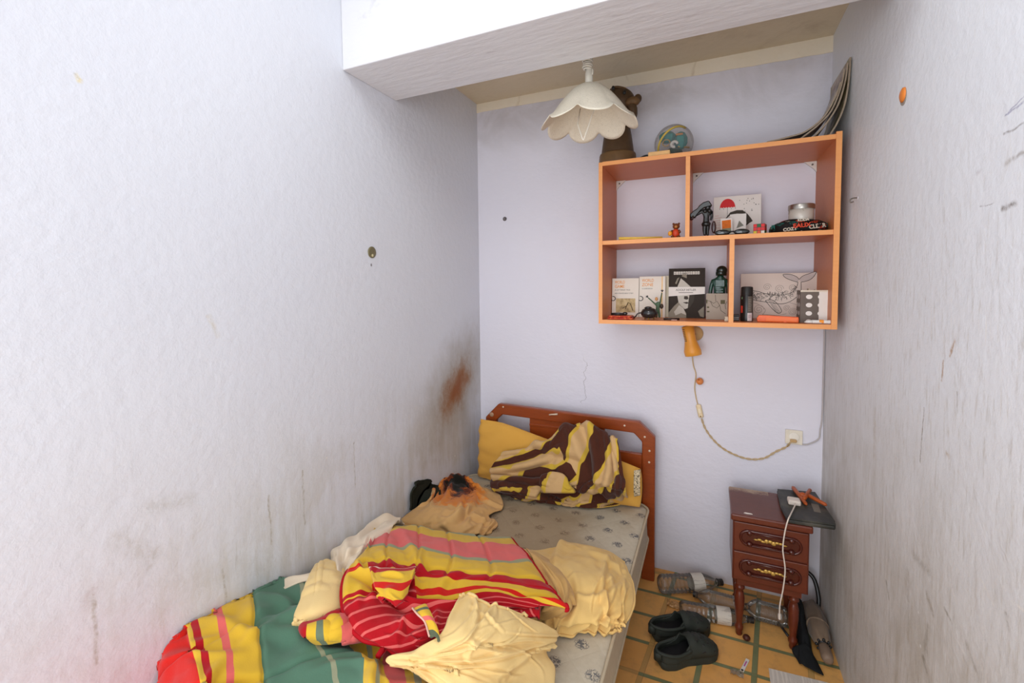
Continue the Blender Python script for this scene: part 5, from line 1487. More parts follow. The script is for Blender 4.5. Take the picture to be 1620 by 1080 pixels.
ctrl = [
    [(640, 826, .46), (600, 832, .44), (562, 850, .44), (535, 868, .45), (518, 890, .46), (500, 910, .50)],
    [(632, 819, .52), (597, 828, .535), (565, 843, .545), (541, 858, .56), (527, 880, .57), (519, 905, .575)],
    [(625, 826, .56), (595, 840, .575), (570, 856, .585), (552, 874, .595), (542, 900, .595), (532, 930, .585)],
    [(620, 845, .54), (600, 858, .56), (585, 874, .57), (570, 890, .575), (556, 920, .57), (546, 950, .56)],
    [(640, 865, .50), (620, 880, .52), (605, 900, .53), (590, 920, .53), (580, 945, .53), (570, 970, .52)],
]
cloth('body', ctrl, M_FLOR, shf, 70, 90, 0.010, creases(31, 14, 0.016, 0.05, 0.3, 0.8, PI/2*0.3), None, 0.006, seed=2)
ctrl = [
    [X_(436, 926), X_(452, 916), X_(475, 911), (500, 905, .52), (520, 900, .52)],
    [X_(440, 921), (458, 911, .558), (480, 908, .565), (505, 903, .56), (525, 900, .55)],
    [(450, 930, .555), (470, 922, .562), (492, 918, .567), (512, 915, .565), (530, 915, .56)],
]
cloth('sheet_corner', ctrl, M_FLOR, shf, 40, 30, 0.006, None, None, 0.005, seed=5)

# ---- cream pillowcase corner
def cream(name, a, b, stain):
    t = cotton(name)
    o = t.obj()
    c = t.mix(t.noise(o, 5, 4), a, b)
    c = t.mix(t.math('MULTIPLY', t.step(t.noise(o, 7, 5, 0.65, 0.4), 0.50, 0.72), 0.5), c, stain)
    t.color(c); weave(t); return t.m
M_CRM = cream('cream_cotton', S(238, 203, 134), S(242, 211, 148), S(224, 178, 100))
M_CRM2 = cream('yellowed_cotton', S(230, 188, 112), S(238, 202, 132), S(212, 160, 84))
pcs = thing('pillowcase', 'crumpled cream pillowcase between the green comforter and the red quilt', 'pillowcase', (-1.0, 1.0, .5))
ctrl = [
    [(500, 893, .55), (518, 886, .56), (536, 895, .575), (552, 915, .58)],
    [(492, 912, .585), (512, 908, .60), (532, 918, .605), (550, 935, .59)],
    [(478, 945, .595), (502, 940, .615), (528, 945, .612), (550, 952, .59)],
    [(466, 975, .59), (490, 968, .612), (520, 966, .605), (550, 964, .58)],
    [(474, 990, .57), (496, 993, .575), (522, 983, .57), (552, 972, .56)],
]
_, g = cloth('body', ctrl, M_CRM, pcs, 70, 80, 0.010, creases(41, 10, 0.007, 0.03, 0.3, 0.8), None, 0.008, seed=3, edge=0.01)
MB().tube([g[j][0]+Vector((0, 0, 0.002)) for j in range(20, len(g))]+[g[-1][i]+Vector((0, 0, 0.002)) for i in range(1, 60)], 0.005, 8).build('rolled_hem', M_CRM, pcs, True)

# ---- cream blanket on the right of the bed
bl_ = thing('cream_blanket', 'crumpled cream blanket hanging to the right edge of the mattress', 'blanket', (-0.45, 1.5, MT))
ctrl = [
    [(790, 850, .42), (845, 868, .412), (903, 858, .412), (958, 868, .410), (990, 888, .408)],
    [(800, 864, .47), (852, 876, .45), (906, 864, .445), (957, 873, .44), (991, 895, .425)],
    [(815, 890, .50), (862, 900, .485), (915, 893, .485), (963, 900, .47), (1002, 920, .432)],
    [(828, 915, .51), (880, 925, .49), (925, 923, .495), (970, 930, .475), (1005, 945, .430)],
    [(838, 945, .50), (888, 952, .48), (930, 956, .48), (970, 960, .462), (1001, 968, .425)],
    [(838, 972, .47), (885, 980, .465), (930, 984, .455), (965, 985, .44), (990, 986, .418)],
    [(845, 990, .43), (885, 1005, .415), (925, 999, .410), (958, 996, .409), (976, 993, .408)],
]
fo = creases(51, 14, 0.017, 0.028, 0.5, 1.0, 2.0)+creases(52, 18, 0.008, 0.018, 0.25, 0.6)
_, g = cloth('body', ctrl, M_CRM2, bl_, 150, 130, 0.012, fo, None, 0.008, seed=4, edge=0.006, ripple=0.0006)
MB().tube([g[j][-1] for j in range(10, len(g))]+[g[-1][i] for i in range(len(g[0])-2, 30, -1)], 0.004, 8).build('hem', M_CRM2, bl_, True)
# the tan underside rolled up beside the quilt
M_TANC = cream('tan_lining', S(206, 162, 96), S(216, 174, 108), S(182, 136, 76))
ctrl = [
    [(832, 868, .50), (850, 872, .49), (870, 884, .465), (890, 902, .45)],
    [(846, 886, .53), (868, 896, .53), (890, 912, .52), (905, 930, .47)],
    [(862, 915, .53), (884, 925, .535), (902, 938, .52), (910, 955, .46)],
    [(872, 945, .53), (888, 950, .535), (902, 958, .51), (905, 970, .46)],
    [(845, 958, .52), (868, 966, .52), (890, 974, .49), (892, 982, .45)],
    [(830, 968, .49), (850, 976, .48), (870, 984, .46), (875, 990, .44)],
]
cloth('rolled_underside', ctrl, M_TANC, bl_, 60, 80, 0.008, creases(55, 10, 0.010, 0.05, 0.3, 0.8, 1.4), None, 0.006, seed=6)

# ---- red, pink and yellow quilt on top of the heap
t = cotton('striped_quilt')
su, sv_, _z = t.sep(t.uv())
k7 = 1/7.0
wob = t.math('MULTIPLY', t.math('SUBTRACT', t.noise(t.obj(), 10, 2), 0.5), 0.014)
vv = t.math('ADD', sv_, wob)
def vr(*p): return [(a*k7, c) for a, c in p]
col = t.ramp(vv, vr((0, C_SAGE), (0.14, C_YEL), (0.42, C_PINK), (0.93, C_SAGE), (1.06, C_YEL), (1.95, C_RED), (2.75, C_YEL), (3.55, C_RED2), (3.95, C_YEL), (4.25, C_RED)), True)
# red field crossed by thin pink lines
pin = t.math('LESS_THAN', t.math('FRACT', t.math('MULTIPLY', t.math('ADD', vv, t.math('MULTIPLY', su, 0.06)), 15.5)), 0.24)
low_ = t.math('GREATER_THAN', vv, 4.4*k7)
col = t.mix(t.math('MULTIPLY', t.math('MULTIPLY', pin, low_), 0.95), col, C_PINK)
# turned-over strip with cross lines
gate = t.math('MULTIPLY', t.math('MULTIPLY', t.math('GREATER_THAN', su, 0.385), t.math('LESS_THAN', su, 0.445)), t.math('MULTIPLY', t.math('GREATER_THAN', vv, 2.4*k7), t.math('LESS_THAN', vv, 4.6*k7)))
pin2 = t.math('LESS_THAN', t.math('FRACT', t.math('MULTIPLY', vv, 13.0)), 0.25)
col = t.mix(gate, col, t.mix(pin2, C_RED, C_PINK))
# left lobe: yellow crossed by red
lobe = t.math('MULTIPLY', t.math('LESS_THAN', su, 0.17), t.math('MULTIPLY', t.math('GREATER_THAN', vv, 2.05*k7), t.math('LESS_THAN', vv, 4.2*k7)))
col = t.mix(lobe, col, t.ramp(vv, vr((0, C_YEL), (2.45, C_RED2), (2.8, C_YEL), (4.0, C_RED)), True))
t.color(col); weave(t); M_QUILT = t.m
ql = thing('quilt', 'padded quilt in red, pink and yellow stripes on top of the bedding heap', 'quilt', (-0.8, 1.2, .5))
ctrl = [
    [(592, 838, .50), (606, 828, .51), (650, 824, .52), (700, 834, .52), (755, 840, .50), (808, 846, .47)],
    [(580, 868, .595), (590, 862, .60), (640, 864, .61), (700, 875, .605), (765, 887, .58), (842, 884, .535)],
    [(552, 892, .635), (588, 886, .645), (640, 893, .635), (695, 902, .625), (765, 911, .60), (868, 917, .565)],
    [(543, 912, .64), (592, 903, .645), (642, 909, .64), (697, 916, .625), (768, 922, .60), (886, 938, .57)],
    [(541, 942, .635), (598, 928, .64), (648, 936, .63), (703, 939, .615), (775, 932, .60), (897, 957, .565)],
    [(548, 972, .625), (602, 958, .625), (652, 966, .615), (706, 962, .61), (785, 950, .59), (860, 963, .56)],
    [(572, 1004, .605), (618, 992, .61), (656, 994, .61), (700, 985, .605), (770, 965, .58), (830, 968, .555)],
    [(604, 1028, .58), (632, 1033, .585), (660, 1026, .59), (695, 1008, .595), (745, 985, .575), (800, 975, .55)],
]
fo = creases(61, 16, 0.016, 0.028, 0.15, 0.45) + [(0.22, 0.5, 0.7, 0.7, 0.2, 0.03, 0.022, 0.1, 1), (0.30, 0.62, 0.8, 0.6, 0.18, 0.028, 0.022, -0.2, 1), (0.5, 0.66, 1, 0.1, 0.3, 0.03, 0.02, 0.1, -1), (0.36, 0.8, 0.9, -0.4, 0.2, 0.03, 0.02, 0.2, 1)]
def seamr(u, v):
    h = 0.0
    if v < 0.36:
        for uu in (0.27, 0.45, 0.62, 0.80):
            h -= 0.008*math.exp(-((u-uu-0.03*math.sin(8*v))/0.008)**2)
        h += 0.004*abs(math.sin(u*PI*5.5))
    h -= 0.008*math.exp(-((v-0.275)/0.01)**2)
    return h
_, g = cloth('body', ctrl, M_QUILT, ql, 190, 190, 0.010, fo, seamr, 0.014, seed=7, edge=0.014, ripple=0.0015)
M_REDP = plain('red_piping', C_RED, 0.7, 0.15)
nq = len(g)-1
left = [g[j][0] for j in range(int(nq*0.28), nq+1)]+[g[nq][i] for i in range(1, int(nq*0.62))]
MB().tube([p+Vector((-0.002, 0, -0.004)) for p in left], 0.006, 8).build('piping', M_REDP, ql, True)
right = [g[j][nq] for j in range(0, int(nq*0.60))]
MB().tube([p+Vector((0.002, 0, -0.004)) for p in right], 0.006, 8).build('piping', M_REDP, ql, True)
# turned-back corner with a pale cord along its rim, and the lower corner poking out at the left
ctrl = [
    [(584, 896, .665), (610, 897, .672), (640, 899, .672), (658, 896, .665)],
    [(588, 912, .672), (612, 912, .680), (640, 912, .680), (655, 910, .672)],
    [(592, 930, .668), (615, 933, .678), (636, 935, .676), (650, 925, .668)],
    [(604, 946, .655), (620, 955, .662), (638, 952, .660), (648, 940, .655)],
]
t = cotton('striped_quilt_flap'); a1, a2, _z = t.sep(t.uv())
vv = t.math('ADD', a2, t.math('MULTIPLY', t.math('SUBTRACT', t.noise(t.obj(), 12, 2), 0.5), 0.10))
t.color(t.ramp(vv, [(0, C_RED), (0.16, C_YEL), (0.45, C_RED2), (0.62, C_YEL), (0.9, C_RED)], True)); weave(t)
_, g2 = cloth('turned_corner', ctrl, t.m, ql, 50, 50, 0.006, creases(66, 5, 0.01, 0.06, 0.3, 0.7), None, 0.010, seed=8, edge=0.006)
MB().tube([p+Vector((0, 0, 0.002)) for p in g2[0]], 0.0025, 6).build('pale_cord', plain('pale_cord', S(226, 180, 160), 0.7), ql, True)
ctrl = [
    [(652, 962, .645), (664, 957, .655), (674, 955, .655), (678, 966, .65)],
    [(660, 972, .650), (672, 968, .660), (682, 970, .658), (688, 982, .65)],
    [(672, 985, .645), (683, 984, .655), (690, 990, .652), (694, 1000, .645)],
    [(680, 1008, .635), (686, 1006, .64), (692, 1010, .64), (696, 1014, .635)],
]
t = cotton('quilt_edge_flap'); a1, a2, _z = t.sep(t.uv())
t.color(t.ramp(a2, [(0, C_YEL), (0.12, S(96, 104, 84)), (0.22, C_YEL), (0.45, C_PINK), (0.6, C_YEL), (0.85, S(92, 100, 76))], True)); weave(t)
_, g2 = cloth('turned_edge', ctrl, t.m, ql, 30, 40, 0.004, None, None, 0.008, seed=9)
MB().tube([g2[j][0]+Vector((0, 0, 0.002)) for j in range(len(g2))], 0.0025, 6).build('pale_cord', plain('pale_cord', S(226, 180, 160), 0.7), ql, True)
ctrl = [
    [(478, 990, .60), (500, 985, .605), (525, 972, .60), (556, 958, .57)],
    [(482, 998, .605), (505, 992, .612), (535, 982, .61), (565, 978, .58)],
    [(488, 1006, .595), (512, 1004, .602), (542, 998, .60), (575, 992, .58)],
    [(500, 1014, .57), (525, 1016, .575), (552, 1012, .575), (585, 1006, .56)],
]
t = cotton('quilt_underside'); a1, a2, _z = t.sep(t.uv())
t.color(t.mix(t.math('LESS_THAN', a2, 0.22), t.ramp(t.math('ADD', a1, t.math('MULTIPLY', a2, 0.15)), [(0, C_RED), (0.14, C_YEL), (0.34, S(110, 122, 98)), (0.46, C_YEL), (0.72, C_PINK)], True), C_RED)); weave(t)
cloth('lower_corner', ctrl, t.m, ql, 60, 40, 0.006, creases(68, 6, 0.008, 0.06), None, 0.012, seed=10, edge=0.006)

# ---- cream sheet thrown over the quilt in front
sh = thing('cream_sheet', 'crumpled cream sheet spread over the front of the red striped quilt', 'sheet', (-0.5, 1.0, .5))
ctrl = [
    [(726, 936, .632), (742, 937, .637), (772, 951, .632), (803, 960, .61), (832, 972, .575)],
    [(712, 966, .637), (745, 968, .640), (785, 980, .625), (826, 984, .59), (872, 991, .52)],
    [(697, 1002, .635), (738, 1004, .635), (785, 1008, .605), (835, 1006, .56), (884, 1002, .49)],
    [(660, 1024, .62), (722, 1024, .62), (778, 1026, .585), (830, 1024, .54), (880, 1018, .48)],
    [(614, 1038, .61), (690, 1040, .605), (765, 1046, .57), (822, 1045, .525), (868, 1030, .47)],
    [(616, 1052, .595), (680, 1052, .595), (752, 1064, .555), (815, 1068, .51), (880, 1052, .455)],
    [(650, 1062, .575), (705, 1062, .575), (775, 1085, .54), (820, 1095, .495), (880, 1082, .445)],
    [(720, 1110, .53), (760, 1120, .53), (810, 1130, .51), (840, 1130, .47), (884, 1120, .43)],
]
fo = creases(71, 9, 0.009, 0.024, 0.5, 1.0, 2.2)+creases(72, 18, 0.0052, 0.014, 0.25, 0.7)+creases(73, 5, 0.010, 0.03, 0.4, 0.8, 0.3)
_, g = cloth('body', ctrl, M_CRM, sh, 150, 150, 0.010, fo, None, 0.006, seed=11, edge=0.004, ripple=0.0006)
MB().tube([p+Vector((0, 0, 0.002)) for p in g[0]], 0.004, 8).build('hem', M_CRM, sh, True)

# ---- tan fleece with burn marks
t = cotton('burnt_fleece', 0.9)
o = t.obj(); a1, a2, _z = t.sep(t.uv())
d1 = t.math('SQRT', t.math('ADD', t.math('POWER', t.math('DIVIDE', t.math('SUBTRACT', a1, 0.42), 0.42), 2.0), t.math('POWER', t.math('DIVIDE', t.math('SUBTRACT', a2, 0.27), 0.31), 2.0)))
d1 = t.math('ADD', d1, t.math('MULTIPLY', t.math('SUBTRACT', t.noise(o, 26, 4, 0.65), 0.5), 1.1))
c = t.mix(t.noise(o, 7, 3), S(208, 160, 100), S(220, 176, 116))
c = t.mix(t.math('SUBTRACT', 1.0, t.step(d1, 0.78, 1.08)), c, S(222, 132, 50))
c = t.mix(t.math('SUBTRACT', 1.0, t.step(d1, 0.42, 0.64)), c, S(120, 50, 18))
c = t.mix(t.math('SUBTRACT', 1.0, t.step(d1, 0.30, 0.44)), c, S(30, 28, 22))
t.color(c); weave(t, 0.25); M_FLEECE = t.m
ctrl = [
    [(694, 772, .42), (708, 760, .42), (730, 763, .415), (750, 768, .412), (770, 780, .408)],
    [(684, 778, .465), (706, 753, .485), (731, 754, .475), (753, 763, .455), (780, 776, .42)],
    [(680, 788, .475), (706, 772, .455), (733, 773, .445), (760, 778, .44), (793, 788, .42)],
    [(668, 797, .47), (703, 795, .475), (735, 797, .47), (763, 798, .45), (795, 803, .42)],
    [(648, 808, .455), (694, 808, .48), (732, 811, .475), (760, 813, .445), (774, 815, .42)],
    [(634, 823, .44), (685, 825, .465), (729, 828, .46), (764, 828, .43), (788, 827, .41)],
    [(650, 838, .43), (690, 842, .43), (731, 846, .43), (762, 845, .412), (776, 842, .408)],
]
fl_, g = cloth('fleece', ctrl, M_FLEECE, None, 130, 110, 0.010, creases(81, 18, 0.016, 0.032, 0.3, 0.8)+creases(82, 10, 0.009, 0.022, 0.3, 0.6, 1.9), None, 0.006, seed=12, ripple=0.003)
tag(fl_, 'tan fleece throw with an orange and black burn, crumpled on the mattress', 'throw')
# ---- black garment behind it
ctrl = [
    [X_(648, 806, -1.255), X_(650, 778, -1.255), X_(656, 765, -1.255), X_(664, 762, -1.255), (676, 772, .42)],
    [(652, 808, .43), (652, 770, .49), (660, 757, .52), (670, 764, .50), (690, 768, .45)],
    [(655, 808, .42), (657, 784, .485), (664, 772, .50), (676, 776, .485), (695, 780, .45)],
    [(652, 808, .41), (662, 800, .44), (672, 795, .45), (684, 796, .44), (700, 798, .42)],
]
bg, g = cloth('black_garment', ctrl, plain('black_knit', S(42, 44, 36), 0.9, 0.1, 0, 0.2), None, 50, 50, 0.008, creases(91, 8, 0.012, 0.06), None, 0.008, seed=13)
tag(bg, 'dark green-black garment bunched between the wall and the burnt fleece', 'garment')

# ---- pillow
t = cotton('mustard_cotton'); o = t.obj()
c = t.mix(t.noise(o, 4, 4), S(216, 158, 66), S(230, 176, 84))
t.color(c); weave(t); M_MUST = t.m
pil = thing('pillow', 'long mustard pillow leaning on the headboard behind the striped blanket', 'pillow', (-0.72, 2.2, MT))
def pillow_mesh():
    NS, NC = 60, 40
    mb = MB(); vs = []
    a0 = at_y(756, 662, 2.19); b0 = at_y(1012, 742, 2.19)
    for i in range(NS+1):
        s = i/NS
        x = a0.x+(b0.x-a0.x)*s
        x = max(x, XL+0.01)
        top = a0.z+(b0.z-a0.z)*s + 0.006*math.sin(s*9)
        bot = MT+0.006
        e = min(s, 1-s)
        th = 0.014+0.038*min(1.0, (e/0.22))**0.6
        hh = (top-bot)/2*(0.93+0.07*min(1, e/0.15))
        zc = (top+bot)/2
        for k in range(NC):
            a = 2*PI*k/NC
            ca, sa = math.cos(a), math.sin(a)
            r = (abs(ca)**2.6+abs(sa)**2.6)**(-1/2.6)
            dz_ = hh*r*sa; dy = th*r*ca*(1-0.55*abs(sa)**3)
            lean = 0.03*(dz_+hh)/(0.3)   # leans back with height
            w = 0.004*mnoise.noise((x*10, dz_*14, ca))+ (0.010*math.sin(dz_*70+8*mnoise.noise((x*5, dz_*5, 1)))*max(0, 1-e/0.25) if s < 0.5 else 0)
            vs.append((x+(0.012*(1-abs(sa)**2) if s > 0.99 else 0), 2.190+lean+dy*(1 if ca < 0 else 0.55)+w*(-1 if ca < 0 else 0), zc+dz_))
    fs = [(i*NC+k, i*NC+(k+1) % NC, (i+1)*NC+(k+1) % NC, (i+1)*NC+k) for i in range(NS) for k in range(NC)]
    fs += [tuple(range(NC))[::-1], tuple(NS*NC+k for k in range(NC))]
    mb.add(vs, fs)
    return mb
pm = pillow_mesh()
pm.build('cushion', M_MUST, pil, True)
# patterned black and white end
t = cotton('lace_print'); o = t.obj()
w = t.noise(t.scale(o, (1, 1, 1)), 60, 2, 0.5, 2.0)
t.color(t.mix(t.step(t.math('ABSOLUTE', t.math('SUBTRACT', w, 0.5)), 0.02, 0.04), S(30, 26, 22), S(216, 196, 160)))
e0, e1, e2, e3 = at_y(1003, 744, 2.166), at_y(1013.5, 742, 2.172), at_y(1013, 783, 2.160), at_y(1003, 785, 2.154)
mb = MB(); n = 12; vs = []
for i in range(n+1):
    f = i/n
    l = e0.lerp(e3, f); r = e1.lerp(e2, f); bul = -0.012*math.sin(PI*f)
    for k in range(7):
        p = l.lerp(r, k/6)
        vs += [(p.x, p.y+bul, p.z)]
mb.add(vs, [(i*7+k, i*7+k+1, (i+1)*7+k+1, (i+1)*7+k) for i in range(n) for k in range(6)])
mb.build('patterned_end', t.m, pil, True, solid=0.004)

# ---- brown and yellow striped blanket
t = cotton('brown_yellow_wool', 0.95)
a1, a2, _z = t.sep(t.uv())
nz = t.noise(t.comb(a1, a2, 0.3), 3.2, 2)
nz2 = t.noise(t.comb(a1, a2, 4.7), 5.5, 1)
# right half: bands run down the cloth; left half: bands run along it, broken up by the folds
wr = t.math('ADD', t.math('ADD', t.math('ADD', t.math('MULTIPLY', a1, 3.3), t.math('MULTIPLY', a2, 1.25)), 0.36), t.math('MULTIPLY', t.math('SUBTRACT', nz, 0.5), 0.40))
wl_ = t.math('ADD', t.math('ADD', t.math('MULTIPLY', a2, 3.0), t.math('MULTIPLY', a1, 1.3)), t.math('MULTIPLY', t.math('SUBTRACT', nz, 0.5), 1.2))
sel = t.math('GREATER_THAN', t.math('ADD', t.math('SUBTRACT', a1, t.math('MULTIPLY', a2, 0.22)), t.math('MULTIPLY', t.math('SUBTRACT', nz2, 0.5), 0.25)), 0.36)
low2 = t.math('GREATER_THAN', t.math('ADD', a2, t.math('MULTIPLY', t.math('SUBTRACT', nz2, 0.5), 0.12)), 0.70)
wlow = t.math('ADD', t.math('ADD', t.math('MULTIPLY', a1, 3.0), t.math('MULTIPLY', a2, 2.4)), t.math('MULTIPLY', t.math('SUBTRACT', nz2, 0.5), 0.9))
w = t.math('ADD', t.math('MULTIPLY', sel, wr), t.math('MULTIPLY', t.math('SUBTRACT', 1.0, sel), wl_))
w = t.math('ADD', t.math('MULTIPLY', low2, wlow), t.math('MULTIPLY', t.math('SUBTRACT', 1.0, low2), w))
BRN, TAN, YLW = S(78, 42, 30), S(206, 168, 118), S(206, 170, 62)
col = t.ramp(t.math('FRACT', w), [(0, BRN), (0.44, YLW), (0.53, TAN), (0.86, YLW), (0.96, BRN)], True)
t.color(col); t.bump(t.math('ADD', t.noise(t.obj(), 180, 3), t.noise(t.obj(), 30, 3)), 0.3, 0.005); M_WOOL = t.m
Yv = at_y
wb = thing('striped_blanket', 'brown, tan and yellow striped wool blanket heaped against the mustard pillow', 'blanket', (-0.65, 2.1, MT))
ctrl = [
    [Yv(803, 727, 2.13), Yv(833, 720, 2.14), Yv(866, 708, 2.16), Yv(902, 684, 2.20), Yv(930, 680, 2.20), Yv(953, 700, 2.19), Yv(971, 710, 2.16)],
    [Yv(795, 719, 2.105), Yv(832, 709, 2.11), Yv(864, 699, 2.13), Yv(899, 674, 2.16), Yv(932, 670, 2.16), Yv(960, 689, 2.15), Yv(977, 697, 2.13)],
    [Yv(783, 732, 2.09), Yv(826, 727, 2.095), Yv(864, 716, 2.105), Yv(899, 698, 2.12), Yv(934, 696, 2.12), Yv(965, 714, 2.11), Yv(983, 727, 2.10)],
    [Yv(777, 746, 2.07), Yv(825, 746, 2.075), Yv(864, 742, 2.085), Yv(903, 730, 2.09), Yv(936, 729, 2.09), Yv(967, 742, 2.085), Yv(987, 756, 2.08)],
    [Yv(782, 762, 2.045), Yv(826, 764, 2.045), Yv(866, 766, 2.055), Yv(905, 764, 2.065), Yv(936, 764, 2.065), Yv(966, 770, 2.055), Yv(991, 778, 2.05)],
    [(797, 777, .43), (832, 782, .445), (868, 784, .45), (905, 788, .45), (936, 790, .445), (966, 789, .44), (994, 787, .425)],
    [(814, 790, .408), (840, 792, .410), (868, 795, .415), (905, 800, .412), (936, 803, .410), (966, 802, .409), (991, 796, .408)],
]
# hand-placed folds: the big tent fold, the gathers at the left, the pleats at the right
fo = [(0.52, 0.25, 0.35, 0.94, 0.40, 0.035, 0.022, 0.10, -1), (0.40, 0.34, 0.75, 0.66, 0.30, 0.035, 0.020, -0.2, 1), (0.70, 0.40, 0.12, 0.99, 0.42, 0.03, 0.020, 0.1, 1),
      (0.82, 0.45, -0.05, 1.0, 0.40, 0.025, 0.024, 0.15, -1), (0.90, 0.55, 0.2, 0.98, 0.35, 0.022, 0.020, -0.1, 1), (0.18, 0.42, 0.97, -0.25, 0.26, 0.035, 0.024, 0.2, 1),
      (0.15, 0.62, 0.98, 0.15, 0.30, 0.03, 0.022, -0.2, -1), (0.22, 0.80, 0.97, 0.22, 0.30, 0.03, 0.022, 0.2, 1), (0.62, 0.78, 0.98, 0.1, 0.40, 0.03, 0.018, 0.1, -1), (0.30, 0.20, 0.8, 0.6, 0.2, 0.03, 0.018, 0.0, 1)]
fo += creases(102, 22, 0.011, 0.020, 0.12, 0.4)
_, g = cloth('body', ctrl, M_WOOL, wb, 190, 150, 0.012, fo, None, 0.008, seed=14, ripple=0.002)
R9 = [[(779, 757, .455), (792, 752, .475), (812, 752, .478), (832, 757, .46)],
      [(776, 764, .462), (792, 761, .490), (814, 762, .492), (838, 766, .468)],
      [(781, 772, .448), (797, 772, .474), (818, 774, .474), (842, 776, .450)],
      [(792, 779, .420), (806, 781, .428), (826, 783, .428), (846, 785, .415)]]
t2 = cotton('brown_wool_roll', 0.95); b1, b2, _z = t2.sep(t2.uv())
t2.color(t2.ramp(t2.math('ADD', b2, t2.math('MULTIPLY', t2.math('SUBTRACT', t2.noise(t2.obj(), 16, 2), 0.5), 0.25)), [(0, BRN), (0.62, YLW), (0.74, BRN)], True)); t2.bump(t2.noise(t2.obj(), 180, 3), 0.3, 0.004)
cloth('rolled_fold', R9, t2.m, wb, 50, 40, 0.008, creases(103, 6, 0.008, 0.06), None, 0.008, seed=16, edge=0.01)
R9 = [[Yv(857, 752, 2.03), Yv(872, 748, 2.035), Yv(888, 750, 2.04), Yv(896, 757, 2.04)],
      [Yv(854, 764, 2.01), Yv(872, 762, 2.012), Yv(890, 764, 2.02), Yv(900, 768, 2.02)],
      [Yv(860, 778, 2.005), Yv(876, 778, 2.00), Yv(894, 778, 2.01), Yv(908, 778, 2.015)]]
t2 = cotton('yellow_wool_fold', 0.95); b1, b2, _z = t2.sep(t2.uv())
t2.color(t2.ramp(t2.math('ADD', b1, t2.math('MULTIPLY', b2, 0.3)), [(0, BRN), (0.25, YLW), (0.38, TAN), (0.85, YLW)], True)); t2.bump(t2.noise(t2.obj(), 180, 3), 0.3, 0.004)
cloth('folded_flap', R9, t2.m, wb, 40, 40, 0.006, creases(104, 5, 0.007, 0.07), None, 0.008, seed=17, edge=0.012)
# whip-stitched hem
hem = MB(); line = g[-1]
for i in range(70, len(line)-25, 3):
    p = line[i]; hem.tube([p+Vector((0, -0.004, 0.001)), p+Vector((0.002, -0.003, 0.008)), p+Vector((0.003, 0.006, 0.010))], 0.0016, 5)
MB().tube([p+Vector((0, -0.003, 0.004)) for p in line], 0.0035, 6).build('hem', plain('yellow_yarn', S(206, 168, 80), 0.9, 0.1), wb, True)
ho = hem.build('whip_stitches', plain('brown_yarn', S(92, 50, 32), 0.9, 0.1), wb, True)

# ---------------------------------------------------------------- bedside table
NX0, NX1, NY0, NY1, NZ0, NZT = 0.098, 0.368, 2.035, 2.300, 0.258, 0.540
ns = thing('bedside_table', 'small mahogany bedside table with two drawers on turned legs', 'bedside table', ((NX0+NX1)/2, 2.17, 0))
t = NT('dark_mahogany', 0.3, 0.5)
P_ = t.pos(); g_ = t.noise(t.scale(P_, (5, 22, 22)), 3.0, 5, 0.6, 0.6)
c = t.mix(g_, S(82, 32, 18), S(112, 48, 26))
x, y, z = t.sep(P_)
# scorched, dusty patch at the back of the top
wear = t.math('MULTIPLY', t.step(t.math('ADD', y, t.math('MULTIPLY', t.math('SUBTRACT', t.noise(P_, 24, 4, 0.7), 0.5), 0.12)), 2.245, 2.29), t.math('MULTIPLY', t.math('GREATER_THAN', z, NZT-0.004), t.math('LESS_THAN', x, 0.25)))
c = t.mix(t.math('MULTIPLY', wear, 0.8), c, S(176, 150, 120))
t.color(c); M_NS = t.m
M_NSD = plain('carved_mahogany', S(74, 24, 14), 0.25, 0.55, 0, 0.15)
MB().box((NX0, NY0, NZ0), (NX1, NY1-0.004, 0.512)).build('carcass', M_NS, ns, bevel=0.002)
MB().box((NX0-0.008, NY0-0.014, 0.512), (NX1+0.010, NY1, NZT)).build('top', M_NS, ns, bevel=0.006, seg=3)
MB().box((NX0+0.02, NY0+0.012, NZ0-0.028), (NX1-0.02, NY0+0.03, NZ0)).build('apron', M_NS, ns)
M_GOLD = plain('gold_leaf', S(196, 156, 76), 0.35, 0.5, 0.4, 0.3, 90)
for z0, z1 in ((0.388, 0.508), (0.264, 0.383)):
    dr = MB().box((NX0+0.004, NY0-0.008, z0), (NX1-0.004, NY0+0.004, z1)).build('drawer', M_NS, ns, bevel=0.003)
    zc = (z0+z1)/2; xc = (NX0+NX1)/2
    # carved oblong moulding with scrolled ends
    hw, hh = 0.106, 0.030
    ov = []
    for k in range(40):
        a = 2*PI*k/40
        ov.append((xc+(hw-hh)*(1 if math.cos(a) > 0 else -1)+hh*math.cos(a), zc+hh*math.sin(a)))
    MB().tube([(px, NY0-0.010, pz) for px, pz in ov], 0.0055, 8, closed=True).build('moulding', M_NSD, dr, True)
    MB().prism([(xc+(px-xc)*0.97, zc+(pz-zc)*0.93) for px, pz in ov], NY0-0.0095, NY0-0.007, 'xz').build('recess', M_NSD, dr)
    for s in (-1, 1):
        MB().tube([(xc-0.066, NY0-0.014, zc+s*0.024), (xc+0.066, NY0-0.014, zc+s*0.024)], 0.0035, 8).build('reed', M_NSD, dr, True)
        for q in (-1, 1):
            MB().sphere((xc+s*0.074, NY0-0.015, zc+q*0.023), (0.011, 0.007, 0.010), 12, 8).build('scroll', M_NSD, dr, True)
    orn_ = MB()
    for k in range(9):
        u_ = (k-4)/4
        orn_.sphere((xc+u_*0.05, NY0-0.012, zc+0.003*math.sin(k*2.2)), (0.0095, 0.003, 0.0032+0.0072*(1-abs(u_))*(0.5+0.5*(k % 2))), 8, 6)
    orn_.build('gilt_ornament', M_GOLD, dr, True)
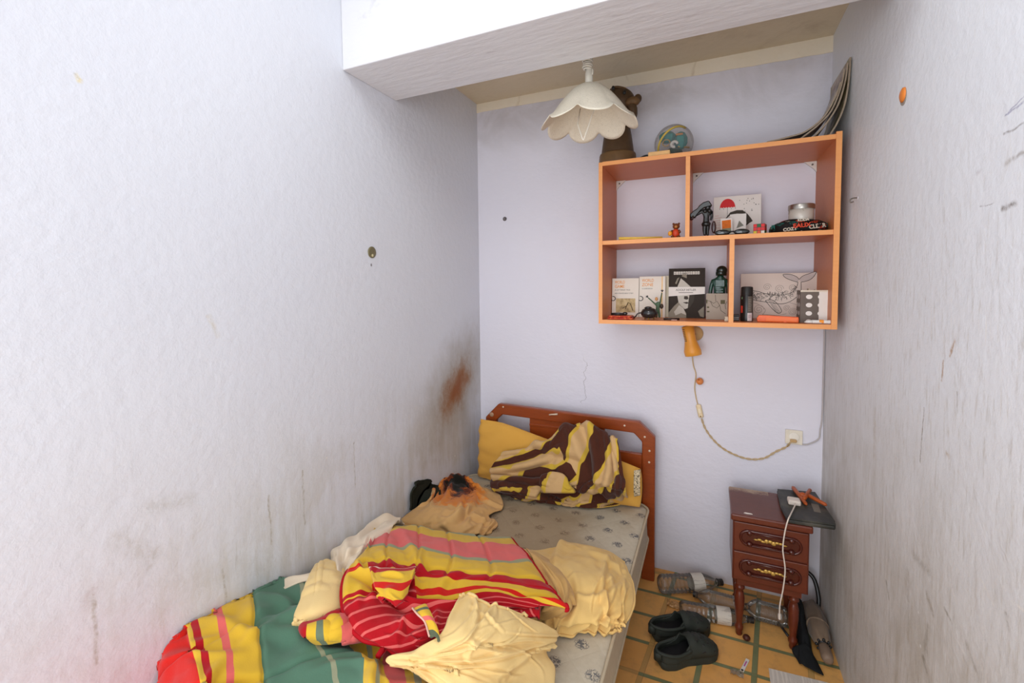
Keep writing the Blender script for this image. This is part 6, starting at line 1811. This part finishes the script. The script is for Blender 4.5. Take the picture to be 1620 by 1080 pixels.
LEG = [(0.013, 0.0), (0.016, 0.008), (0.015, 0.020), (0.020, 0.030), (0.020, 0.040), (0.014, 0.050), (0.015, 0.060), (0.022, 0.130), (0.023, 0.165), (0.018, 0.190), (0.014, 0.198), (0.023, 0.206), (0.023, 0.216), (0.017, 0.222), (0.022, 0.230), (0.022, NZ0)]
for lx2, ly2 in ((0.129, 2.070), (0.325, 2.070), (0.129, 2.265), (0.330, 2.265)):
    MB().lathe([(r*0.86, z_) for r, z_ in LEG], 20, Matrix.Translation((lx2, ly2, 0))).build('leg', M_NS, ns, True)
a = at_z(1184, 811, NZT+0.003)
o = MB().prism([(a.x-0.018, a.y-0.004), (a.x-0.006, a.y-0.007), (a.x+0.016, a.y-0.004), (a.x+0.012, a.y+0.004), (a.x-0.012, a.y+0.005)], NZT+0.0003, NZT+0.0012, 'xy').build('paper_scrap', plain('paper_white', S(236, 226, 214), 0.7)); tag(o, 'torn white paper scrap on the front of the bedside table top', 'paper')

# tablet / pad overhanging the right side
TZ = NZT+0.0008
pp = [at_z(x_, y_, TZ+0.018) for x_, y_ in ((1229, 774), (1290, 779), (1322, 826), (1322, 832), (1246, 821), (1235, 800))]
M_PAD = NT('worn_black_pad', 0.45, 0.4)
o_ = M_PAD.obj(); M_PAD.color(M_PAD.mix(M_PAD.step(M_PAD.noise(o_, 9, 5, 0.65), 0.45, 0.7), S(44, 44, 40), S(84, 80, 70))); M_PAD = M_PAD.m
padpts = [(p.x, p.y) for p in (pp[0], pp[1], pp[2], pp[3], pp[4], pp[5])]
pad = thing('laptop', 'closed worn black laptop lying askew over the right edge of the bedside table', 'laptop', (pp[4].x, pp[4].y, NZT))
padpts = [(min(a, XR-0.006), b) for a, b in padpts]
MB().prism(padpts, TZ, TZ+0.017, 'xy').build('base', M_PAD, pad, bevel=0.006, seg=3)
cxp = sum(p[0] for p in padpts)/6; cyp = sum(p[1] for p in padpts)/6
MB().prism([(cxp+(a-cxp)*0.985, cyp+(b-cyp)*0.985) for a, b in padpts], TZ+0.0172, TZ+0.023, 'xy').build('lid', M_PAD, pad, bevel=0.0025)
q = [at_z(x_, y_, TZ+0.0235) for x_, y_ in ((1283, 796), (1295, 798), (1299, 811), (1288, 809))]
MB().prism([(p.x, p.y) for p in q], TZ+0.0231, TZ+0.0236, 'xy').build('label', plain('grey_label', S(120, 112, 100), 0.5), pad)
ZP = TZ+0.0235
# orange-brown wooden jack (crossed arms) lying on it
M_JACK = plain('orange_brown_wood', S(176, 82, 30), 0.4, 0.4, 0, 0.25, 40)
j0 = at_z(1270, 782, ZP+0.014)
jk = thing('wooden_jack', 'orange-brown crossed wooden toy lying on the black laptop', 'toy', (j0.x, j0.y, ZP))
def jarm(pa, pb, r0, r1, zz0, zz1, nm):
    a = at_z(*pa, ZP+zz0); b = at_z(*pb, ZP+zz1)
    MB().tube([a, a.lerp(b, .08), a.lerp(b, .5), a.lerp(b, .93), b], [r0*0.5, r0, (r0+r1)/2, r1, r1*0.5], 12).build(nm, M_JACK, jk, True)
jarm((1254, 770), (1276, 798), 0.009, 0.007, 0.013, 0.009, 'arm')
jarm((1272, 789), (1282, 774), 0.008, 0.0075, 0.018, 0.019, 'arm')
jarm((1278, 783), (1308, 799), 0.009, 0.007, 0.018, 0.009, 'arm')
MB().sphere(at_z(1270, 783, ZP+0.016), (0.016, 0.013, 0.012), 14, 10).build('centre', M_JACK, jk, True)
# white charger with its cable hanging down the front
c = at_z(1256, 791, ZP+0.015)
ch = thing('charger', 'white phone charger on the black laptop, its cable hanging down in front of the drawers', 'charger', (c.x, c.y, ZP))
M_CHG = plain('charger_white', S(224, 210, 196), 0.35)
MB().box((c.x-0.023, c.y-0.022, ZP+0.0006), (c.x+0.023, c.y+0.020, ZP+0.022)).build('plug', M_CHG, ch, bevel=0.006, seg=3)
cl = [Vector((c.x+0.004, c.y-0.022, ZP+0.012)), at_z(1254.5, 806, ZP+0.009), at_z(1250, 815, ZP+0.008), at_y(1246, 824, 2.004), at_y(1241, 845, 2.000), at_y(1238.5, 870, 1.998), at_y(1242, 900, 1.996), at_y(1239, 930, 1.998), at_y(1234, 955, 2.0), at_y(1233, 972, 2.0)]
MB().tube(catmull(cl, 8), 0.0026, 8).build('cable', M_CHG, ch, True)
e = cl[-1]
MB().tube([e+Vector((0, 0, 0.003)), e+Vector((0.001, 0, -0.018))], 0.0045, 8).build('connector', M_CHG, ch, 'auto')
MB().tube([Vector((c.x+0.006, c.y-0.018, ZP+0.012)), Vector((c.x+0.006, c.y-0.030, ZP+0.011))], 0.004, 8).build('strain_relief', M_CHG, ch, True)

# ---------------------------------------------------------------- empty plastic bottles on the floor
def pet():
    t = NT('clear_pet', 0.08, 0.5)
    nt = t.nt
    tr = nt.nodes.new('ShaderNodeBsdfTransparent'); tr.inputs[0].default_value = (0.86, 0.85, 0.82, 1)
    gl = nt.nodes.new('ShaderNodeBsdfGlossy'); gl.inputs['Roughness'].default_value = 0.10
    df = nt.nodes.new('ShaderNodeBsdfDiffuse'); df.inputs[0].default_value = (0.42, 0.40, 0.36, 1)
    m0 = nt.nodes.new('ShaderNodeMixShader'); m0.inputs[0].default_value = 0.10
    nt.links.new(tr.outputs[0], m0.inputs[1]); nt.links.new(df.outputs[0], m0.inputs[2])
    fr = nt.nodes.new('ShaderNodeLayerWeight'); fr.inputs[0].default_value = 0.35
    f2 = t.math('MULTIPLY', fr.outputs['Fresnel'], 0.9)
    mx = nt.nodes.new('ShaderNodeMixShader')
    nt.links.new(f2, mx.inputs[0]); nt.links.new(m0.outputs[0], mx.inputs[1]); nt.links.new(gl.outputs[0], mx.inputs[2])
    nt.links.new(mx.outputs[0], nt.nodes['Material Output'].inputs['Surface'])
    return t.m
M_PET = pet()
M_BLABEL = NT('bottle_label', 0.5, 0.3)
_o = M_BLABEL.obj(); M_BLABEL.color(M_BLABEL.mix(M_BLABEL.math('MULTIPLY', M_BLABEL.step(M_BLABEL.noise(M_BLABEL.scale(_o, (1, 1, 12)), 18, 4, 0.7), 0.55, 0.62), 0.5), S(206, 196, 182), S(140, 126, 116))); M_BLABEL = M_BLABEL.m


def bottle(base, tip, R, label, cap_col, lab=None, roll=0.0):
    """a lying ribbed bottle from its base to its neck; points on the floor."""
    base = Vector((base.x, base.y, R+0.001)); tip = Vector((tip.x, tip.y, R*0.93))
    ax = tip-base; L = ax.length
    Mq = Matrix.Translation(base) @ ax.normalized().to_track_quat('Z', 'Y').to_matrix().to_4x4()
    bt = thing('plastic_bottle', label, 'bottle', (base.x, base.y, 0), None)
    pr = [(R*0.35, 0.010), (R*0.72, 0.0), (R*0.93, 0.008), (R, 0.022)]
    n = 9; b0, b1 = 0.028, L*0.66
    for k in range(n):
        z0 = b0+(b1-b0)*k/n; d = (b1-b0)/n
        pr += [(R*0.985, z0), (R*0.94, z0+d*0.25), (R*0.94, z0+d*0.40), (R*0.99, z0+d*0.65)]
    pr += [(R, b1), (R*0.96, L*0.71), (R*0.80, L*0.78), (R*0.55, L*0.85), (R*0.36, L*0.90), (R*0.31, L*0.93), (R*0.31, L*0.975)]
    MB().lathe(pr, 28, Mq, cap=False).build('shell', M_PET, bt, True)
    MB().lathe([(R*0.36, L*0.95), (R*0.36, L), (R*0.30, L+0.002)], 18, Mq).build('cap', cap_col, bt, 'auto')
    MB().lathe([(R*0.37, L*0.915), (R*0.37, L*0.93)], 18, Mq, cap=False).build('neck_ring', cap_col, bt, True, solid=0.002)
    if lab:
        MB().lathe([(R*1.008, L*lab[0]), (R*1.008, L*lab[1])], 28, Mq, cap=False).build('label_band', M_BLABEL, bt, True)
    return bt
CAPD = plain('dark_cap', S(42, 36, 32), 0.4)
bottle(Vector((-0.208, 2.205, 0)), Vector((0.070, 2.343, 0)), 0.043, 'clear ribbed bottle with a white label lying closest to the back wall', CAPD, (0.50, 0.68))
bottle(Vector((0.140, 2.196, 0)), Vector((-0.055, 2.208, 0)), 0.037, 'clear plastic bottle lying behind the left table leg, its dark cap pointing left', CAPD, None)
bottle(Vector((-0.108, 2.080, 0)), Vector((0.188, 2.132, 0)), 0.035, 'clear bottle with a white label lying frontmost of the bottles left of the table', CAPD, (0.50, 0.69))
bottle(Vector((0.322, 2.190, 0)), Vector((0.150, 2.202, 0)), 0.042, 'clear ribbed bottle lying under the bedside table', CAPD, None)
c = at_z(1181, 1008, 0.013)
o = MB().sphere((c.x, c.y, 0.0125), (0.015, 0.013, 0.012), 14, 10).build('brown_stopper', plain('dark_brown_cap', S(74, 36, 24), 0.4), None, True); tag(o, 'small dark brown bottle stopper on the floor at the foot of the left table leg', 'stopper')

# ---------------------------------------------------------------- clogs
M_CLOG = plain('dark_green_foam', S(52, 56, 50), 0.6, 0.25, 0, 0.12, 25)
M_CLOGI = plain('black_insole', S(24, 24, 26), 0.7)
def clog(heel, toe, W, label, mirror):
    heel = Vector(heel); toe = Vector(toe); ax = (toe-heel); L = ax.length
    ang = math.atan2(ax.y, ax.x)
    Mq = Matrix.Translation((heel.x, heel.y, 0)) @ Matrix.Rotation(ang, 4, 'Z')
    root = thing('clog', label, 'clog', (heel.x, heel.y, 0), None)
    def halfw(s, top=0):
        # outline half width along the length 0 heel .. 1 toe, and sideways shift
        w = [(0, .20), (.05, .33), (.2, .40), (.4, .38), (.6, .45), (.78, .50), (.9, .44), (.97, .28), (1, .12)]
        for i in range(len(w)-1):
            if s <= w[i+1][0]:
                f = (s-w[i][0])/(w[i+1][0]-w[i][0]); f = f*f*(3-2*f) if i not in (0, 7) else f
                return W*(w[i][1]+(w[i+1][1]-w[i][1])*f)
        return W*.12
    def shift(s): return mirror*W*0.06*math.sin(PI*min(1, max(0, (s-0.2)/0.8)))
    N = 30
    # sole
    def outline(k, s0=0, s1=1):
        a = []; b = []
        for i in range(N+1):
            s = s0+(s1-s0)*i/N
            a.append((s*L, halfw(s)*k+shift(s))); b.append((s*L, -halfw(s)*k+shift(s)))
        return a+b[::-1]
    mb = MB()
    pts = outline(1.0)
    rings = [(0.96, 0.0005), (1.0, 0.008), (1.0, 0.026), (0.97, 0.034)]
    n = len(pts); prev = None
    for k, z in rings:
        i0 = len(mb.v)
        for i, (px, py) in enumerate(pts):
            sx = px/L
            mb.v.append(Mq @ Vector((L*0.5+(px-L*0.5)*k, py*k, z+0.008*max(0, sx-0.85)/0.15)))
        if prev is None: mb.f.append(list(range(i0, i0+n))[::-1]); mb.mi.append(0)
        else:
            for i in range(n): mb.f.append([prev+i, prev+(i+1) % n, i0+(i+1) % n, i0+i]); mb.mi.append(0)
        prev = i0
    mb.f.append(list(range(prev, prev+n))); mb.mi.append(0)
    mb.build('sole', M_CLOG, root, 'auto')
    # upper shell: cross-sections from the heel to the toe with an opening
    def height(s):
        h = [(0, .062), (.1, .058), (.25, .052), (.36, .060), (.47, .088), (.55, .090), (.7, .078), (.85, .062), (.95, .046), (1, .030)]
        for i in range(len(h)-1):
            if s <= h[i+1][0]:
                f = (s-h[i][0])/(h[i+1][0]-h[i][0]); f = f*f*(3-2*f); return h[i][1]+(h[i+1][1]-h[i][1])*f
        return .03
    K = 20
    mb = MB(); vs = []
    NS = 44
    for i in range(NS+1):
        s = i/NS
        hw = halfw(s)*0.97; H = height(s)
        for k in range(K+1):
            q = -1+2*k/K
            if s < 0.47:     # open: only side walls, folded so that they stop at the rim
                side = -1 if q < 0 else 1
                e = abs(q)           # 1 at the sole, 0 at the rim
                yy = side*hw*(0.86+0.14*math.sin(e*PI/2)); zz = 0.03+(H-0.03)*(1-e)
                if s < 0.06: yy *= 0.8+0.2*s/0.06
            else:
                th = q*PI/2
                yy = hw*math.sin(th)*(1.0); zz = 0.03+(H-0.03)*abs(math.cos(th))**0.62
            vs.append(Mq @ Vector((s*L*0.985+0.002, yy+shift(s), zz)))
    fs = []
    for i in range(NS):
        for k in range(K):
            s = (i+0.5)/NS
            if s < 0.47 and k in (K//2-1, K//2) and False: continue
            mid = (k == K//2-1 or k == K//2)
            a_, b_, c_, d_ = i*(K+1)+k, i*(K+1)+k+1, (i+1)*(K+1)+k+1, (i+1)*(K+1)+k
            if i/NS < 0.47 and mid: continue
            fs.append((a_, b_, c_, d_))
    # heel wall
    mb.add(vs, fs)
    hw0 = []
    w0 = halfw(0)*0.97*0.80*0.95
    for k in range(13):
        a = PI/2+PI*k/12
        hw0.append((0.003+0.020*math.cos(a), w0*math.sin(a)))
    v2 = []
    for z in (0.03, 0.062):
        for px, py in hw0: v2.append(Mq @ Vector((px, py+shift(0), z)))
    mb.add(v2, [(k, k+1, 14+k, 13+k) for k in range(12)])
    o = mb.build('upper', M_CLOG, root, True, solid=0.005)
    MB().prism([(L*0.5+(px-L*0.5)*0.9, py*0.86) for px, py in outline(1.0, 0.02, 0.9)], 0.034, 0.037, 'xy', 0, Mq).build('insole', M_CLOGI, root)
    # vent holes over the toes
    rr = random.Random(4)
    for (s, q) in ((.60, -.35), (.60, .05), (.60, .42), (.70, -.5), (.70, -.12), (.70, .25), (.70, .55), (.80, -.3), (.80, .1), (.80, .42)):
        hw = halfw(s)*0.97; H = height(s); th = q*PI/2
        p = Vector((s*L*0.985+0.002, hw*math.sin(th)+shift(s), 0.03+(H-0.03)*abs(math.cos(th))**0.62+0.0005))
        MB().sphere((p.x, p.y, p.z), (0.0062, 0.0062, 0.0034), 10, 6, 0, Mq).build('vent_hole', M_BLACK, root, True)
    for q in (-0.80, 0.80):
        for s in (.70, .86):
            hw = halfw(s)*0.97; H = height(s); th = q*PI/2
            p = Vector((s*L*0.985, hw*math.sin(th)*1.0+shift(s), 0.03+(H-0.03)*abs(math.cos(th))**0.62*0.9))
            MB().sphere((p.x, p.y, p.z), (0.012, 0.004, 0.005), 10, 6, 0, Mq).build('side_slot', M_BLACK, root, True)
    # heel strap
    sp = [Mq @ Vector(v) for v in ((0.45*L, halfw(.45)*0.97+shift(.45), 0.060), (0.25*L, halfw(.25)*0.98, 0.056), (0.07*L, halfw(.07)*0.84, 0.060), (-0.010, 0, 0.064), (0.07*L, -halfw(.07)*0.84, 0.060), (0.25*L, -halfw(.25)*0.98, 0.056), (0.45*L, -halfw(.45)*0.97+shift(.45), 0.060))]
    MB().tube(catmull(sp, 6), 0.0062, 8).build('strap', M_CLOG, root, True)
    for s in (-1, 1):
        MB().lathe([(0.009, 0), (0.009, 0.003), (0.005, 0.005)], 14, Mq @ Matrix.Translation((0.45*L, s*halfw(.45)*0.97+shift(.45), 0.060)) @ Matrix.Rotation(-s*PI/2, 4, 'X')).build('strap_rivet', M_CLOG, root, True)
    return root
h1, t1 = at_z(1042, 1045, 0.02), at_z(1132, 1024, 0.02)
h2, t2 = at_z(1032, 1006, 0.02), at_z(1120, 990, 0.02)
clog(h1, t1, 0.102, 'dark green foam clog nearer to the viewer, overlapping its pair on the tiles', 1)
h2.y += 0.014; t2.y += 0.012
clog(h2, t2, 0.100, 'dark green foam clog lying behind its pair, nearer to the bottles', -1)

# ---------------------------------------------------------------- umbrella, bag and dark cloth by the right wall
u0 = at_z(1275, 965, 0.05); u1 = at_z(1305, 1050, 0.035)
um_ = thing('folded_umbrella', 'folded taupe umbrella lying along the right wall behind the bedside table', 'umbrella', (u1.x, u1.y, 0))
t = cotton('taupe_nylon', 0.55); o_ = t.obj(); t.color(t.mix(t.noise(o_, 20, 3), S(112, 92, 74), S(140, 118, 98))); M_TAUPE = t.m
A = Vector((0.425, 2.300, 0.062)); B = Vector((0.430, 2.015, 0.046))
d_ = (B-A); Ln = d_.length
Mq = Matrix.Translation(A) @ d_.normalized().to_track_quat('Z', 'Y').to_matrix().to_4x4()
MB().lathe([(0.010, 0), (0.030, 0.015), (0.038, Ln*0.30), (0.036, Ln*0.6), (0.026, Ln*0.78), (0.020, Ln*0.82)], 24, Mq,
           fn=lambda r, z, a: (r*(1+0.14*math.sin(5*a+z*18)), z)).build('canopy', M_TAUPE, um_, True)
MB().tube([tuple(Mq @ Vector((0.038*math.cos(a), 0.038*math.sin(a), Ln*0.47+0.004*math.sin(2*a)))) for a in [2*PI*k/20 for k in range(20)]], 0.004, 6, closed=True).build('tie_band', M_TAUPE, um_, True)
mb = MB()
for k in range(8):
    a = 2*PI*k/8
    mb.sphere(Mq @ Vector((0.024*math.cos(a), 0.024*math.sin(a), Ln*0.82)), 0.0055, 8, 6)
mb.lathe([(0.018, Ln*0.80), (0.020, Ln*0.815), (0.018, Ln*0.835)], 14, Mq)
mb.build('rib_tips', M_BLACK, um_, True)
MB().lathe([(0.017, Ln*0.83), (0.020, Ln*0.87), (0.021, Ln*1.02), (0.017, Ln*1.08), (0.008, Ln*1.09)], 18, Mq).build('handle', plain('taupe_handle', S(128, 106, 88), 0.45), um_, True)
MB().tube(catmull([(0.36, 2.36, 0.16), (0.40, 2.345, 0.185), (0.44, 2.33, 0.165), (0.455, 2.30, 0.10), (0.45, 2.28, 0.05)], 6), 0.009, 8).build('wrist_strap', M_BLACK, um_, True)
# a second sleeve beside it against the wall
M_T2 = plain('dark_taupe', S(96, 78, 64), 0.7)
# black bag / cloth on the floor
ctrl = [
    [Vector((0.352, 2.220, .11)), Vector((0.362, 2.225, .13)), Vector((0.374, 2.22, .11)), Vector((0.384, 2.21, .06))],
    [Vector((0.351, 2.17, .012)), Vector((0.360, 2.175, .085)), Vector((0.372, 2.17, .085)), Vector((0.382, 2.16, .04))],
    [Vector((0.351, 2.12, .010)), Vector((0.362, 2.12, .048)), Vector((0.374, 2.11, .048)), Vector((0.384, 2.10, .02))],
    [Vector((0.350, 2.062, .008)), Vector((0.360, 2.062, .030)), Vector((0.374, 2.055, .034)), Vector((0.388, 2.045, .014))],
    [Vector((0.326, 2.034, .008)), Vector((0.345, 2.036, .030)), Vector((0.372, 2.03, .032)), Vector((0.394, 2.02, .012))],
    [Vector((0.335, 1.985, .006)), Vector((0.358, 1.970, .012)), Vector((0.382, 1.955, .012)), Vector((0.408, 1.955, .006))],
]
bc_, g = cloth('black_bag', ctrl, plain('black_cloth', S(30, 31, 32), 0.85, 0.15, 0, 0.2), None, 50, 70, 0.006, creases(111, 8, 0.008, 0.06), None, 0.004, zmin=0.005, seed=15)
tag(bc_, 'limp black cloth bag on the floor between the right table leg and the umbrella', 'bag')
o = MB().tube([at_z(1231, 984, 0.0065), at_z(1247, 1006, 0.0065)], 0.005, 8).build('black_rod', M_BLACK, None, True); tag(o, 'short black plastic rod on the tiles left of the black bag', 'rod')
# ---------------------------------------------------------------- litter on the tiles
f0 = at_z(1170, 1068, 0.004); f1 = at_z(1183, 1042, 0.004)
d_ = (f1-f0).normalized(); n_ = Vector((-d_.y, d_.x, 0))*0.0065
lb = thing('test_strip', 'small white plastic strip with a pink stripe lying on the tiles', 'strip', tuple(f0))
def quad(a, b, nn, z0, z1): return MB().prism([((a-nn).x, (a-nn).y), ((b-nn).x, (b-nn).y), ((b+nn).x, (b+nn).y), ((a+nn).x, (a+nn).y)], z0, z1, 'xy')
quad(f0, f1, n_, 0.0006, 0.004).build('body', M_WHITE, lb, bevel=0.001)
quad(f0.lerp(f1, .55), f0.lerp(f1, .85), n_*0.35, 0.0039, 0.0044).build('pink_window', plain('magenta_print', S(186, 90, 150), 0.5), lb)
quad(f0.lerp(f1, .12), f0.lerp(f1, .2), n_*0.6, 0.0039, 0.0044).build('black_mark', M_BLACK, lb)
quad(f0.lerp(f1, .28), f0.lerp(f1, .36), n_*0.6, 0.0039, 0.0044).build('black_mark', M_BLACK, lb)
def wrapper(px, py, w, d, seed, name, label, mat):
    c = at_z(px, py, 0.0); R = random.Random(seed)
    n = 9; mb = MB(); vs = []
    for j in range(n+1):
        for i in range(n+1):
            u, v = i/n-0.5, j/n-0.5
            vs.append((c.x+u*w+R.uniform(-.1, .1)*w*0.3, c.y+v*d+R.uniform(-.1, .1)*d*0.3, 0.001+0.016*abs(mnoise.noise((u*4+seed, v*4, 0)))+R.uniform(0, .003)))
    mb.add(vs, [(j*(n+1)+i, j*(n+1)+i+1, (j+1)*(n+1)+i+1, (j+1)*(n+1)+i) for j in range(n) for i in range(n)])
    o = mb.build(name, mat, None, False, solid=0.0005); tag(o, label, 'wrapper'); return o
wrapper(1166, 1066, 0.045, 0.028, 1, 'plastic_wrapper', 'crumpled clear plastic wrapper beside the white strip on the tiles', clear('wrapper_film', (0.8, 0.74, 0.62), 0.25))
wrapper(1066, 957, 0.060, 0.045, 2, 'foil_wrapper', 'crumpled tan wrapper behind the clogs, left of the labelled bottle', plain('foil_tan', S(196, 150, 96), 0.3, 0.5, 0.2, 0.3, 60))
wrapper(1134, 1035, 0.014, 0.012, 3, 'torn_scrap', 'tiny torn pink scrap at the toe of the nearer clog', plain('pink_scrap', S(222, 160, 130), 0.6))
# printed sheet of paper
pq = [at_z(x_, y_, 0.0) for x_, y_ in ((1216, 1057), (1330, 1085), (1355, 1150), (1226, 1135))]
pq = [(min(p.x, XR-0.004), p.y) for p in pq]
t = NT('printed_paper', 0.8, 0.1); o_ = t.pos()
x, y, z = t.sep(o_)
ln = t.math('LESS_THAN', t.math('FRACT', t.math('MULTIPLY', t.math('ADD', y, t.math('MULTIPLY', x, 0.02)), 190.0)), 0.45)
wd = t.step(t.noise(t.scale(o_, (140, 6, 1)), 1.0, 2), 0.42, 0.5)
t.color(t.mix(t.math('MULTIPLY', t.math('MULTIPLY', ln, wd), 0.45), S(222, 212, 200), S(120, 108, 98)))
o = MB().prism(pq, 0.0006, 0.0016, 'xy').build('paper_sheet', t.m); tag(o, 'printed white sheet of paper lying on the floor at the bottom right', 'paper')
o['label'] = 'printed white sheet of paper lying flat on the tiles by the right wall'
